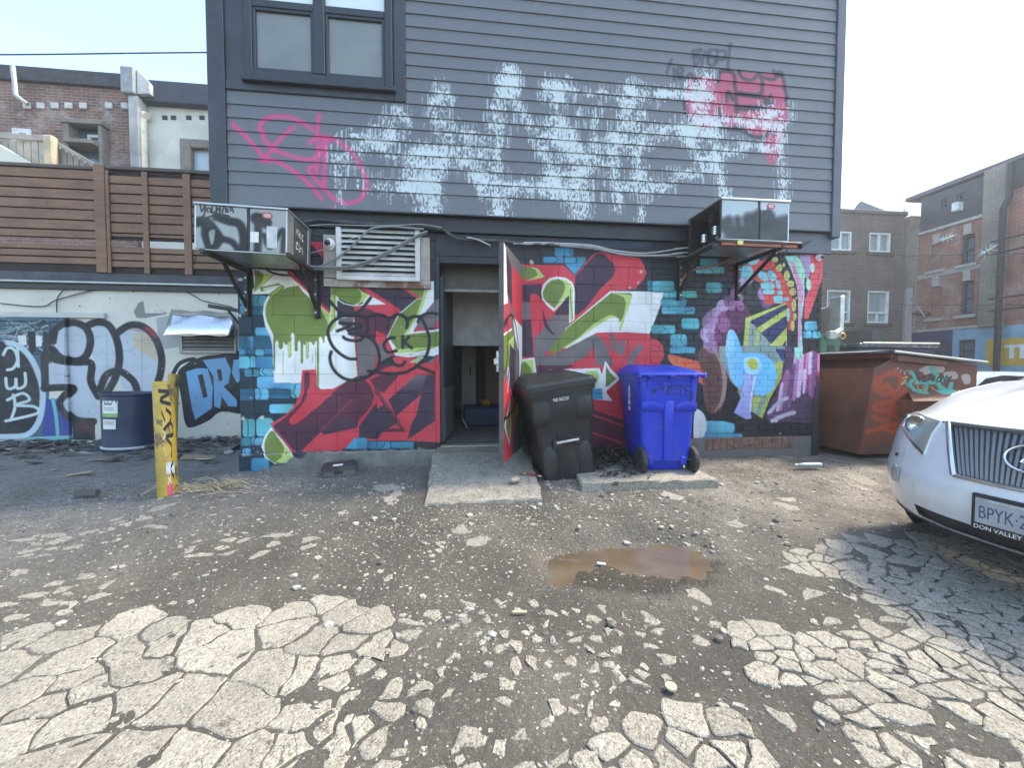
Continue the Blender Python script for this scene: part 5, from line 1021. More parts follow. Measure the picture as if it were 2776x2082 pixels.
cable('conduit', [('N', 1470, 992), ('V', 60, 850), ('V', 400, 862), ('V', 700, 840), ('V', 1000, 745), ('V', 1300, 600), ('V', 1600, 432), ('V', 1800, 315), ('V', 1960, 250)], -.115, .011, CON, 'lower of the two grey conduits sagging side by side over the vent')
cable('thin_wire', [('V', -40, 600), ('V', 240, 525), ('V', 420, 465), ('V', 640, 365), ('V', 830, 300)], -.15, .0028, CLT, 'thin pale wire passing the security camera')
cable('thin_wire', [('V', 0, 130), ('V', 300, 112), ('V', 900, 130), ('V', 1500, 125), ('V', 1850, 105), ('V', 2200, 160)], -.10, .003, CLT, 'thin pale wire on top of the black bundle')
cable('pale_cable', [('H', 560, 118), ('H', 760, 122), ('H', 950, 135), ('H', 1080, 165), ('H', 1250, 178), ('H', 1452, 150), ('O', 120, 760), ('O', 290, 745)], -.09, .007, CLT, 'pale cable bending up into the open sided unit')
cable('pale_cable', [('H', 500, 124), ('H', 760, 130), ('H', 960, 145), ('H', 1100, 180), ('H', 1300, 190), ('H', 1452, 178), ('O', 100, 815), ('O', 300, 800)], -.085, .007, CLT, 'middle pale cable of three reaching the open sided unit')
cable('pale_cable', [('H', 560, 128), ('H', 760, 138), ('H', 960, 155), ('H', 1150, 192), ('H', 1452, 195), ('O', 150, 860), ('O', 330, 850)], -.08, .008, CON, 'lowest grey cable reaching the open sided unit')
cable('hose_end', [('H', 240, 88), ('H', 300, 102), ('H', 372, 135)], -.12, .007, CLT, 'short grey hose end hanging above the doorway')
cable('drain_hose', [('O', 1455, 770), ('O', 1420, 860), ('O', 1330, 960), ('O', 1220, 1020), ('O', 1160, 1005), ('O', 1150, 960)], -.12, .008, CBL, 'black drain hose looping below the open sided unit')
cable('copper_hose', [('O', 860, 840), ('O', 700, 920), ('O', 500, 985), ('O', 380, 1000), ('O', 250, 1080), ('O', 190, 1190)], -.10, .010, mat('rusty pipe', (.22, .09, .05), .6, var=.3), 'rusty brown pipe hanging under the open sided unit')
cable('refrigerant_line', [('N', 720, 830), ('N', 900, 950), ('N', 1010, 1030), ('N', 1120, 1065), ('N', 1250, 1075)], -.1, .011, CBL, 'black hose looping under the black lettered unit')
# security cameras
WHP = mat('white plastic', (.72, .72, .70), .4, var=.06, dirt=(.3, .28, .25), damt=.25)
def seccam(loc, s, label):
    r = empty('security_camera', loc, label=label, cat='camera')
    v, f = lathe([(0, 0), (.058, 0), (.060, -.018), (.052, -.026), (0, -.026)], 28, 'y'); mesh('mount', [(a * s, b * s, c * s) for a, b, c in v], f, WHP, r, True, ang=40)
    v, f = lathe([(0, -.090), (.016, -.087), (.030, -.075), (.042, -.055), (.046, -.035), (.044, -.02)], 28, 'y'); mesh('ball', [(a * s, b * s, c * s) for a, b, c in v], f, WHP, r, True)
    v, f = lathe([(0, -.094), (.026, -.0885), (.031, -.079), (.029, -.076)], 24, 'y'); mesh('lens', [(a * s, b * s, c * s) for a, b, c in v], f, glass_mat('lens glass', (.01, .01, .012), .1), r, True)
q = wall('V', 325, 440, -.05); seccam((q.x, -.036, q.z), 1., 'white round security camera on the timber beside the louvred vent')
q = wall('D', 1225, 270, 0); seccam((q.x - .02, -.004, q.z), .7, 'small security camera at the wall end under the eave')
# ================================================================== DOOR SLAB AND STEP SLAB
CON1 = conc_mat('slab concrete', (.34, .31, .26), sc=.8, stain=.50)
def slab(name, top, zb, label, steps=10):
    'top: 4 corners (back-left, back-right, front-right, front-left); zb: bottom height'
    bl, br, fr, fl = [Vector(p) for p in top]; rn = random.Random(len(label)); V = []; F = []; n = steps
    for i in range(n + 1):
        for j in range(n + 1):
            a = bl.lerp(br, i / n); b = fl.lerp(fr, i / n); p = a.lerp(b, j / n)
            e = 1 if i in (0, n) or j in (0, n) else 0
            p = p + Vector((rn.uniform(-.010, .010) if i in (0, n) else 0, rn.uniform(-.012, .012) if j == n else 0, (-.010 * rn.random() if e else rn.uniform(-.002, .002))))
            V.append(tuple(p))
    I = lambda i, j: i * (n + 1) + j
    for i in range(n):
        for j in range(n): F.append((I(i, j), I(i, j + 1), I(i + 1, j + 1), I(i + 1, j)))
    ring = [I(i, 0) for i in range(n)] + [I(n, j) for j in range(n)] + [I(i, n) for i in range(n, 0, -1)] + [I(0, j) for j in range(n, 0, -1)]
    c = (bl + br + fr + fl) / 4; k0 = len(V); m_ = len(ring)
    for lev, (o_, dz) in enumerate([(1.012, .012), (1.02, None)]):
        for q in ring:
            p = Vector(V[q]); d2 = (p - c); zz = (p.z - dz) if dz is not None else zb
            V.append((c.x + d2.x * o_ + rn.uniform(-.008, .008), c.y + d2.y * o_ + rn.uniform(-.008, .008), zz))
    for lev in range(2):
        a0 = None if lev == 0 else k0
        for q in range(m_):
            u0 = ring[q] if lev == 0 else k0 + q; u1 = ring[(q + 1) % m_] if lev == 0 else k0 + (q + 1) % m_
            w0 = k0 + lev * m_ + q; w1 = k0 + lev * m_ + (q + 1) % m_; F.append((u0, u1, w1, w0))
    o = mesh(name, V, F, CON1); bm = bmesh.new(); bm.from_mesh(o.data); bmesh.ops.recalc_face_normals(bm, faces=bm.faces); bm.to_mesh(o.data); bm.free(); return tag(o, label, 'slab')
bl = wall('T', 180, 890, -.04); br = wall('T', 1180, 885, -.04); fl = wall('T', 95, 1440, -1.14); fr = wall('T', 1345, 1375, -1.14)
slab('door_slab', [bl, br, fr, fl], .03, 'thick concrete ramp slab leading down from the open door', 14)
s1, s2 = atZ(*cp('H', 890, 1455), .245), atZ(1935, 1292, .245)
ss = slab('step_slab', [(s1.x + .05, s1.y + .62, .262), (s2.x + .0, s2.y + .5, .262), (s2.x, s2.y - .06, .236), (s1.x, s1.y - .04, .232)], .03, 'low broken concrete slab under the blue wheeled bin', 12)
lowp = atZ(1690, 1345, .12)
slab('broken_ledge', [(lowp.x - .55, lowp.y + .2, .16), (lowp.x + .75, lowp.y + .2, .165), (lowp.x + .72, lowp.y - .02, .135), (lowp.x - .4, lowp.y - .05, .13)], .0, 'thin crumbling ledge below the front of the step slab', 10)
a = atZ(*cp('B', 30, 1130), .16); b = atZ(*cp('B', 740, 1070), .17)
slab('broken_slab', [(a.x + .02, -.03, .19), (b.x, -.03, .20), (b.x - .05, b.y + .02, .185), (a.x - .06, a.y - .10, .15)], .02, 'flat cracked slab along the wall beside the plastic bait box', 9)
box("concrete_block", WX1 + .02, WX1 + .22, -.10, .14, .12, .42, CON1, None, b=.03).rotation_euler = (0, R(2), R(6))
tag(bpy.data.objects['concrete_block'], 'lump of concrete standing at the wall end beside the rusty skip', 'block')
# ================================================================== WHEELED BINS
def rrect(hw, y0, y1, r, n=6):
    out = []; r = min(r, hw * .9, (y1 - y0) * .45)
    for cx__, cy__, a0 in [(hw - r, y1 - r, 0), (-hw + r, y1 - r, 90), (-hw + r, y0 + r, 180), (hw - r, y0 + r, 270)]:
        for k in range(n + 1): a = R(a0 + 90 * k / n); out.append((cx__ + r * math.cos(a), cy__ + r * math.sin(a)))
    return out
def loft(secs, cap0=True, cap1=True):
    V = []; F = []; n = len(secs[0][1])
    for z, ring in secs: V += [(x, y, z if not callable(z) else z(x, y)) for x, y in ring]
    for i in range(len(secs) - 1):
        for j in range(n): F.append((i * n + j, i * n + (j + 1) % n, (i + 1) * n + (j + 1) % n, (i + 1) * n + j))
    if cap0: F.append(tuple(range(n - 1, -1, -1)))
    if cap1: F.append(tuple(range((len(secs) - 1) * n, len(secs) * n)))
    return V, F
BLU = mat('blue plastic', (.010, .036, .44), .42, var=.10, scale=3, bump=.12, bscale=160, dirt=(.10, .115, .27), dscale=4.5, damt=.5, lo=.5, hi=.78)
RUB = mat('black rubber', (.022, .022, .022), .75, var=.4, dirt=(.12, .10, .08), dscale=14, damt=.5); MRK = mat('black marker', (.012, .012, .016), .6, var=.1)
BPL = mat('black plastic', (.016, .0165, .018), .46, var=.35, scale=4, bump=.15, bscale=110, dirt=(.05, .047, .042), dscale=5.5, damt=.7, lo=.50, hi=.74)
def wheel(parent, x, y, z, r, wd):
    w_ = empty('wheel', (x, y, z)); w_.parent = parent; prof = [(r * .55, -wd / 2), (r * .92, -wd / 2), (r, -wd * .3), (r, wd * .3), (r * .92, wd / 2), (r * .55, wd / 2), (r * .55, -wd / 2)]
    v, f = lathe(prof, 40, 'x'); V = []
    for k, p in enumerate(v):
        j = k % 40; s = 1.035 if (j % 2 == 0 and math.hypot(p[1], p[2]) > r * .9) else 1.; V.append((p[0], p[1] * s, p[2] * s))
    mesh('tyre', V, f[:-2], RUB, w_, True, ang=30)
    v, f = lathe([(0, -wd * .38), (r * .25, -wd * .38), (r * .28, -wd * .2), (r * .56, -wd * .22), (r * .56, wd * .22), (r * .28, wd * .2), (r * .25, wd * .38), (0, wd * .38)], 24, 'x'); mesh('hub', v, f, RUB, w_, True, ang=30)
    return w_
def blue_bin():
    r = empty('wheeled_bin', (1.985, -.415, .242), (0, 0, R(-4)), label='blue wheeled recycling bin with black marker tag, standing on the low slab', cat='bin')
    S_ = []
    for z, hw, y0, y1, rd in [(.0, .17, -.20, .20, .05), (.012, .205, -.235, .225, .06), (.10, .225, -.262, .24, .06), (.11, .236, -.292, .245, .05), (.30, .252, -.300, .262, .06), (.58, .272, -.306, .288, .07), (.605, .274, -.310, .290, .07), (.655, .282, -.338, .296, .08), (.80, .289, -.345, .308, .08), (.885, .293, -.348, .314, .08), (.89, .306, -.350, .332, .07), (.935, .308, -.352, .336, .07)]:
        S_.append((z, rrect(hw, y0, y1, rd)))
    v, f = loft(S_); mesh('body', v, f, BLU, r, True, ang=28)
    # soft shoulders and centre rib on the wheel side
    MB().add(*loft([(.12, rrect(.045, -.325, -.27, .03)), (.50, rrect(.050, -.345, -.29, .03)), (.68, rrect(.052, -.352, -.30, .035)), (.70, rrect(.045, -.346, -.30, .03)), (.715, rrect(.02, -.335, -.3, .015))])).build('centre_rib', BLU, r, True, ang=35)
    for s in (-1, 1):
        v = []; f = []; K = 14
        for k in range(K + 1):
            t = k / K; x = s * (.055 + t * .215); bul = math.sin(t * math.pi * .9) * .055
            v += [(x, -.300, .595), (x, -.327 - .012 * math.sin(t * 3.1), .60 + bul * .2), (x, -.342, .625 + bul), (x, -.338, .66 + bul)]
        for k in range(K): f += [(4 * k + q, 4 * k + 4 + q, 4 * k + 5 + q, 4 * k + 1 + q) for q in range(3)]
        mesh('shoulder', v, f, BLU, r, True)
    secs = []
    for z, hw, y0, y1 in [(.937, .318, -.335, .352), (.965, .322, -.34, .358), (.985, .312, -.335, .35)]: secs.append((z, rrect(hw, y0, y1, .075)))
    secs.append((lambda x, y: .990 + .055 * max(0, min(1, (y + .33) / .3)) , rrect(.25, -.30, .30, .07))); secs.append((lambda x, y: .998 + .062 * max(0, min(1, (y + .30) / .3)), rrect(.20, -.20, .25, .07)))
    v, f = loft(secs); mesh('lid', v, f, BLU, r, True, ang=32)
    tube('handle', [(-.325, -.385, .955), (.325, -.385, .955)], .017, BLU, r, 12)
    for x in (-.325, .30): box('hinge_cap', x, x + .03, -.408, -.33, .925, .972, BLU, r, b=.008)
    for x in (-.215, .0, .215):
        MB().prism([(-.346, .94), (-.40, .962), (-.405, .94), (-.365, .90), (-.350, .80 if x else .87), (-.340, .80 if x else .87)], x - .014, x + .014, 'x').build('handle_strut', BLU, r)
    for s in (-1, 1): wheel(r, s * .255, -.275, .118, .128, .05)
    tube('axle', [(-.25, -.275, .118), (.25, -.275, .118)], .012, MET, r)
    for s in (-1, 1): box('axle_boss', s * .165 - .03, s * .165 + .03, -.312, -.24, .075, .155, BLU, r, b=.008)
    f_ = lambda a, b: (a, -.3495 + (.9 - b) * .012 - .002, b)
    tx = lambda x, y: ((x - 870) / 5.026 / 281., .93 - (y - 290) / 5.026 / 281.)
    L = [[(610, 460), (640, 460), (615, 490), (640, 505), (610, 500)], [(645, 440), (650, 510)], [(640, 465), (690, 455)], [(665, 420), (680, 500)], [(690, 400), (770, 370)], [(700, 410), (720, 470), (760, 420), (755, 470)], [(750, 400), (780, 420), (770, 470)], [(790, 510), (850, 440), (830, 390), (850, 515), (785, 515)], [(860, 400), (880, 460), (890, 390)], [(880, 470), (930, 525), (990, 420), (1020, 390)], [(880, 410), (960, 400), (1000, 395)], [(910, 450), (990, 430)], [(1015, 390), (1010, 560)], [(1030, 400), (1140, 410), (1060, 450), (1150, 500), (1155, 635)], [(1080, 460), (1090, 550), (1150, 530), (1160, 460), (1170, 520), (1150, 635)], [(1040, 420), (1130, 500)]]
    ribbon('marker_tag', [[tx(*p) for p in ln] for ln in L], .006, MRK, r, f_)
    # white printed tower emblem on the side
    ey = lambda y, z: (-.2895 - .0015 - (z - .8) * .03, y, z); wh = mat('print white', (.62, .66, .72), .5)
    def poly(P): mesh('printed_emblem', [ey(*p) for p in P], [tuple(range(len(P)))], wh, r)
    for P in [[(-.03, .70), (-.005, .70), (-.005, .84), (-.018, .86), (-.03, .82)], [(.0, .70), (.03, .70), (.03, .87), (.018, .80), (.0, .84)], [(-.035, .64), (.035, .64), (.035, .69), (-.035, .69)], [(-.035, .585), (.035, .585), (.035, .625), (-.035, .625)]]: poly([(y - .02, z) for y, z in P])
    return r
def black_bin():
    r = empty('wheeled_bin', (.995, -.40, .175), (R(1), R(-8.5), R(5)), label='scuffed black wheeled bin leaning beside the open door', cat='bin')
    S_ = []
    for z, hw, y0, y1, rd in [(.0, .225, -.235, .24, .05), (.02, .245, -.255, .26, .06), (.20, .256, -.27, .275, .06), (.40, .272, -.285, .29, .06), (.56, .288, -.30, .305, .07), (.62, .305, -.318, .325, .08), (.75, .320, -.332, .34, .08), (.86, .330, -.34, .348, .08), (.862, .345, -.356, .362, .07), (.915, .350, -.362, .368, .07)]:
        S_.append((z, rrect(hw, y0, y1, rd)))
    v, f = loft(S_); mesh('body', v, f, BPL, r, True, ang=28)
    secs = [(.917, rrect(.362, -.376, .382, .07)), (.955, rrect(.364, -.378, .384, .07)), (.958, rrect(.345, -.36, .365, .07)), (.985, rrect(.338, -.352, .36, .07)), (lambda x, y: .995 + .03 * (y + .35), rrect(.30, -.31, .33, .06)), (lambda x, y: 1.025 + .045 * (y + .35), rrect(.22, -.16, .30, .06))]
    v, f = loft(secs); mesh('lid', v, f, BPL, r, True, ang=30)
    for s in (-1, 1):   # front leg columns and hip bulges
        v, f = loft([(.0, rrect(.085, -.275, -.18, .04)), (.18, rrect(.082, -.288, -.18, .04)), (.32, rrect(.075, -.296, -.2, .04)), (.37, rrect(.05, -.285, -.2, .03))]); mesh('leg_column', [(a + s * .175, b, c) for a, b, c in v], f, BPL, r, True, ang=35)
        v, f = loft([(.57, rrect(.05, -.30, -.25, .03)), (.62, rrect(.095, -.333, -.25, .05)), (.70, rrect(.10, -.345, -.25, .05)), (.82, rrect(.085, -.335, -.25, .04))]); mesh('hip', [(a + s * .21, b, c) for a, b, c in v], f, BPL, r, True, ang=35)
        box('bar_lug', s * .105 - .035, s * .105 + .035, -.325, -.28, .355, .43, BPL, r, b=.008)
    box('pocket', -.095, .095, -.302, -.28, .40, .50, mat('pocket dark', (.006, .006, .007), .7), r, b=.012); tube('grab_bar', [(-.11, -.318, .405), (.11, -.318, .405)], .013, mat('bar metal', (.55, .53, .48), .45, .5), r, 10)
    PL = mat('print grey', (.55, .56, .55), .6, var=.3, scale=30)
    text('serial_number', '96B 065220', .045, PL, r, (-.10, -.3545, .80), (R(86), 0, 0), .0008, sx=.72); box('sticker', .075, .175, -.3555, -.3535, .805, .827, PL, r, b=0).rotation_euler = (R(-4), 0, 0)
    for s in (-1, 1): wheel(r, s * .26, .27, .115, .12, .05)
    return r
blue_bin(); black_bin()
# ================================================================== SMALL THINGS ON THE GROUND
bx = atZ(*cp('B', 1010, 1130), .155)
bt = empty('bait_box', (bx.x, bx.y + .10, gz(bx.x, bx.y) + .0), (R(3), R(-2), R(14)), label='dark grey plastic bait box with a white label against the footing', cat='box')
GPL = mat('grey plastic', (.075, .075, .078), .6, var=.3, dirt=(.14, .13, .12), dscale=8, damt=.6)
v, f = loft([(0, rrect(.17, -.10, .13, .05)), (.02, rrect(.172, -.102, .13, .05)), (.024, rrect(.155, -.09, .12, .045)), (.07, rrect(.145, -.085, .115, .045))]); mesh('base', v, f, GPL, bt, True, ang=35)
v, f = loft([(.071, rrect(.165, -.10, .13, .05)), (.085, rrect(.165, -.10, .13, .05)), (lambda x, y: .092 + (y + .1) * .06, rrect(.15, -.085, .12, .045))]); mesh('lid', v, f, mat('dark plastic lid', (.03, .031, .034), .5, var=.3, dirt=(.12, .11, .10), damt=.5), bt, True, ang=35)
box('opening', -.05, .03, -.0925, -.085, .03, .062, INS, bt, b=.002); mesh('label_sticker', [(-.06, -.035, .0985), (.03, -.035, .0985), (.03, .02, .102), (-.06, .02, .102)], [(0, 1, 2, 3)], PAPER, bt)
bx2 = atZ(*cp('T', 1200, 1155), .235)
tl = empty('paint_brush', (bx2.x, bx2.y, .262), (0, R(8), R(-18)), label='paint brush with a red handle lying on the ramp slab edge', cat='brush')
MB().prism([(-.10, -.016), (-.05, -.018), (-.05, .018), (-.10, .016)], -.007, .007, 'z').build('bristles', mat('bristles', (.16, .13, .07), .8, var=.4, scale=40), tl); MB().prism([(-.05, -.019), (-.025, -.015), (-.025, .015), (-.05, .019)], -.008, .008, 'z').build('ferrule', mat('brass', (.45, .36, .16), .4, .6), tl)
MB().prism([(-.025, -.012), (.05, -.007), (.09, -.009), (.09, .009), (.05, .007), (-.025, .012)], -.006, .006, 'z').build('handle', mat('red handle', (.22, .02, .025), .45), tl); tube('tip', [(.09, 0, 0), (.125, 0, -.002)], [.007, .003], mat('cream tip', (.55, .48, .34), .5), tl, 6)
st = box('stone_chunk', -.05, .05, -.03, .03, 0, .045, CON1, None, b=.016, loc=tuple(atZ(*cp('T', 1050, 1200), .245) + Vector((0, 0, -.012))), rot=(0, R(4), R(30))); tag(st, 'loose lump of concrete on the ramp slab beside the brush', 'stone')
bo = atZ(*cp('E', 1220, 1590), .215)
bt2 = empty('plastic_bottle', (bo.x, bo.y, bo.z + .025), (0, 0, R(-4)), label='crushed pale blue plastic bottle lying near the brick end of the wall', cat='bottle')
v, f = lathe([(.006, -.135), (.012, -.13), (.013, -.11), (.026, -.085), (.03, -.05), (.024, -.02), (.03, .01), (.031, .08), (.025, .10), (.03, .11), (.028, .13), (0, .13)], 16, 'x'); mesh('shell', [(a, b * .95, c * .75) for a, b, c in v], f, mat('blue plastic shell', (.28, .42, .48), .25, var=.2, coat=.4), bt2, True); v, f = lathe([(0, -.15), (.014, -.15), (.014, -.13), (0, -.13)], 12, 'x'); mesh('cap', v, f, WHP, bt2)
# litter: sticks, cigarette ends, scraps
def scrap(name, u, v_, L, wd, rz, m_, label, cat, th=.004, Z=.03):
    q = atZ(u, v_, Z); z = gz(q.x, q.y); q = atZ(u, v_, z + .01); o = box(name, -L / 2, L / 2, -wd / 2, wd / 2, 0, th, m_, None, b=min(th, wd) * .3, loc=(q.x, q.y, gz(q.x, q.y) + .012), rot=(R(random.uniform(-6, 6)), R(random.uniform(-6, 6)), R(rz))); return tag(o, label, cat)
STK = mat('pale stick', (.42, .36, .26), .8, var=.25, aniso=(2, 20, 20)); PPR = mat('paper scrap', (.62, .60, .55), .8, var=.15, dirt=(.25, .22, .18), damt=.6)
scrap('wood_stick', 1408, 1662, .075, .014, -6, STK, 'short pale stick lying in the dirt before the puddle', 'stick', .010, .0); scrap('wood_stick', 1365, 1635, .05, .005, 35, STK, 'thin twig in the dirt left of the short pale stick', 'stick', .005, .0)
scrap('cigarette_end', 1275, 1652, .04, .008, -25, PPR, 'white cigarette end in the dirt between door slab and cracked slabs', 'litter', .008, .0); scrap('paper_scrap', 1630, 1533, .055, .02, -20, PPR, 'crumpled white scrap at the edge of the puddle', 'litter', .012, .0)
scrap('bottle_cork', 1570, 1425, .04, .022, 80, STK, 'pale cork standing in the gravel above the puddle', 'litter', .02, .05); scrap('wood_stick', 1188, 1680, .05, .004, 55, STK, 'thin twig at the edge of the large cracked slabs', 'stick', .004, .0)
sc2 = atZ(1819, 1866, .02); o = tube('steel_washer', [(sc2.x, sc2.y, .022), (sc2.x, sc2.y, .030)], .022, mat('cap', (.45, .40, .30), .5, .3), None, 16); tag(o, 'round metal cap set flush among the broken pavement pieces', 'cap')
# ================================================================== SIDE YARD, LOW BUILDING WITH ROOF DECK
LY = 2.6; CROP['A1'] = (0, 0, 2.37); CROP['S'] = (420, 760, 6.914)
def lw(c, x, y, Y=LY): return wall(c, x, y, Y)
lc = Canvas(-8.6, -2.3, .0, 2.75, 230, (212, 206, 193))
def LF(col, *pts, **k): lc.fill([(lambda q: (q.x, q.z))(lw('M', x, y)) for x, y in pts], col, **k)
def LS(col, wd, *pts, **k): lc.stroke([(lambda q: (q.x, q.z))(lw('M', x, y)) for x, y in pts], wd, col, **k)
LF((132, 130, 126), (800, 430), (830, 380), (860, 365), (870, 440), (1010, 440), (950, 420), (1000, 445), (870, 470), (820, 470)); LF((168, 168, 166), (935, 470), (1090, 440), (1090, 640), (960, 660)); LF((60, 92, 106), (-200, 468), (418, 468), (418, 560), (330, 620), (290, 1200), (-200, 1200))
LF((90, 104, 110), (-200, 545), (320, 545), (310, 640), (-200, 640)); 
for k in range(26): LS(random.choice([(150, 160, 160), (40, 50, 58), (110, 130, 136)]), random.uniform(.01, .03), *[(random.uniform(-100, 330), random.uniform(480, 690)) for _ in range(3)])
LF((206, 206, 202), (120, 575), (170, 575), (175, 630), (130, 640)); LF((210, 210, 206), (230, 575), (265, 580), (265, 640), (225, 640)); LF((28, 28, 30), (180, 550), (225, 550), (230, 670), (190, 690)); LF((40, 44, 48), (270, 550), (340, 560), (330, 650), (275, 680))
LF((46, 66, 138), (272, 955), (435, 950), (435, 1170), (270, 1180)); LS((110, 176, 178), .05, (330, 955), (350, 1060), (360, 1180)); LS((120, 180, 180), .09, (180, 1200), (470, 1185)); LF((34, 40, 46), (430, 1030), (570, 1060), (570, 1200), (440, 1200)); LF((90, 36, 36), (440, 1100), (560, 1110), (560, 1160), (440, 1150), op=.7)
LF((22, 26, 30), (-260, 625), (60, 618), (150, 660), (215, 740), (262, 860), (270, 980), (245, 1090), (180, 1158), (60, 1172), (-260, 1160), smooth=True); LS((178, 196, 204), .085, (60, 618), (130, 640), (205, 720), (262, 860), (268, 980), (245, 1090), (180, 1165), (60, 1178), (-100, 1175), soft=.02)
for st in [[(35, 690), (60, 650), (100, 660), (120, 720), (95, 770), (60, 780)], [(120, 650), (125, 760)], [(50, 830), (60, 890), (105, 880), (110, 835), (118, 890), (165, 870), (165, 800)], [(95, 930), (105, 1000), (80, 1080)], [(60, 960), (150, 920), (190, 960), (110, 990), (220, 1000), (235, 1040), (50, 1085)]]: LS((190, 206, 206), .045, *st, soft=.012)
SB = (184, 192, 200)
for P in [[(330, 590), (350, 530), (430, 495), (510, 520), (542, 600), (520, 690), (460, 726), (380, 702), (320, 660)], [(300, 745), (545, 745), (540, 640), (535, 560), (590, 500), (650, 510), (700, 600), (715, 720), (700, 840), (590, 925), (600, 1050), (560, 1088), (440, 1062), (380, 990), (440, 900), (290, 890)], [(700, 560), (780, 510), (870, 525), (935, 600), (962, 700), (950, 840), (880, 1000), (820, 960), (720, 850)]]: LF(SB, *P, smooth=True)
LF((206, 178, 140), (800, 560), (880, 560), (935, 640), (945, 730), (800, 640), op=.8); LF((200, 120, 110), (740, 530), (860, 515), (930, 570), (800, 545), op=.6)
for k in range(70): y = random.uniform(520, 1060); x = random.uniform(320, 900); LS(random.choice([(150, 166, 182), (206, 212, 216), (140, 156, 176)]), .012, (x, y), (x + random.uniform(40, 120), y + random.uniform(-12, 4)), op=.5, soft=.01)
for st in [[(330, 610), (350, 540), (430, 497), (510, 525), (542, 600), (520, 690), (460, 726), (380, 705), (325, 655)], [(290, 690), (350, 720), (450, 735), (545, 742), (545, 850), (590, 940)], [(515, 520), (580, 495), (650, 512), (700, 600), (716, 720), (690, 830), (640, 920)], [(700, 560), (780, 512), (860, 522), (930, 590), (968, 700), (962, 800), (940, 870)], [(600, 900), (640, 810), (720, 790), (800, 850), (825, 920)], [(280, 890), (440, 890), (380, 960), (390, 1020), (460, 1080), (560, 1090)], [(280, 700), (285, 890)]]: LS((30, 28, 32), .105, *st, soft=.02)
for x in (405, 640, 850): LS((120, 120, 124), .01, (x, 560), (x + 5, 1050), op=.5)
LF((28, 28, 30), (1065, 810), (1110, 750), (1200, 705), (1300, 690), (1500, 690), (1500, 1020), (1330, 1030), (1250, 1085), (1150, 1125), (1110, 1100), (1088, 960), smooth=True)
LF((112, 166, 206), (1115, 792), (1180, 770), (1245, 772), (1275, 880), (1270, 1010), (1170, 1080), (1150, 1010)); LF((28, 28, 30), (1185, 812), (1215, 805), (1245, 940), (1218, 950)); LF((112, 166, 206), (1215, 722), (1350, 706), (1385, 780), (1370, 860), (1340, 880), (1420, 960), (1420, 1000), (1370, 1000), (1330, 940), (1320, 1012), (1285, 1000), (1280, 820)); LF((28, 28, 30), (1300, 780), (1325, 775), (1335, 840), (1312, 850)); LF((112, 166, 206), (1400, 720), (1500, 710), (1500, 800), (1420, 860), (1390, 800))
LS((30, 28, 32), .06, (1040, 800), (1080, 740), (1160, 715), (1170, 740)); LF((170, 30, 40), (860, 520), (900, 530), (945, 580), (930, 590))
for _ in range(90): chip(lc, random.uniform(-8, -2.4), random.uniform(.2, 2.5), random.uniform(.004, .02), random.choice([(120, 116, 110), (90, 86, 80), (170, 160, 146)]))
LEFTP = canvas_mat('tagged stucco', lc, damt=.45, bump=.4, bscale=30, dirt=(.16, .14, .12), lo=.46)
LB = empty('deck_building', (0, 0, 0), label='low whitewashed building covered in silver and blue graffiti under a roof deck', cat='building')
zt = lw('M', 300, 297).z; xr = -2.292
box('wall', -14, xr, LY, LY + 4, -.1, zt, LEFTP, LB, b=0)
box('fascia', -14, xr, LY - .06, LY - .002, zt - .0, zt + .10, mat('black fascia', (.022, .024, .026), .5, coord='World'), LB, b=.004); box('gutter', -14, xr, LY - .11, LY - .061, zt + .085, zt + .12, mat('gutter metal', (.34, .35, .34), .4, .7, coord='World'), LB, b=.008); box('eave', -14, xr, LY - .04, LY + .3, zt + .125, zt + .26, mat('eave grey', (.06, .063, .068), .7, var=.4, coord='World'), LB, b=.004)
box('roof', -14, xr, LY + .02, LY + 4, zt + .02, zt + .10, ROOFM, LB, b=0)
dz = lw('M', 200, 468).z; dxr = lw('M', 418, 800).x
d_ = empty('door'); d_.parent = LB
box('leaf', -7.4, dxr - .10, LY - .035, LY - .003, .14, dz - .06, LEFTP, d_, b=.006); box('frame', dxr - .098, dxr, LY - .05, LY - .003, .14, dz, LEFTP, d_, b=.006); box('frame', -7.4, dxr - .1, LY - .05, LY - .003, dz - .058, dz, LEFTP, d_, b=.006); box('drip_rail', -8.5, lw('M', 640, 450).x, LY - .045, LY - .003, lw('M', 300, 448).z - .05, lw('M', 300, 448).z + .03, mat('off white trim', (.50, .485, .44), .7, var=.15, coord='World'), LB, b=.006)
va, vb = lw('S', 490, 1370), lw('S', 1545, 1050); ve = empty('louvre_vent'); ve.parent = LB; VG = mat('grey metal vent', (.30, .295, .27), .5, .3, var=.2, coord='World')
for a, b, c, e in [(va.x, va.x + .05, va.z, vb.z + .1), (vb.x - .03, vb.x, va.z, vb.z + .1), (va.x + .051, vb.x - .031, va.z, va.z + .05)]: box('vent_frame', a, b, LY - .05, LY - .002, c, e, VG, ve, b=.004)
box('vent_backing', va.x + .051, vb.x - .031, LY - .012, LY - .002, va.z + .051, vb.z + .1, DARK, ve, b=0)
for k in range(7):
    z = va.z + .055 + k * .057; mesh('slat', [(va.x + .05, LY - .045, z), (vb.x - .03, LY - .045, z), (vb.x - .03, LY - .014, z + .04), (va.x + .05, LY - .014, z + .04)], [(0, 1, 2, 3)], VG, ve)
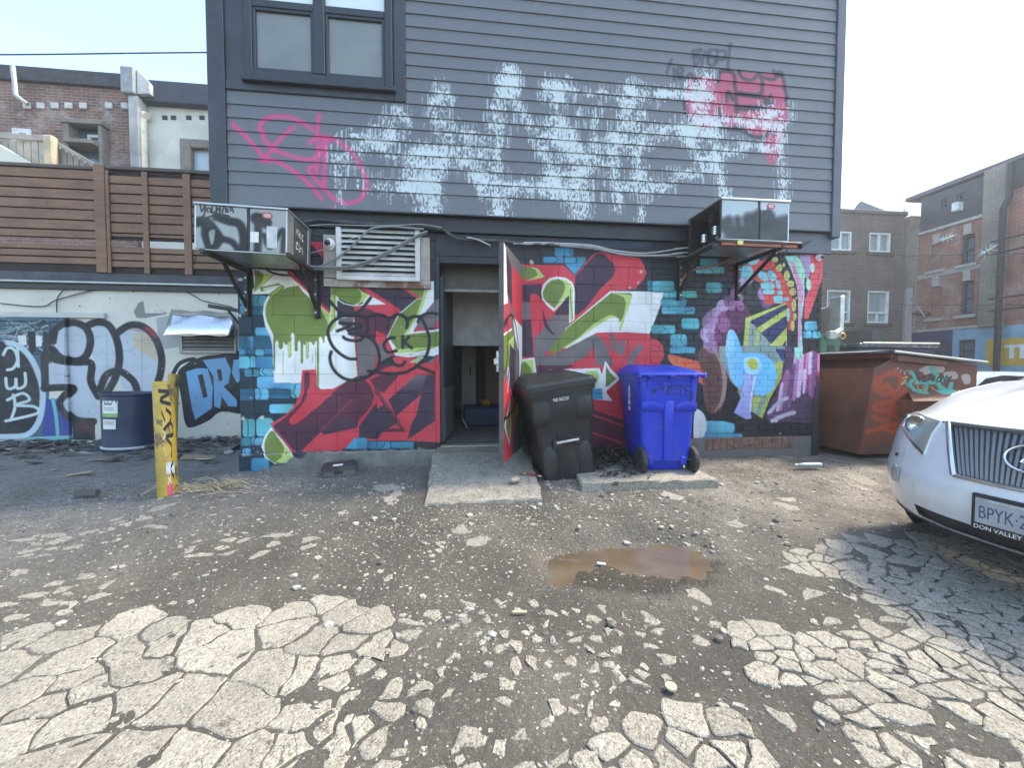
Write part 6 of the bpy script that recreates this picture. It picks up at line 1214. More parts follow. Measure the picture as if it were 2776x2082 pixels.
# bent sheet of bright metal as an awning
aw = [lw('S', 300, 560, LY - .03), lw('S', 1410, 600, LY - .03), lw('S', 1500, 800, LY - .22), lw('S', 1385, 1040, LY - .36), lw('S', 135, 1035, LY - .36)]
V = []; F = []; nA = 14
for i in range(nA + 1):
    t = i / nA
    for k, (l_, r_) in enumerate([(aw[0], aw[1]), (aw[0].lerp(aw[4], .22), aw[1].lerp(aw[2], .45)), (aw[0].lerp(aw[4], .55), aw[2]), (aw[4], aw[3])]):
        p = l_.lerp(r_, t); V.append((p.x, p.y + .012 * math.sin(t * 9 + k), p.z + .012 * math.sin(t * 13 + k * 2)))
for i in range(nA): F += [(4 * i + k, 4 * i + 4 + k, 4 * i + 5 + k, 4 * i + 1 + k) for k in range(3)]
o = mesh('metal_awning', V, F, mat('bright sheet metal', (.72, .73, .74), .22, .95, var=.06, scale=3, bump=.25, bscale=5, bdist=.01), None, True); md = o.modifiers.new('t', 'SOLIDIFY'); md.thickness = .004; tag(o, 'bent sheet of shiny metal fixed as an awning over a louvre', 'awning')
for pts, lb in [([('M', 380, 300), ('M', 345, 350), ('M', 340, 420), ('M', 350, 470)], 'thin black wire hanging under the eave above the silver bubbles'), ([('S', 500, 175), ('S', 700, 270), ('S', 900, 380), ('S', 1200, 445), ('S', 1450, 500)], 'thin black wire drooping above the shiny metal awning'), ([('M', 0, 380), ('M', 250, 400), ('M', 340, 360), ('M', 560, 300)], 'pale wire sagging along the top of the whitewashed wall')]:
    tag(tube('wall_wire', [tuple(q) for q in spline([tuple(lw(*p, LY - .03)) for p in pts], 5)], .008, CBL, None, 5), lb, 'wire')
# ---- deck fence of brown boards
FN = mat('brown stained board', (.22, .112, .06), .6, var=.22, scale=2, bump=.25, bscale=9, aniso=(.8, 12, 12), dirt=(.06, .03, .02), damt=.5, coord='World')
fe = empty('deck_fence', (-5, LY, 2.9), label='brown horizontal board fence around the roof deck', cat='fence'); fe.matrix_world = Matrix.Identity(4); fe.location = (0, 0, 0)
px0, px1 = lw('A1', 628, 1300).x, lw('A1', 698, 1300).x; zf0 = zt + .262; ztop = lw('A1', 0, 1045).z
box('post', px0, px1, LY - .07, LY + .03, zf0, lw('A1', 660, 1070).z, FN, fe, b=.006)
def bay(x0, x1, ys, c, xref, zlow):
    zs = [lw(c, xref, y).z for y in ys]
    for a, b in zip(zs, zs[1:]):
        if a - b < .02: continue
        box('slat', x0, x1, LY - .035 + random.uniform(-.003, .003), LY - .012, b + .016, a - .004, FN, fe, b=.004)
bay(-14, px0 - .004, [1085, 1150, 1215, 1280, 1345, 1413, 1478, 1530], 'A1', 300, 0); bay(-14, px0 - .004, [1570, 1606, 1652, 1700], 'A1', 300, 0); bay(px1 + .004, xr - .002, [1135, 1192, 1254, 1316, 1378, 1438, 1505, 1530], 'A1', 820, 0); bay(px1 + .004, xr - .002, [1590, 1632, 1680, 1725], 'A1', 820, 0)
box('top_rail', -14, px0 - .002, LY - .06, LY + .06, ztop - .05, ztop, mat('grey cap rail', (.12, .095, .08), .8, var=.25, coord='World'), fe, b=.006); box('top_rail', px1 + .002, xr - .002, LY - .06, LY + .06, lw('A1', 900, 1090).z - .03, lw('A1', 900, 1090).z + .02, _M['grey cap rail'], fe, b=.006)
for a, b in [(930, 968), (1190, 1240)]: box('stile', lw('A1', a, 1300).x, lw('A1', b, 1300).x, LY - .06, LY - .037, zf0, lw('A1', 900, 1095).z - .035, FN, fe, b=.005)
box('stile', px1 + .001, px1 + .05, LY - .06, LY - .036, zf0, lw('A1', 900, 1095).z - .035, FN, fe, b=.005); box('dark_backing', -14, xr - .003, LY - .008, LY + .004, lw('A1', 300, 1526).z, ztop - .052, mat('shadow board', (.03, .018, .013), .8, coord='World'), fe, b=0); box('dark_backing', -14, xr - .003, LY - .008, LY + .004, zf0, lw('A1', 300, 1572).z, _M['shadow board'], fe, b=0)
# ---- buildings beyond the deck
def brick_mat(name, c1, c2, mo, sc=1., dirt=(.25, .24, .22), damt=.4, ax='xz', rot=0.):
    mt = bpy.data.materials.new(name); n, l, p = nodes(mt); pos = n.new('ShaderNodeTexCoord').outputs['Object']; sp = n.new('ShaderNodeSeparateXYZ'); l.new(pos, sp.inputs[0]); cb = n.new('ShaderNodeCombineXYZ'); l.new(sp.outputs[0 if ax == 'xz' else 1], cb.inputs[0]); l.new(sp.outputs[2], cb.inputs[1])
    b = n.new('ShaderNodeTexBrick'); b.inputs['Scale'].default_value = 1.; b.inputs['Brick Width'].default_value = .22 * sc; b.inputs['Row Height'].default_value = .075 * sc; b.inputs['Mortar Size'].default_value = .010 * sc; b.inputs['Mortar Smooth'].default_value = .2; b.inputs['Bias'].default_value = -.1
    b.inputs['Color1'].default_value = (*c1, 1); b.inputs['Color2'].default_value = (*c2, 1); b.inputs['Mortar'].default_value = (*mo, 1); l.new(cb.outputs[0], b.inputs['Vector'])
    c = mix(n, l, 1., b.outputs['Color'], ramp(n, l, noise(n, l, pos, 1.2, 8, .7), [(.3, (.6,) * 3), (.7, (1.25,) * 3)]), 'MULTIPLY')
    c = mix(n, l, ramp(n, l, noise(n, l, pos, .9, 9, .75), [(.52, (0, 0, 0)), (.66, (damt,) * 3)]), c, dirt); l.new(c, p.inputs['Base Color']); p.inputs['Roughness'].default_value = .9
    bp = n.new('ShaderNodeBump'); bp.inputs['Strength'].default_value = .6; bp.inputs['Distance'].default_value = .012; l.new(math_(n, l, 'SUBTRACT', 1., b.outputs['Fac']), bp.inputs['Height']); l.new(bp.outputs[0], p.inputs['Normal']); return mt
BY = 9.0
OB = empty('brick_row_house', (0, 0, 0), label='old red brown brick house back rising behind the roof deck', cat='building')
q = lw('A1', 850, 640, BY); xb = q.x; zb_ = lw('A1', 400, 545, BY).z
OBM = brick_mat('old red brick', (.26, .115, .075), (.15, .085, .07), (.26, .22, .19), 1.15, (.40, .36, .32), .75)
def wallgrid(name, x0, x1, y, z0, z1, holes, m_, parent, t=.25):
    'wall with rectangular openings (x0, x1, z0, z1) left out'
    xs = sorted({x0, x1, *[h[0] for h in holes], *[h[1] for h in holes]}); zs = sorted({z0, z1, *[h[2] for h in holes], *[h[3] for h in holes]}); mb = MB()
    for a, b in zip(xs, xs[1:]):
        for c, e in zip(zs, zs[1:]):
            if any(h[0] - 1e-6 <= a and b <= h[1] + 1e-6 and h[2] - 1e-6 <= c and e <= h[3] + 1e-6 for h in holes): continue
            mb.box(a, b, y, y + t, c, e)
    return mb.build(name, m_, parent)
def hole(c, x0, y0, x1, y1, Y): a, b = lw(c, x0, y1, Y), lw(c, x1, y0, Y); return (a.x, b.x, a.z, b.z)
hA = hole('A1', 480, 835, 690, 1180, BY); hB = hole('A1', 88, 830, 202, 960, BY)
wallgrid('wall', -34, xb, BY, 0, zb_, [hA, hB], OBM, OB); box('parapet', -34, xb, BY - .12, BY + 6, zb_, zb_ + .38, mat('dark brick cornice', (.05, .045, .05), .9, var=.4, coord='World'), OB, b=0)
PNE = glass_mat('sky glass', (.10, .14, .17), .06); WDG = mat('grey brown joinery', (.20, .17, .14), .8, var=.25, coord='World'); WHT = mat('white frame', (.62, .62, .60), .5, coord='World')
bw = empty('boxed_window'); bw.parent = OB
for a in [(hA[0] - .05, hA[0] + .1, hA[2], hA[3]), (hA[1] - .06, hA[1] + .03, hA[2], hA[3])]: box('frame', a[0], a[1], BY - .25, BY + .1, a[2], a[3], WDG, bw, b=.01)
box('shelf', hA[0] - .1, hA[1] + .08, BY - .3, BY + .1, hA[3], hA[3] + .12, WDG, bw, b=.01); zz = lw('A1', 580, 955, BY).z; box('shelf', hA[0] + .101, hA[1] - .061, BY - .45, BY + .1, zz - .05, zz + .06, WDG, bw, b=.01)
box('pane', hA[0] + .1, hA[1] - .06, BY + .101, BY + .13, hA[2], hA[3], PNE, bw, b=0); zz2 = lw('A1', 630, 880, BY).z; box('sash', lw('A1', 555, 900, BY).x, lw('A1', 575, 900, BY).x, BY + .02, BY + .1, zz + .06, zz2, WHT, bw, b=.01); box('sash', lw('A1', 555, 900, BY).x, hA[1] - .07, BY + .02, BY + .1, zz2, zz2 + .08, WHT, bw, b=.01)
sw = empty('window'); sw.parent = OB; box('pane', hB[0], hB[1], BY + .12, BY + .14, hB[2], hB[3], PNE, sw, b=0)
for a in [(hB[0], hB[0] + .18, hB[2], hB[3]), (hB[1] - .12, hB[1], hB[2], hB[3]), (hB[0] + .181, hB[1] - .121, hB[3] - .14, hB[3])]: box('frame', a[0], a[1], BY - .04, BY + .11, a[2], a[3], WHT, sw, b=.01)
for x in (180, 268, 358, 447, 540, 705, 808):
    a = lw('A1', x, 682, BY); box('joist_block', a.x - .10, a.x + .10, BY - .06, BY - .002, a.z - .09, a.z + .09, mat('pale block', (.52, .50, .46), .8, var=.2, coord='World'), OB, b=.02)
pl = empty('parapet_pier', (0, 0, 0)); pl.parent = OB; a, b = lw('A1', 840, 700, BY - .2), lw('A1', 895, 455, BY - .2)
box('pier', a.x, b.x, BY - .3, BY + 1, a.z - 2.2, b.z - .75, mat('stained render', (.42, .40, .38), .9, var=.3, dirt=(.07, .065, .06), dscale=1.5, damt=.9, coord='World'), pl, b=.02); box('pier_cap', a.x - .12, b.x - .02, BY - .4, BY + 1, b.z - .748, b.z, mat('grey cap', (.26, .27, .28), .8, coord='World'), pl, b=.03)
c = lw('A1', 1010, 575, BY); mesh('coping', [(b.x, BY - .3, b.z), (b.x, BY + .6, b.z), (c.x, BY + .6, c.z), (c.x, BY - .3, c.z), (b.x, BY - .3, b.z - .7), (b.x, BY + .6, b.z - .7), (c.x, BY + .6, c.z - .3), (c.x, BY - .3, c.z - .3)], [(0, 1, 2, 3), (4, 7, 6, 5), (0, 3, 7, 4), (1, 5, 6, 2), (0, 4, 5, 1), (3, 2, 6, 7)], mat('pale coping', (.50, .49, .46), .8, coord='World'), pl)
tube('flue_pipe', [tuple(lw('A1', 82, 420, BY - .3)), tuple(lw('A1', 102, 610, BY - .3)), tuple(lw('A1', 178, 668, BY - .25))], .055, mat('flue', (.40, .40, .40), .5, .4), OB, 10)
SBd = empty('stucco_house', (0, 0, 0), label='cream stucco house with a dark framed window behind the roof deck', cat='building'); zs_ = lw('A1', 1150, 680, BY).z; hC = hole('A1', 1155, 892, 1352, 1250, BY)
wallgrid('wall', xb + .06, 3.0, BY + .1, 0, zs_, [hC], mat('cream stucco', (.60, .58, .51), .9, var=.08, scale=2, bump=.4, bscale=12, dirt=(.32, .29, .25), dscale=1.1, damt=.5, coord='World'), SBd); box('roof_edge', xb + .06, 3.0, BY - .15, BY + 6, zs_, zs_ + .62, mat('slate roof edge', (.04, .042, .055), .7, var=.3, coord='World'), SBd, b=.02)
for a in [(hC[0], hC[0] + .3, hC[2], hC[3]), (hC[1] - .1, hC[1], hC[2], hC[3]), (hC[0] + .301, hC[1] - .101, hC[3] - .25, hC[3])]: box('window_frame', a[0], a[1], BY + .04, BY + .25, a[2], a[3], WDG, SBd, b=.02)
box('pane', hC[0] + .301, hC[1] - .101, BY + .22, BY + .25, hC[2], hC[3] - .251, mat('blind behind glass', (.40, .47, .50), .2, var=.1, scale=1.5, bump=0, coord='World', coat=.5), SBd, b=0)
CRM = mat('cream pipe', (.62, .58, .46), .6, coord='World'); tube('downpipe', [tuple(lw('A1', 945, 745, BY - .1)), tuple(lw('A1', 912, 725, BY - .1)), tuple(lw('A1', 908, 780, BY - .1)), tuple(lw('A1', 918, 1250, BY - .1))], .13, CRM, SBd, 8)
tube('downpipe', [tuple(lw('A1', 1375, 760, BY - .1)), tuple(lw('A1', 1372, 1250, BY - .1))], .10, CRM, SBd, 8)
for x in (1045, 1100, 1200, 1285, 1368): a = lw('A1', x, 742, BY); box('vent_hole', a.x - .07, a.x + .07, BY + .08, BY + .097, a.z - .06, a.z + .06, DARK, SBd, b=0)
# grey picket stair rail and tent top on the deck
GW = mat('grey picket', (.30, .28, .25), .9, var=.25, coord='World'); PY = 4.6
pf = empty('picket_rail', (0, 0, 0), label='weathered grey picket stair rail on the deck behind the brown fence', cat='railing'); zlo = lw('A1', 300, 1200, PY).z
for k, x in enumerate(range(-260, 330, 48)): a = lw('A1', x, 898, PY); box('picket', a.x - .06, a.x + .06, PY, PY + .03, zlo, a.z, GW, pf, b=.006)
a, b = lw('A1', -300, 885, PY), lw('A1', 318, 900, PY); box('rail', a.x, b.x, PY - .05, PY - .002, b.z - .03, b.z + .07, GW, pf, b=.006); a = lw('A1', 330, 880, PY - .1); box('post', a.x - .07, a.x + .09, PY - .2, PY - .06, zlo, a.z, mat('pine post', (.42, .35, .25), .8, coord='World'), pf, b=.02)
for k in range(6): x = 365 + k * 40; a = lw('A1', x, 915 + (x - 350) * .56, PY); box('picket', a.x - .04, a.x + .05, PY, PY + .03, zlo, a.z, GW, pf, b=.006)
tube('rail', [tuple(lw('A1', 348, 910, PY - .05)), tuple(lw('A1', 610, 1058, PY - .05))], .045, GW, pf, 4)
a, b, c = lw('A1', -200, 830, 4.0), lw('A1', 200, 1040, 4.0), lw('A1', -200, 1100, 4.0); tn = mesh('canopy_tent', [tuple(a), tuple(b), (b.x, 4.0, c.z), tuple(c), (a.x, 4.6, a.z), (b.x + .02, 4.6, b.z - .1)], [(0, 3, 2, 1), (0, 1, 5, 4)], mat('cream canvas', (.72, .68, .54), .8, var=.06)); tag(tn, 'cream canvas canopy top peeking over the brown fence', 'canopy')
tag(tube('power_line', [tuple(q) for q in spline([tuple(lw('A1', x, y, 7.)) for x, y in ((-300, 350), (300, 347), (800, 340), (1375, 334), (1700, 330))], 4)], .018, CBL, None, 5), 'single power line crossing the blue sky', 'wire')
# ================================================================== BARREL, BOLLARDS, LITTER
bq = atZ(322, 1228, .12); DRM_ = mat('dark blue drum', (.012, .028, .075), .4, var=.25, scale=3, bump=.1, dirt=(.06, .07, .09), dscale=4, damt=.5)
dr = empty('plastic_drum', (bq.x - .02, bq.y + .22, .11), (R(0), R(1.5), 0), label='dark blue plastic drum with paper labels by the graffiti wall', cat='drum')
k_ = 1.0; v, f = lathe([(0, 0), (.27, 0), (.285, .02), (.29, .06), (.285, .1), (.292, .4), (.30, .77), (.318, .785), (.32, .81), (.305, .815), (.295, .80), (.0, .79)], 40); mesh('shell', v, f, DRM_, dr, True, ang=35)
v, f = lathe([(.287, .055), (.300, .06), (.300, .085), (.287, .09)], 40); mesh('hoop', v, f[:-2], mat('hoop grey', (.42, .43, .40), .5), dr, True)
def cyl(rad): return lambda a, b: (rad * math.cos(a), rad * math.sin(a), b)
def patch(name, rad, a0, a1, z0, z1, m_, parent, n=6):
    V = []; 
    for k in range(n + 1): a = a0 + (a1 - a0) * k / n; V += [(rad * math.cos(a), rad * math.sin(a), z0), (rad * math.cos(a), rad * math.sin(a), z1)]
    return mesh(name, V, [(2 * k, 2 * k + 2, 2 * k + 3, 2 * k + 1) for k in range(n)], m_, parent)
patch('paper_label', .2985, R(-118), R(-78), .50, .72, PAPER, dr); patch('green_strip', .2995, R(-118), R(-78), .50, .55, mat('green print', (.20, .42, .14), .6), dr); patch('paper_label', .2975, R(-116), R(-82), .34, .47, PAPER, dr); patch('printed_lines', .2998, R(-112), R(-90), .66, .69, mat('grey print', (.2, .2, .2), .6), dr)
for z in (.62, .595, .44, .42, .40): patch('printed_lines', .3 if z > .5 else .2985, R(-113), R(-86), z, z + .008, mat('grey print', (.2, .2, .2), .6), dr)
YEL = mat('yellow paint', (.40, .265, .035), .5, var=.25, scale=5, bump=.2, dirt=(.05, .045, .04), dscale=9, damt=.85, lo=.52, hi=.6)
def bollard(loc, h, rd, rot, label, tags):
    r = empty('bollard', loc, rot, label=label, cat='bollard'); v, f = lathe([(rd, -.1), (rd, h - .012), (rd * .93, h), (0, h - .004)], 32); mesh('pipe', v, f, YEL, r, True, ang=40)
    v, f = lathe([(rd * .88, h - .002), (0, h + .001)], 32); mesh('concrete_fill', v, f, CON1, r)
    if tags:
        c_ = cyl(rd + .0015); A = R(-90 + 36)
        L = [[(A - .5, .98), (A + .5, .96), (A - .4, .90), (A + .6, .86)], [(A + .1, .82), (A + .6, .76), (A + .2, .66)], [(A - .3, .80), (A + .0, .72)], [(A - .2, .64), (A + .5, .70), (A + .7, .60), (A, .58), (A + .5, .50), (A + .4, .40)], [(A + .6, .36), (A + .3, .30), (A + .6, .22)]]
        ribbon('black_tag', [[(x / 1., y) for x, y in ln] for ln in L], .035, MRK, r, c_)
        ribbon('white_tag', [[(A - .1, .72), (A - .2, .66)], [(A - .25, .64), (A - .05, .60), (A - .3, .56)], [(A - .2, .5), (A - .1, .44), (A - .2, .40)], [(A + .1, .36), (A + .25, .30), (A + .1, .26)], [(A, .24), (A + .3, .18)], [(A + .3, .25), (A, .17)]], .014, PAPER, r, c_)
        patch('pink_spot', rd + .001, A - .1, A + .45, .07, .17, mat('pink spray', (.55, .09, .13), .6, var=.3, scale=20), r); patch('white_smear', rd + .001, A - .1, A + .7, .26, .36, mat('white smear', (.50, .52, .52), .6, var=.5, scale=18), r)
    return r
b0 = atZ(452, 1358, .1); bollard((b0.x, b0.y + .02, .08), 1.06, .074, (R(-1), R(-1.5), 0), 'yellow steel bollard covered in black tags, in front of the drum', True)
q = wall('M', 1010, 790, 1.0); bollard((q.x, 1.0, .1), q.z - .13, .055, (0, R(3), 0), 'second yellow bollard, mostly hidden behind the tagged one', False)
g0 = lw('M', 1175, 100, LY - .12); g1 = atZ(*cp('M', 868, 1095), .13); tag(tube('guy_wire', [tuple(g0), tuple(g1 + Vector((0, .0, 0)))], .007, CBL, None, 5), 'slanting guy wire running down to the ground behind the bollard', 'wire')
# dry weeds
rg = random.Random(9); mbw = MB(); wc = atZ(*cp('M', 1250, 1530), .13)
for k in range(90):
    x, y = wc.x + rg.gauss(0, .16), wc.y + rg.gauss(0, .07); z = gz(x, y); a = rg.uniform(-.5, .5) + (0 if rg.random() < .5 else math.pi); L = rg.uniform(.08, .3); h = rg.uniform(.01, .09)
    mbw.tube([(x, y, z), (x + L * .5 * math.cos(a), y + L * .5 * math.sin(a), z + h), (x + L * math.cos(a), y + L * math.sin(a), z + h * rg.uniform(.1, .8))], .0022, 3, False)
tag(mbw.build('dry_weeds', mat('straw', (.42, .34, .21), .9, var=.3)), 'flattened dry straw coloured weeds beside the tagged bollard', 'weeds')
# heap of roofing scraps along the graffiti wall
def plates(name, N, reg, smin, smax, m_):
    mb = MB(); rn = random.Random(N)
    for _ in range(N):
        x, y = reg(rn); s = rn.uniform(smin, smax); k = rn.randint(4, 6); th = rn.uniform(.004, .012); E_ = Euler((rn.gauss(0, .22), rn.gauss(0, .22), rn.uniform(0, 6)))
        P = [(s * rn.uniform(.5, 1.1) * math.cos(2 * math.pi * i / k) * 1.3, s * rn.uniform(.5, 1.1) * math.sin(2 * math.pi * i / k)) for i in range(k)]; z = gz(x, y) + rn.uniform(.0, .05) + (max(0, .10 - abs(y + .3) * .14) * rn.random() + .05 if name == 'leaf_litter' else 0)
        vv = [E_.to_matrix() @ Vector((*p, t)) + Vector((x, y, z)) for t in (0, th) for p in P]; mb.add(vv, [tuple(range(k - 1, -1, -1)), tuple(range(k, 2 * k))] + [(i, (i + 1) % k, k + (i + 1) % k, k + i) for i in range(k)])
    return mb.build(name, m_)
SHG = mat('roofing scrap', (.075, .07, .066), .9, var=.6, scale=2.5, coord='World', bump=.3)
def rL(rn): t = rn.random(); return rn.uniform(-7.2, -2.45), LY - .1 - abs(rn.gauss(0, .55)) - (0.9 * rn.random() if t < .35 else 0)
tag(plates('debris', 420, rL, .025, .085, SHG), 'dark broken roofing scraps strewn along the graffiti wall', None, None, 'stuff')
tag(plates('pale_debris', 90, rL, .02, .07, mat('pale scrap', (.34, .31, .27), .9, var=.4, scale=3, coord='World')), 'pale bits of card and plaster among the roofing scraps', None, None, 'stuff')
def rW(rn): return rn.uniform(1.22, 1.78), -.1 - abs(rn.gauss(0, .30))
tag(plates('leaf_litter', 620, rW, .010, .034, mat('black leaf litter', (.03, .027, .024), .95, var=.6, coord='World')), 'dark leaf litter piled between the two bins', None, None, 'stuff')
CARD = mat('cardboard', (.34, .245, .16), .9, var=.2, dirt=(.14, .11, .08), damt=.5)
for i, (x, y, L, wd, rz, m_, lb, nm) in enumerate([(1190, 1310, .34, .16, 20, CARD, 'torn brown cardboard sheet on the ground behind the tagged bollard', 'cardboard_sheet'), (1235, 1320, .16, .12, -10, PPR, 'crumpled pale paper beside the brown cardboard sheet', 'paper_scrap'), (512, 1228, .13, .12, 10, PPR, 'white sheet of paper leaning on rubble beside the drum', 'paper_sheet'), (215, 1278, .26, .09, 8, CARD, 'pale board scrap on the rubble under the black oval lettering', 'board_scrap'), (480, 1410, .22, .06, 12, CARD, 'thin tan board scrap in the yard before the drum', 'board_scrap'), (520, 1540, .16, .06, 5, SHG, 'dark flat lump on the asphalt left of the tagged bollard', 'asphalt_lump'), (600, 1330, .24, .07, 14, CARD, 'weathered board scrap on the rubble in front of the drum', 'board_scrap'), (1390, 1150, .16, .10, 25, PPR, 'pale plaster lump on the rubble against the building corner', 'plaster_lump'), (1200, 1165, .2, .09, 5, SHG, 'dark roofing sheet under the shiny metal awning', 'roofing_sheet')]):
    p = cp('M', x, y); q = atZ(*p, .13); z = gz(q.x, q.y); o = box(nm, -L / 2, L / 2, -wd / 2, wd / 2, 0, .008 if 'lump' not in nm else .05, m_, None, b=.003, loc=(q.x, min(q.y, LY - .12), z + .02), rot=(R(random.uniform(-12, 12)), R(random.uniform(-8, 8)), R(rz))); tag(o, lb, nm.split('_')[0] if nm != 'paper_scrap' else 'litter')
# ================================================================== RIGHT: SKIP, BUILDINGS BEYOND
CROP['R2'] = (2240, 560, 4.146); CROP['R3'] = (2450, 430, 3.129)
KX0, KX1, KY0, KY1 = 4.67, 6.05, -.30, 1.35
sk = empty('dumpster', (KX0, KY0, .2), label='rusty brown steel dumpster with orange and turquoise tags beside the mural wall', cat='dumpster'); sk.matrix_world = Matrix.Identity(4); sk.location = (0, 0, 0)
kc = Canvas(KX0 - .2, KX1 + .1, .2, 1.5, 380, (112, 60, 46))
def kp(pts): return [(lambda q: (q.x, q.z))(wall('P', x, y, KY0)) for x, y in pts]
for st, wd in [([(700, 640), (740, 540), (860, 500), (930, 560), (900, 680), (760, 720), (700, 680), (800, 640), (880, 760)], .06), ([(980, 680), (860, 790), (700, 830), (660, 870), (760, 900), (880, 860), (920, 900), (840, 960)], .055), ([(660, 960), (760, 1000), (880, 960), (900, 1020), (700, 1090), (590, 1120)], .05), ([(740, 1080), (860, 1040), (930, 1060), (860, 1120), (760, 1080)], .045), ([(670, 560), (640, 680)], .07), ([(860, 830), (830, 930)], .08)]: kc.stroke(kp(st), wd, (186, 72, 34), soft=.05, op=.85)
for P in [[(1120, 470), (1200, 430), (1280, 425), (1380, 440), (1360, 500), (1180, 500)], [(1380, 500), (1500, 490), (1520, 560), (1400, 560)], [(1560, 530), (1640, 520), (1660, 600), (1600, 620)], [(1180, 440), (1230, 430), (1240, 500), (1170, 520)]]: kc.fill(kp(P), (190, 180, 172), True, op=.85)
for st, wd in [([(1040, 490), (1080, 560), (1030, 610), (1090, 690), (1180, 690), (1200, 620)], .045), ([(1250, 460), (1300, 520), (1340, 640), (1430, 690), (1460, 620)], .06), ([(1100, 600), (1280, 600), (1400, 560)], .05), ([(1300, 700), (1450, 700)], .05), ([(980, 580), (1010, 640), (1050, 600)], .02)]: kc.stroke(kp(st), wd, (74, 170, 152), soft=.012)
for st in [[(1090, 500), (1130, 580), (1120, 600)], [(1140, 560), (1190, 530), (1160, 590), (1220, 580)], [(1220, 580), (1240, 520), (1270, 590), (1290, 530)], [(1300, 590), (1330, 540), (1350, 580), (1310, 600)], [(1350, 600), (1370, 530), (1390, 590), (1410, 530), (1430, 600)], [(1430, 560), (1460, 540), (1430, 590), (1400, 640)]]: kc.stroke(kp(st), .014, (22, 24, 28), soft=.004)
for st in [[(950, 560), (1000, 540), (940, 620), (980, 600)], [(1080, 620), (1120, 600), (1110, 660), (1160, 680)], [(1160, 640), (1200, 690), (1220, 640)], [(1250, 650), (1290, 680)]]: kc.stroke(kp(st), .012, (196, 172, 100), soft=.004)
for st in [[(870, 465), (910, 450), (890, 470)], [(930, 480), (930, 510)], [(915, 480), (950, 475)], [(960, 500), (985, 480), (965, 520), (990, 510)], [(1000, 470), (1030, 520)]]: kc.stroke(kp(st), .008, (190, 160, 140), soft=.003)
kc.fill(kp([(560, 1340), (640, 1270), (800, 1240), (860, 1300), (700, 1340)]), (60, 62, 56), True, op=.5)
RST = mat('rusty brown steel', (.17, .066, .04), .6, .1, var=.3, scale=3, bump=.2, bscale=40, dirt=(.05, .03, .025), dscale=2.2, damt=.6, coord='World'); KM = canvas_mat('tagged steel', kc, rough=.55, damt=.5, bump=.15, dirt=(.06, .035, .028), lo=.45); KD = mat('black plastic lid', (.018, .018, .02), .5, var=.4, scale=3, coord='World', dirt=(.3, .29, .27), dscale=3, damt=.35)
bx_ = KX0 - .14
mesh('side', [(bx_, KY0 + .02, .27), (bx_, KY1, .27), (KX0, KY1, 1.26), (KX0, KY0, 1.26), (bx_ + .03, KY0 + .02, .27), (bx_ + .03, KY1, .27), (KX0 + .03, KY1, 1.26), (KX0 + .03, KY0, 1.26)], [(0, 1, 2, 3), (4, 7, 6, 5), (0, 4, 5, 1), (3, 2, 6, 7), (0, 3, 7, 4), (1, 5, 6, 2)], RST, sk)
mesh('front', [(bx_ + .031, KY0 + .02, .27), (KX1, KY0 + .02, .27), (KX1, KY0, 1.30), (KX0 + .26, KY0, 1.40), (KX0 + .031, KY0, 1.26), (bx_ + .031, KY0 + .04, .27), (KX1, KY0 + .04, .27), (KX1, KY0 + .02, 1.30), (KX0 + .26, KY0 + .02, 1.40), (KX0 + .031, KY0 + .02, 1.26)], [(0, 1, 2, 3, 4), (9, 8, 7, 6, 5), (0, 5, 6, 1), (1, 6, 7, 2), (2, 7, 8, 3), (3, 8, 9, 4), (4, 9, 5, 0)], KM, sk)
mesh('chamfer', [(KX0 + .001, KY0, 1.261), (KX0 + .001, KY1, 1.261), (KX0 + .25, KY1, 1.38), (KX0 + .25, KY0 + .001, 1.38), (KX0 + .005, KY0, 1.245), (KX0 + .005, KY1, 1.245), (KX0 + .25, KY1, 1.36), (KX0 + .25, KY0 + .001, 1.36)], [(0, 3, 2, 1), (4, 5, 6, 7), (0, 1, 5, 4), (3, 7, 6, 2), (0, 4, 7, 3), (1, 2, 6, 5)], RST, sk)
box('far_side', KX1 - .03, KX1, KY0 + .041, KY1, .27, 1.28, RST, sk, b=0); box('back', bx_ + .04, KX1 - .031, KY1 - .03, KY1, .27, 1.28, RST, sk, b=0); box('floor', bx_ + .04, KX1 - .031, KY0 + .041, KY1 - .031, .26, .30, RST, sk, b=0)
box('rim', KX0 + .20, KX0 + .27, KY0 - .02, KY1, 1.381, 1.44, RST, sk, b=.006); a, b = wall('P', 880, 340, KY0 - .03), wall('P', 1400, 395, KY0 - .03); MB().prism([(a.x, a.z - .04), (b.x, b.z - .035), (b.x, b.z + .02), (a.x, a.z + .03)], KY0 - .05, KY0 - .002).build('front_rail', RST, sk)
a, b = wall('P', 840, 282, KY0 - .06), wall('P', 1800, 392, KY0 - .06); mesh('lid', [(a.x - .02, KY0 - .08, a.z - .015), (b.x, KY0 - .08, b.z - .015), (b.x, KY1, b.z), (a.x - .02, KY1, a.z + .03), (a.x - .02, KY0 - .08, a.z + .012), (b.x, KY0 - .08, b.z + .012), (b.x, KY1, b.z + .03), (a.x - .02, KY1, a.z + .06)], [(0, 3, 2, 1), (4, 5, 6, 7), (0, 1, 5, 4), (2, 3, 7, 6), (0, 4, 7, 3), (1, 2, 6, 5)], KD, sk)
tube('lid_edge', [(a.x, KY0 - .085, a.z + .0), (b.x, KY0 - .085, b.z - .002)], .016, mat('worn lid edge', (.35, .34, .31), .5, var=.3), sk, 8)
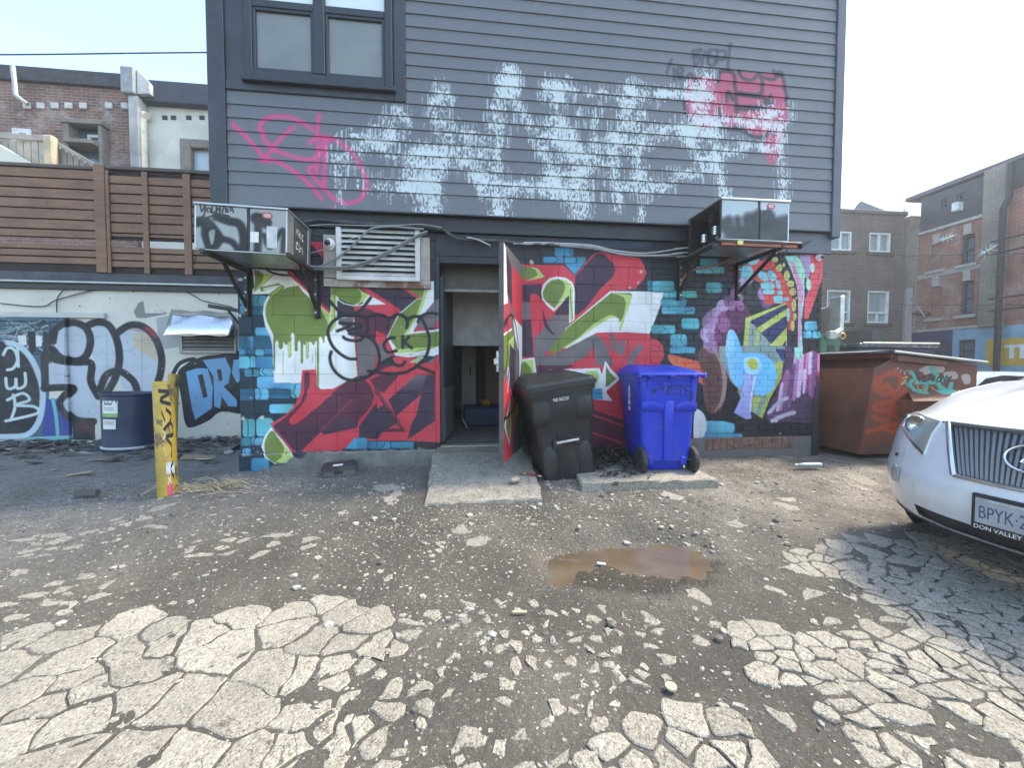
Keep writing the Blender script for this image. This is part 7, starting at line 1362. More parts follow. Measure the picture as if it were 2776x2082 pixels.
mesh('lid', [(a.x - .25, KY0 - .01, a.z - .0), (a.x - .25, KY1, a.z + .0), (a.x - .03, KY1, a.z + .035), (a.x - .03, KY0 - .06, a.z + .02), (a.x - .25, KY0 - .01, a.z - .02), (a.x - .25, KY1, a.z - .02), (a.x - .03, KY1, a.z + .0), (a.x - .03, KY0 - .06, a.z - .01)], [(0, 3, 2, 1), (4, 5, 6, 7), (0, 1, 5, 4), (2, 3, 7, 6), (0, 4, 7, 3), (1, 2, 6, 5)], KD, sk)
pa, pb = wall('P', 935, 985, KY0 - .16), wall('P', 1060, 790, KY0 - .16); pr_ = empty('fork_pocket'); pr_.parent = sk
for aa in [(wall('P', 1062, 800, KY0 - .16).x, KX1 - .25, pb.z - .01, pb.z + .0), (pa.x + .05, KX1 - .25, pa.z - .01, pa.z)]: box('pocket_plate', aa[0], aa[1], KY0 - .16, KY0 - .001, aa[2], aa[3], RST, pr_, b=.002)
mesh('pocket_hood', [tuple(wall('P', 1062, 800, KY0 - .165)), (KX1 - .25, KY0 - .165, pb.z + .002), (KX1 - .25, KY0 - .002, pb.z + .12), tuple(wall('P', 1010, 705, KY0 - .002)), (wall('P', 1010, 705, KY0).x, KY0 - .002, pb.z + .002)], [(0, 1, 2, 3), (0, 3, 4)], KM, pr_); box('pocket_web', pa.x + .14, pa.x + .15, KY0 - .158, KY0 - .002, pa.z, pb.z - .011, RST, pr_, b=0)
for x in (KX0 + .3, KX1 - .4): box('skid', x, x + .12, KY0 + .15, KY1 - .1, .12, .259, INS, sk, b=.01)
# second and third containers behind
a, b = wall('P', 480, 270, 3.2), wall('P', 1265, 215, 3.2)
d2 = empty('dumpster', (0, 0, 0), label='dark blue dumpster with a flat lid behind the rusty brown one', cat='dumpster'); NB = mat('navy steel', (.016, .022, .060), .5, var=.25, coord='World'); box('body', a.x, b.x, 3.2, 4.6, .15, b.z - .06, NB, d2, b=.02); box('lid', a.x - .06, b.x + .04, 3.1, 4.7, b.z - .055, b.z + .03, mat('navy lid', (.02, .022, .04), .35, coord='World', dirt=(.5, .5, .5), dscale=8, damt=.3), d2, b=.015); tube('lid_edge', [(a.x, 3.09, b.z + .03), (b.x, 3.09, b.z + .03)], .02, mat('worn lid edge', (.35, .34, .31), .5, var=.3), d2, 6)
ra, rb_ = wall('R2', 0, 1640, 3.0), wall('R2', 165, 1450, 3.0); gb = empty('green_container', (0, 0, 0), label='green painted container with a galvanised exhaust duct behind the dumpsters', cat='container')
GRN = mat('green paint', (.035, .14, .085), .6, var=.3, coord='World'); box('body', 4.45, rb_.x, 3.0, 4.2, .1, rb_.z, GRN, gb, b=.02); box('recess', wall('R2', 20, 1560, 2.99).x, wall('R2', 95, 1560, 2.99).x, 2.98, 2.999, .5, wall('R2', 20, 1555, 2.99).z, DARK, gb, b=.005)
a, b = wall('R2', 103, 1400, 3.1), wall('R2', 162, 1012, 3.1); box('duct', a.x, b.x, 3.0, 3.25, a.z, b.z, GALV, gb, b=.01); tube('elbow', [tuple(wall('R2', 30, 1445, 3.0)), tuple(wall('R2', 90, 1440, 3.0)), tuple(wall('R2', 132, 1405, 3.05))], .09, GALV, gb, 12); box('meter', wall('R2', 5, 1440, 2.95).x, wall('R2', 85, 1440, 2.95).x, 2.88, 2.97, wall('R2', 5, 1490, 2.95).z, wall('R2', 5, 1400, 2.95).z, mat('grey box', (.40, .40, .38), .6, coord='World'), gb, b=.01)
a, b = wall('R2', -60, 1400, 3.3), wall('R2', 100, 1110, 3.3); MB().prism([(a.x, a.z), (b.x, a.z), (b.x, b.z), (a.x, b.z - .1)], 3.4, 3.6).build('hood', mat('brown hood', (.10, .075, .065), .7, coord='World'), gb)
v, f = lathe([(.055, -.008), (.07, 0), (.055, .008), (.045, 0), (.055, -.008)], 18, 'y'); q = wall('R2', 185, 1453, 2.95); mesh('yellow_ring', [(x + q.x, y + q.y, z + q.z) for x, y, z in v], f[:-2], mat('yellow ring', (.65, .42, .06), .5), gb, True)
# ---- brown brick building
RY = 13.0
def rw(x, y, Y=RY): return wall('R2', x, y, Y)
RBm = brick_mat('brown brick', (.125, .078, .058), (.085, .056, .046), (.27, .235, .20), 1.15, (.10, .085, .075), .35)
BR = empty('brown_brick_building', (0, 0, 0), label='plain brown brick building with white framed windows beyond the dumpsters', cat='building'); xe = rw(884, 600).x; zt2 = rw(500, 85).z
hs = [(rw(x0, y1).x, rw(x1, y1).x, rw(x0, y1).z, rw((x0 + x1) / 2, y0).z) for x0, y0, x1, y1 in [(45, 272, 287, 490), (480, 290, 724, 508), (0, 935, 270, 1302), (457, 945, 700, 1308)]]
wallgrid('wall', 7.0, xe, RY, -1, zt2, hs, RBm, BR); box('parapet', 7.0, xe + .02, RY - .08, RY + 8, zt2, zt2 + .18, mat('brown coping', (.10, .08, .07), .8, coord='World'), BR, b=.02)
CUR = mat('curtained glass', (.30, .34, .33), .12, var=.35, scale=1.1, bump=0, coord='World', coat=.6, aniso=(5, 1, .4)); WH2 = mat('white vinyl', (.72, .73, .70), .5, coord='World')
for k, h in enumerate(hs):
    wn_ = empty('window'); wn_.parent = BR; t = .09
    for aa in [(h[0], h[0] + t, h[2], h[3]), (h[1] - t, h[1], h[2], h[3]), (h[0] + t, h[1] - t, h[2], h[2] + t), (h[0] + t, h[1] - t, h[3] - t, h[3])]: box('frame', aa[0], aa[1], RY + .02, RY + .14, aa[2], aa[3], WH2, wn_, b=.01)
    xm = (h[0] + h[1]) / 2
    if k < 2: box('mullion', xm - .05, xm + .05, RY + .03, RY + .13, h[2] + t, h[3] - t, WH2, wn_, b=.01)
    else:
        zm = h[2] + (h[3] - h[2]) * .32; box('transom', h[0] + t, h[1] - t, RY + .03, RY + .13, zm - .05, zm + .05, WH2, wn_, b=.01); box('mullion', xm - .05, xm + .05, RY + .03, RY + .13, h[2] + t, zm - .05, WH2, wn_, b=.01)
    box('pane', h[0] + .02, h[1] - .02, RY + .142, RY + .16, h[2] + .02, h[3] - .02, CUR, wn_, b=0); box('sill', h[0] - .15, h[1] + .15, RY - .08, RY - .001, h[2] - .16, h[2] - .01, mat('brown sill', (.085, .06, .05), .9, coord='World'), wn_, b=.01)
a, b = rw(355, 1560, 12.2), rw(612, 1388, 12.2); ac = empty('condensing_unit', (0, 0, 0), label='dark louvred condensing unit against the plain brown brick wall', cat='condenser'); box('case', a.x, rw(500, 1500, 12.2).x, 12.2, 12.9, a.z, b.z, mat('dark case', (.04, .043, .05), .6, coord='World'), ac, b=.02); box('frame', rw(503, 1500, 12.2).x, b.x, 12.25, 12.9, a.z, b.z, mat('dark frame', (.06, .062, .07), .6, coord='World'), ac, b=.02)
for k in range(9): z = a.z + .05 + (b.z - a.z - .06) * k / 9; box('louvre', rw(515, 1500, 12.2).x, b.x - .05, 12.2, 12.245, z, z + .05, mat('grey louvre', (.16, .165, .17), .6, coord='World'), ac, b=.004)
for pts, lb in [([(290, 1560), (300, 1450), (330, 1390), (350, 1480), (340, 1560)], 'green spray letter on the brown brick wall, nearer the exhaust duct'), ([(620, 1390), (660, 1400), (640, 1450), (690, 1480), (680, 1540), (620, 1550)], 'green spray letter on the brown brick wall, right of the louvred unit')]:
    V = [tuple(rw(x, y, RY - .006)) for x, y in pts]; o = mesh('painted_letter', V, [tuple(range(len(V)))], mat('green spray', (.07, .15, .075), .8, var=.3, coord='World'), BR)
# ---- tall red brick building, side wall running towards the viewer
RX = 21.3
def rx(x, y, X=RX): return atX(*cp('R3', x, y), X)
RR = empty('red_brick_building', (0, 0, 0), label='tall old red brick building with a blue and yellow painted base and white ant sculptures', cat='building')
RED = brick_mat('old red facade brick', (.38, .115, .07), (.26, .095, .065), (.30, .24, .20), 1.2, (.46, .42, .38), .6, 'yz'); TAN = brick_mat('tan pilaster brick', (.26, .20, .155), (.20, .165, .135), (.30, .27, .24), 1.2, (.16, .14, .12), .4, 'yz'); SLT = mat('dark slate panel', (.045, .05, .058), .7, var=.25, scale=2, coord='World'); STN = mat('grey stone trim', (.40, .37, .33), .9, var=.25, coord='World')
def hy(x0, y0, x1, y1):
    a, b = rx(x0, y1), rx(x1, y0); return (min(a.y, b.y), max(a.y, b.y), rx((x0 + x1) / 2, y1).z, rx((x0 + x1) / 2, y0).z)
zmu = rx(300, 1462).z; ztp = rx(400, 245).z; zsl = rx(400, 555).z
W_ = [hy(485, 645, 608, 890), hy(475, 1040, 597, 1322)]; BW_ = [hy(228, 725, 335, 942), hy(218, 1090, 322, 1352)]; W4 = [hy(310, 335, 375, 420), hy(440, 295, 510, 395)]; MW = [hy(255, 1560, 365, 1720), hy(455, 1535, 608, 1720)]
def wallX(name, y0, y1, z0, z1, holes, m_, parent, X=RX, t=.3):
    ys = sorted({y0, y1, *[h[0] for h in holes if y0 < h[0] < y1], *[h[1] for h in holes if y0 < h[1] < y1]}); zs = sorted({z0, z1, *[h[2] for h in holes if z0 < h[2] < z1], *[h[3] for h in holes if z0 < h[3] < z1]}); mb = MB()
    for a, b in zip(ys, ys[1:]):
        for c, e in zip(zs, zs[1:]):
            if any(h[0] - 1e-6 <= a and b <= h[1] + 1e-6 and h[2] - 1e-6 <= c and e <= h[3] + 1e-6 for h in holes): continue
            mb.box(X, X + t, a, b, c, e)
    return mb.build(name, m_, parent)
yA, yB, yC, yD = rx(120, 1000).y, rx(672, 1000).y, rx(865, 1000).y, -8.
wallX('wall', yB, yA, zmu, zsl, W_ + BW_, RED, RR); wallX('wall', yD, yC, zmu, zsl + .6, [], RED, RR); box('pilaster', RX - .18, RX + .3, yC + .001, yB - .001, zmu, ztp + .1, TAN, RR, b=.02); box('pilaster', RX - .12, RX + .3, yA + .001, 13.0, zmu, zsl + .5, TAN, RR, b=.02); box('rear_wing', RX + .1, RX + 9, 13.001, 20, -1, ztp - .6, TAN, RR, b=0)
wallX('attic_wall', yB, yA, zsl + .02, ztp, W4, SLT, RR, RX + .04); wallX('attic_wall', yD, yC, zsl + .62, ztp + .2, [], SLT, RR, RX + .04); box('string_course', RX - .10, RX + .05, yB, yA, zsl - .12, zsl + .018, STN, RR, b=.02); box('roof_edge', RX - .04, RX + 9, yD, 13.2, ztp + .1, ztp + .3, mat('slate roof edge2', (.10, .10, .11), .8, coord='World'), RR, b=.02); box('string_course', RX - .06, RX - .002, yB, yA, zmu - .0, zmu + .12, STN, RR, b=.02)
zs2 = rx(400, 960).z; box('string_course', RX - .05, RX - .002, yB, yA, zs2 - .1, zs2 + .12, STN, RR, b=.02)
gz_ = rx(60, 235).z; MB().add([(RX - .1, 13.3, ztp - .55), (RX - .1, 17.5, ztp - .55), (RX - .1, 15.4, gz_ + .3), (RX + 6, 13.3, ztp - .55), (RX + 6, 17.5, ztp - .55), (RX + 6, 15.4, gz_ + .3)], [(0, 2, 1), (3, 4, 5), (0, 3, 5, 2), (1, 2, 5, 4), (0, 1, 4, 3)]).build('gable', mat('slate gable', (.14, .16, .18), .8, coord='World'), RR)
def winX(h, dark, arch=False):
    w_ = empty('window'); w_.parent = RR; fm = mat('dark sash', (.035, .037, .042), .6, coord='World') if dark else WH2; t = .10
    for aa in [(h[0], h[0] + t, h[2], h[3]), (h[1] - t, h[1], h[2], h[3]), (h[0] + t, h[1] - t, h[2], h[2] + t), (h[0] + t, h[1] - t, h[3] - t, h[3]), (h[0] + t, h[1] - t, (h[2] + h[3]) / 2 - .04, (h[2] + h[3]) / 2 + .04)]: box('frame', RX + .08, RX + .2, aa[0], aa[1], aa[2], aa[3], fm, w_, b=.01)
    box('pane', RX + .201, RX + .22, h[0], h[1], h[2], h[3], PNE, w_, b=0)
for h in W_ + W4 + MW: winX(h, True)
for h in W_ + BW_:
    box('sill', RX - .14, RX - .002, h[0] - .15, h[1] + .15, h[2] - .15, h[2] - .01, STN, RR, b=.02); yk = (h[0] + h[1]) / 2; box('keystone', RX - .10, RX - .002, yk - .13, yk + .13, h[3] + .01, h[3] + .45, STN, RR, b=.02)
for h in BW_: box('brick_infill', RX + .10, RX + .25, h[0], h[1], h[2], h[3], RED, RR, b=0)
h = W4[1]; box('window_unit', RX - .25, RX + .05, h[0] + .02, h[1] - .02, h[2] - .25, h[2] + .12, WH2, RR, b=.02)
# painted base
nav, lbl, yel = mat('navy mural', (.022, .035, .10), .8, var=.2, coord='World'), mat('pale blue mural', (.20, .36, .48), .8, var=.28, scale=1.8, coord='World'), mat('yellow mural', (.62, .36, .045), .8, var=.12, coord='World')
yN, yY = rx(415, 1520).y, rx(700, 1560).y
wallX('base_wall', yN, 13.0, -1.2, zmu - .001, MW, nav, RR); wallX('base_wall', yD, yN - .001, -1.2, zmu - .001, MW, lbl, RR); zy1, zy0 = rx(760, 1532).z, atX(*cp('P', 1900, 430), RX).z
box('yellow_panel', RX - .012, RX - .002, yD, yY, zy0, zy1, yel, RR, b=0); tq = atX(*cp('P', 2010, 345), RX); hq = atX(*cp('P', 2010, 215), RX).z - tq.z
text('lettering', 'THE', hq * 1.42, WH2, RR, (RX - .02, tq.y, tq.z), (R(90), 0, R(-90)), .004, bold=.03)
for k, xx in enumerate([(868, 1659)]):
    p0, p1, p2, p3 = rx(895, 0, RX - .15), rx(870, 500, RX - .15), rx(885, 540, RX - .15), rx(862, 1000, RX - .15); tube('downpipe', [(RX - .28, p1.y - .15, ztp), (RX - .28, p1.y - .15, zsl + .3), (RX - .28, p1.y + .02, zsl - .1), (RX - .28, p1.y + .02, -.5)], .10, mat('black downpipe', (.02, .02, .024), .6, coord='World'), RR, 8)
for z in (rx(950, 705).z, rx(950, 810).z, rx(950, 1190).z, rx(950, 1290).z): tube('fire_escape_rail', [(RX - .9, yC - .1, z), (RX - .9, yD, z)], .035, BLK, RR, 5)
# white ants
def ant(y, z, a, s, label):
    r = empty('ant_sculpture', (RX - .22, y, z), (R(a), 0, 0), label=label, cat='sculpture', group='white ant sculptures on the brick wall'); mb = MB()
    for yy, rr, ll in [(.42, .10, .20), (.08, .085, .17), (-.30, .13, .30)]:
        v, f = lathe([(0, -ll), (rr * .7, -ll * .65), (rr, 0), (rr * .7, ll * .65), (0, ll)], 10, 'y'); mb.add([(a_ * s, (b_ + yy) * s, c_ * s) for a_, b_, c_ in v], f)
    mb.build('body', WH2, r, True)
    for sg_ in (-1, 1):
        for k, yy in enumerate((.22, .08, -.06)):
            y2 = yy + (.22, .0, -.24)[k]; tube('leg', [(0, yy * s, 0), (-.10 * s, (yy + y2) / 2 * s, sg_ * .16 * s), (.05 * s, y2 * s, sg_ * .32 * s)], .026 * s, WH2, r, 5)
    for sg_ in (-1, 1): tube('antenna', [(0, .55 * s, 0), (0, .85 * s, sg_ * .12 * s)], .014 * s, WH2, r, 5)
q = rx(398, 675); ant(q.y, q.z, 175, .5, 'white ant sculpture between two windows on the red brick'); q = rx(745, 785); ant(q.y, q.z, 155, .58, 'white ant sculpture climbing the tan brick pilaster'); q = rx(30, 485); ant(q.y, q.z, 100, .55, 'white ant sculpture high on the far pilaster near the gable')
# pole and wires
pq = wall('R2', 895, 1540, 10.); pt = wall('R2', 928, 920, 10.); up_ = empty('utility_pole', (pq.x, 10., 0), label='grey wooden utility pole in front of the red and brown brick buildings', cat='pole'); tube('shaft', [(0, 0, -.3), (pt.x - pq.x, 0, pt.z)], [.17, .13], mat('pole wood', (.24, .22, .20), .9, var=.3, aniso=(10, 10, .6)), up_, 10); tube('crossarm', [(.0, -.05, pt.z - 1.0), (1.0, -.05, pt.z - 1.05)], .05, BLK, up_, 5)
for k in (.4, .7, .95): v, f = lathe([(.03, 0), (.06, .05), (.04, .12), (0, .13)], 8); mesh('insulator', [(a + k, b - .05, c + pt.z - 1.03) for a, b, c in v], f, INS, up_)
for p0, p1, lb in [(('R3', 0, 825), ('R3', 1030, 805), 'overhead wire crossing the red brick wall at the upper windows'), (('R3', 0, 1240), ('R3', 1030, 1240), 'overhead wire crossing the red brick wall at the lower windows'), (('R3', 60, 1180), ('R3', 180, 1340), 'short service wire drooping from the utility pole')]:
    tag(tube('overhead_wire', [tuple(wall(*p0, 9.9)), tuple(wall(*p1, 7.))], .018, CBL, None, 4), lb, 'wire')
# ================================================================== WHITE SUV, NOSE TOWARDS THE YARD
def paint_mat():
    mt = bpy.data.materials.new('pearl white paint'); n, l, p = nodes(mt); tc = n.new('ShaderNodeTexCoord').outputs['Object']
    c = ramp(n, l, noise(n, l, tc, 4, 8, .7), [(.35, (.64, .65, .67)), (.7, (.72, .73, .74))]); sp = n.new('ShaderNodeSeparateXYZ'); l.new(tc, sp.inputs[0])
    dk = n.new('ShaderNodeMapRange'); l.new(sp.outputs[2], dk.inputs[0]); dk.inputs[1].default_value = .60; dk.inputs[2].default_value = .22
    gr = math_(n, l, 'MULTIPLY', dk.outputs[0], ramp(n, l, noise(n, l, tc, 9, 8, .75), [(.3, (0, 0, 0)), (.8, (.7,) * 3)])); c = mix(n, l, gr, c, (.24, .22, .19))
    l.new(c, p.inputs['Base Color']); p.inputs['Roughness'].default_value = .32; p.inputs['Metallic'].default_value = .0; p.inputs['Coat Weight'].default_value = .9; p.inputs['Coat Roughness'].default_value = .04; return mt
PWH = paint_mat(); CHR = mat('chrome', (.75, .76, .77), .12, 1., var=.05, bump=0); GRL = mat('grille grey', (.17, .175, .185), .40, .4, var=.15); BLP = mat('black trim', (.014, .014, .016), .5, var=.3, dirt=(.10, .09, .08), damt=.4); LNS = mat('headlight lens', (.33, .34, .30), .22, .1, var=.3, scale=9, bump=0, coat=.5)
TB = np.array([  # back, z, half width, sweep, side drop
 (.20, .26, .78, .30, 0), (.075, .272, .84, .36, 0), (.05, .315, .90, .41, 0), (.025, .385, .93, .44, 0), (.0, .47, .945, .46, 0), (.0, .56, .945, .46, 0), (.02, .63, .94, .46, 0), (.05, .74, .935, .46, .0),
 (.085, .84, .93, .47, .0), (.12, .905, .92, .48, .005), (.165, .94, .915, .48, .02), (.29, .99, .905, .46, .03), (.5, 1.05, .90, .36, .035), (.8, 1.115, .895, .22, .04), (1.15, 1.165, .89, .10, .04), (1.45, 1.205, .87, .0, .04)])
def SURF(s, t, off=0.):
    def base(s, t):
        t = min(max(t, 0), 15); i = min(int(t), 14); fr = t - i
        def cr(k):
            P = [TB[max(i - 1, 0), k], TB[i, k], TB[i + 1, k], TB[min(i + 2, 15), k]]
            return .5 * (2 * P[1] + (P[2] - P[0]) * fr + (2 * P[0] - 5 * P[1] + 4 * P[2] - P[3]) * fr ** 2 + (3 * P[1] - P[0] - 3 * P[2] + P[3]) * fr ** 3)
        a, z, hw, sw_, dr_ = (cr(k) for k in range(5)); q = abs(s)
        zz = z - dr_ * q ** 3
        if t > 10.3: zz += .022 * (1 - 1 / (1 + math.exp(-(q - .52) * 26))) * min(1, (t - 10.3) / 1.5) - .011
        # front corner pulls back round the lamp, flare over the wheel
        return Vector((a + sw_ * q ** 2.5, s * hw, zz))
    p = base(s, t)
    if off:
        e = .01; du = base(min(1, s + e), t) - base(max(-1, s - e), t); dv = base(s, min(15, t + e * 4)) - base(s, max(0, t - e * 4)); n_ = dv.cross(du)
        n_ = n_.normalized() if n_.length > 1e-9 else Vector((-1, 0, 0))
        if n_.x > 0 and t < 9.5 or (t >= 9.5 and n_.z < 0): n_ = -n_
        p = p + n_ * off
    return p
CX, CYc = 2.80, -2.71
car = empty('white_suv', (CX, CYc, .0), (0, 0, R(4)), label='white sport utility vehicle parked nose in at the frame edge', cat='car')
def sheet(name, s0, s1, t0, t1, ns, nt, m_, off=0., parent=None, keep=None):
    V = []; F = []
    for i in range(ns + 1):
        for j in range(nt + 1): V.append(SURF(s0 + (s1 - s0) * i / ns, t0 + (t1 - t0) * j / nt, off))
    for i in range(ns):
        for j in range(nt):
            s, t = s0 + (s1 - s0) * (i + .5) / ns, t0 + (t1 - t0) * (j + .5) / nt
            if keep and not keep(s, t): continue
            a = i * (nt + 1) + j; F.append((a, a + nt + 1, a + nt + 2, a + 1))
    return mesh(name, V, F, m_, parent or car, True)
def quadpatch(name, c4, ns, nt, m_, off, parent=None):
    'patch between four (s, t) corners: c4 = bl, br, tr, tl'
    V = []; F = []; C4 = [np.array(q, float) for q in c4]
    for i in range(ns + 1):
        for j in range(nt + 1):
            u, v = i / ns, j / nt; q = (C4[0] * (1 - u) + C4[1] * u) * (1 - v) + (C4[3] * (1 - u) + C4[2] * u) * v; V.append(SURF(q[0], q[1], off))
    for i in range(ns):
        for j in range(nt): a = i * (nt + 1) + j; F.append((a, a + nt + 1, a + nt + 2, a + 1))
    return mesh(name, V, F, m_, parent or car, True)
def bar(name, pts, r, m_, off, parent=None, n=6): return tube(name, [SURF(s, t, off) for s, t in pts], r, m_, parent or car, n)
GH = lambda t: .30 + .15 * (t - 6.0) / 3.3       # half width of the grille opening
sheet('bumper', -1, 1, 0, 9.35, 64, 46, PWH, keep=lambda s, t: not (6.1 < t < 9.2 and abs(s) < GH(t)) and not (1.55 < t < 2.75 and abs(s) < .58))
sheet('bonnet', -1, 1, 9.35, 15, 48, 26, PWH); bar('bonnet_gap', [(s, 9.36) for s in np.linspace(-.94, .94, 30)], .006, BLP, .0)
gl = empty('grille'); gl.parent = car
quadpatch('grille_back', [(-.30, 6.1), (.30, 6.1), (.45, 9.2), (-.45, 9.2)], 16, 8, BLP, -.045, gl)
for k in range(27):
    f_ = -1 + 2 * (k + .5) / 27; bar('grille_bar', [(f_ * GH(t) * .97, t) for t in np.linspace(6.15, 9.15, 9)], .0115, GRL, -.018, gl, 6)
for sg_ in (-1, 1): bar('chrome_surround', [(sg_ * GH(t), t) for t in np.linspace(6.0, 9.3, 10)], .017, CHR, .004, gl, 8)
bar('chrome_surround', [(s, 6.0) for s in np.linspace(-GH(6), GH(6), 14)], .013, CHR, .004, gl, 8); bar('chrome_surround', [(s, 9.3) for s in np.linspace(-GH(9.3), GH(9.3), 14)], .012, GRL, .004, gl, 8)
em = empty('emblem'); em.parent = car; ec = SURF(-.02, 7.45, .012)
tube('ring', [(ec.x - .004 + .32 * .07 * math.sin(a), ec.y + .10 * math.cos(a), ec.z + .068 * math.sin(a)) for a in np.linspace(0, 2 * math.pi, 33)], .0075, CHR, em, 8)
tube('stroke', [(ec.x - .004 + .02, ec.y + .0 - .01, ec.z + .05), (ec.x - .006, ec.y + .038, ec.z - .022), (ec.x - .008, ec.y - .05, ec.z - .032)], .007, CHR, em, 8)
for sg_ in (-1, 1):
    hl = empty('headlight'); hl.parent = car; C4 = [(sg_ * .52, 6.7), (sg_ * .86, 7.9), (sg_ * .92, 10.35), (sg_ * .50, 9.30)]
    if sg_ < 0: C4 = [C4[1], C4[0], C4[3], C4[2]]
    quadpatch('lens', C4, 14, 12, LNS, .007, hl)
    P = [(sg_ * .52, 6.7), (sg_ * .62, 7.05), (sg_ * .74, 7.48), (sg_ * .86, 7.9), (sg_ * .89, 9.1), (sg_ * .92, 10.35), (sg_ * .78, 10.0), (sg_ * .64, 9.65), (sg_ * .50, 9.30), (sg_ * .51, 8.0), (sg_ * .52, 6.7)]
    bar('lens_rim', P, .007, PWH, .006, hl, 6); bar('lens_rim', P[:4], .010, CHR, .004, hl, 6)
    q = SURF(sg_ * .70, 8.4, .004); v, f = lathe([(0, 0), (.05, 0), (.062, -.008), (.066, -.004)], 20, 'x'); mesh('lamp_bowl', [(q.x + a, q.y + b, q.z + c) for a, b, c in v], f, CHR, hl, True)
    fg = empty('fog_lamp'); fg.parent = car; q = SURF(sg_ * .78, 4.6, .0); nn = (SURF(sg_ * .78, 4.6, .05) - q).normalized(); mw = Matrix.Translation(q + nn * .004) @ Vector((0, 0, 1)).rotation_difference(nn).to_matrix().to_4x4()
    v, f = lathe([(0, .006), (.040, .006), (.046, .002), (.050, .006), (.058, .0), (.058, -.02)], 24); mesh('lens', [mw @ Vector(p) for p in v], f, LNS, fg, True, ang=40)
    quadpatch('surround', [(sg_ * .72, 4.1), (sg_ * .855, 4.15), (sg_ * .85, 5.2), (sg_ * .70, 5.15)], 6, 6, mat('lamp recess', (.42, .43, .45), .4), .0035, fg)
    quadpatch('side_marker', [(sg_ * .80, 6.05), (sg_ * .845, 6.05), (sg_ * .84, 6.25), (sg_ * .795, 6.25)], 2, 2, BLP, .004); quadpatch('washer_cover', [(sg_ * .56, 3.9), (sg_ * .62, 3.85), (sg_ * .62, 4.45), (sg_ * .56, 4.45)], 3, 3, PWH, .003)
quadpatch('lower_intake', [(-.58, 1.55), (.58, 1.55), (.58, 2.75), (-.58, 2.75)], 20, 4, BLP, -.02); bar('intake_strip', [(s, 1.75) for s in np.linspace(-.6, .6, 24)], .007, CHR, .002)
sheet('lip', -1, 1, -.0, 1.6, 40, 5, BLP, .006)
# side skins, cabin, wheels
for sg_ in (-1, 1):
    V = []; F = []; ts = np.linspace(.3, 15, 34)
    for t in ts:
        e = SURF(sg_, t)
        for x in (e.x, max(e.x, .62), 1.0, 1.5, 2.6, 3.9, 4.55, 4.72): V.append((max(x, e.x), sg_ * (abs(e.y) + (.0 if x == e.x else .02)) * (1 if x < 4.6 else .9), max(.22, min(e.z, 1.10)) if t < 10 else e.z))
    for i in range(len(ts) - 1):
        for k in range(7): F.append((8 * i + k, 8 * i + k + 1, 8 * i + 9 + k, 8 * i + 8 + k))
    mesh('body_side', V, F, PWH, car, True, ang=40)
    for x in (.98, 3.72):
        w_ = empty('wheel', (x, sg_ * .80, .355)); w_.parent = car; v, f = lathe([(.24, -.115), (.33, -.125), (.362, -.09), (.366, 0), (.362, .09), (.33, .125), (.24, .115)], 40, 'y'); mesh('tyre', v, f[:-2], RUB, w_, True, ang=40); v, f = lathe([(0, .09), (.07, .10), (.10, .085), (.23, .10), (.245, .11), (.245, -.11), (0, -.11)], 30, 'y'); mesh('rim', [(a, b * sg_, c) for a, b, c in v], f, SLV, w_, True, ang=40)
        v, f = lathe([(0, .0), (.43, .0), (.43, .012), (0, .012)], 30, 'y'); mesh('wheel_arch', [(a + x, sg_ * (.915 + b), c + .39) for a, b, c in v], f, BLP, car)
CB = [(1.45, .80, 1.15), (2.25, .66, 1.62), (2.7, .65, 1.67), (3.9, .63, 1.64), (4.55, .62, 1.25), (4.72, .78, 1.05)]
V = []; F = []
for x, hw, z in CB: V += [(x, -hw, z), (x, hw, z)]
for i in range(5): F.append((2 * i, 2 * i + 1, 2 * i + 3, 2 * i + 2))
n0 = len(V); V += [(x, sg_ * .86, 1.10) for sg_ in (-1, 1) for x in (1.45, 4.72)]
mesh('windscreen', V[:4], [(0, 1, 3, 2)], PNE, car); mesh('cabin_roof', V[:n0], F[1:], PWH, car, True, ang=30)
for sg_, i in ((-1, 0), (1, 1)): mesh('side_glass', [(1.45, sg_ * .87, 1.10)] + [V[2 * k + i] for k in range(6)] + [(4.72, sg_ * .87, 1.05)], [tuple(range(8))], PNE, car)
box('underbody', .75, 4.5, -.80, .80, .24, .38, BLP, car, b=.03)
# plate
pl_ = empty('licence_plate', (-.012, -.005, .475)); pl_.parent = car; pp = SURF(0, 4.3)
box('plate_frame', -.012, .012, -.172, .172, -.098, .098, BLP, pl_, b=.006); box('plate', -.0145, -.0122, -.152, .152, -.058, .078, mat('plate grey', (.34, .35, .37), .5, var=.1, scale=20, dirt=(.2, .18, .15), damt=.5), pl_, b=0)
NBL = mat('plate blue', (.045, .07, .16), .5)
text('plate_number', 'BPYK·2', .098, NBL, pl_, (-.0150, .140, -.030), (R(90), 0, R(-90)), .0006, sx=.62); text('frame_lettering', 'DON VALLEY NORTH', .030, WHP, pl_, (-.0128, .158, -.090), (R(90), 0, R(-90)), .0006, sx=1.05); text('frame_lettering', 'STEELES AVE. EAST OF HWY', .014, WHP, pl_, (-.0155, .10, .066), (R(90), 0, R(-90)), .0004)
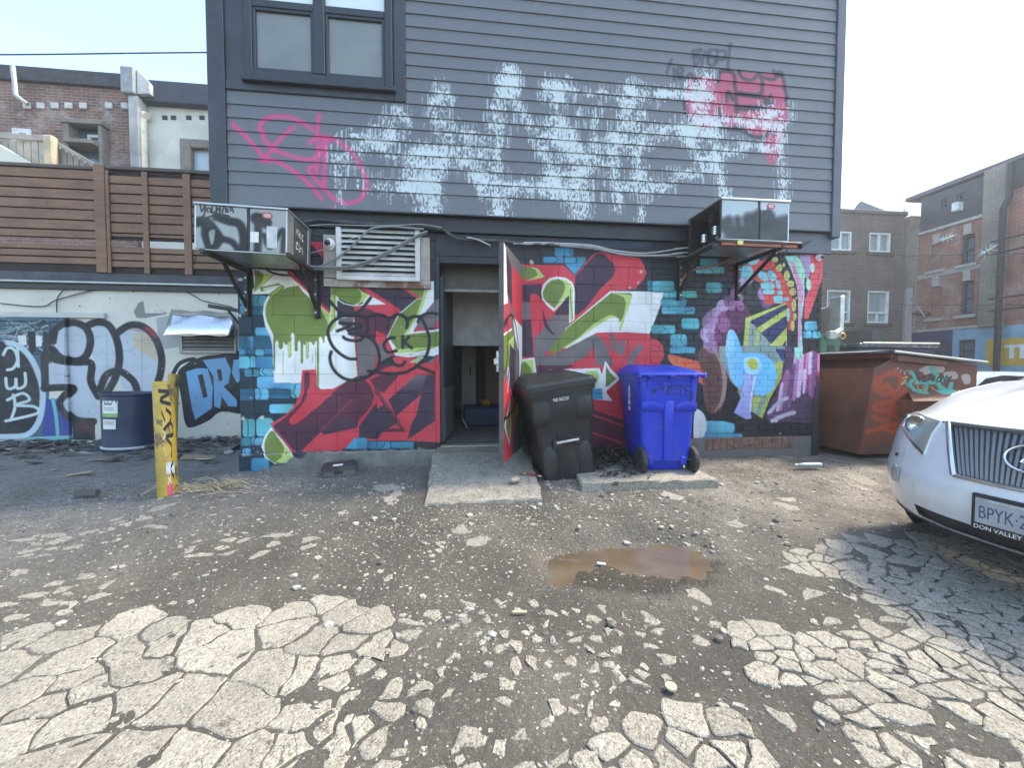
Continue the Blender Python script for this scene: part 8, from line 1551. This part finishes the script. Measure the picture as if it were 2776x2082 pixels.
# ================================================================== PARKED SALOON BEYOND THE SKIP
def sedan():
    zg = gz(10., 2.4); r = empty('white_saloon', (7.7, 1.9, zg), label='white saloon car parked beyond the rusty dumpster', cat='car'); L = 4.6
    P = [(0, .35), (.05, .62), (.5, .78), (1.25, .92), (3.7, .98), (4.5, .90), (4.6, .55), (4.5, .28), (.1, .28)]; G = [(1.15, .90), (1.95, 1.36), (2.4, 1.42), (3.2, 1.40), (3.75, 1.25), (4.2, .95)]
    o = MB().prism(P, 0, 1.78).build('body', PWH, r); md = o.modifiers.new('b', 'BEVEL'); md.width = .07; md.segments = 3; md.limit_method = 'ANGLE'
    V = []
    for x, z in G: V += [(x, .06 + max(0, z - .9) * .32, z), (x, 1.72 - max(0, z - .9) * .32, z)]
    F = [(2 * i, 2 * i + 2, 2 * i + 3, 2 * i + 1) for i in range(5)]; mesh('cabin_roof', V, F, PWH, r, True)
    for i, y in ((0, 0), (1, 1)):
        mesh('side_skin', [V[2 * k + i] for k in range(6)], [tuple(range(6))], PWH, r); s = -1 if i == 0 else 1
        W = [(1.42, .96), (2.02, 1.29), (2.42, 1.345), (3.15, 1.32), (3.6, 1.18), (3.8, 1.0)]; yy = lambda z: (.06 + (z - .9) * .32 - .006) if i == 0 else (1.72 - (z - .9) * .32 + .006)
        mesh('side_window', [(x, yy(z), z) for x, z in W], [tuple(range(6))], glass_mat('dark car glass', (.02, .024, .028), .05), r); box('pillar', 2.62, 2.70, yy(1.15) - .07 if i else yy(1.15) - .012, yy(1.15) + .012 if i else yy(1.15) + .07, .98, 1.32, BLP, r, b=0)
    for x in (.85, 3.65):
        for y in (.1, 1.68): v, f = lathe([(.2, -.1), (.31, -.1), (.32, 0), (.31, .1), (.2, .1)], 24, 'y'); mesh('wheel', [(a + x, b + y, c + .32) for a, b, c in v], f, RUB, r, True)
sedan()
# ================================================================== THINGS INSIDE THE DOORWAY
def inside(u0, v0, u1, v1, Y): a, b = atY(*cp('T', u0, v1), Y), atY(*cp('T', u1, v0), Y); return a.x, b.x, a.z, b.z
x0, x1, z0, z1 = inside(480, -380, 632, 525, 2.2); lk2 = empty('locker', (0, 0, 0), label='grey steel locker seen through the open doorway', cat='locker'); LKM = mat('locker grey', (.36, .38, .36), .55, var=.1, coord='World'); box('case', x0, x1, 2.2, 2.6, .40, z1, LKM, lk2, b=.008)
for zc in (z1 - .12, z0 + .10):
    for k in range(4): box('vent_slot', x0 + .06, x1 - .08, 2.195, 2.199, zc + k * .022 - .05, zc + k * .022 - .042, DARK, lk2, b=0)
box('handle', x1 - .10, x1 - .08, 2.18, 2.199, (z0 + z1) / 2, (z0 + z1) / 2 + .16, BLK, lk2, b=.003)
x0, x1, z0, z1 = inside(495, 530, 900, 745, 1.5); tb = box('blue_tote', x0, x1 + .1, 1.5, 2.0, .401, max(z1, .7), mat('navy tote', (.012, .022, .085), .5, coord='World'), None, b=.03); tag(tb, 'dark blue storage tote on the floor inside the doorway', 'tote')
ob = box('orange_bag', x0 + .28, x0 + .42, 1.6, 1.8, max(z1, .7) + .001, max(z1, .7) + .10, mat('orange cloth', (.40, .18, .03), .8, coord='World'), None, b=.03); tag(ob, 'small orange bundle on top of the blue tote', 'bundle')
p0, p1 = atY(*cp('T', 485, 530), 1.3), atY(*cp('T', 542, 742), 1.3); tag(tube('broom_handle', [tuple(p0), (p1.x, 1.25, .42)], .012, STK, None, 6), 'pale broom handle leaning inside the doorway', 'broom')
x0, x1, z0, z1 = inside(735, -300, 880, 240, 2.4); cb_ = box('cardboard_box', x0, x1 + .1, 2.4, 2.8, .401, z1, CARD, None, b=.01); tag(cb_, 'tall stack of tan cardboard in the dark behind the doorway', 'box')
# ================================================================== THIN HAZE, ADDED TO STAND IN FOR THE SOFTNESS OF LENS GLARE
hz = box('haze', -110, 110, -110, 110, -2.2, 10.6, None, None, b=0); tag(hz, 'thin haze added over the yard in place of lens glare', None, None, 'stuff')
hm = bpy.data.materials.new('haze'); hm.use_nodes = True; hn = hm.node_tree.nodes; hn.remove(hn['Principled BSDF']); pv = hn.new('ShaderNodeVolumePrincipled'); pv.inputs['Color'].default_value = (.93, .95, 1, 1); pv.inputs['Density'].default_value = .0028; pv.inputs['Anisotropy'].default_value = .3
hm.node_tree.links.new(pv.outputs[0], hn['Material Output'].inputs['Volume']); hz.data.materials.append(hm)
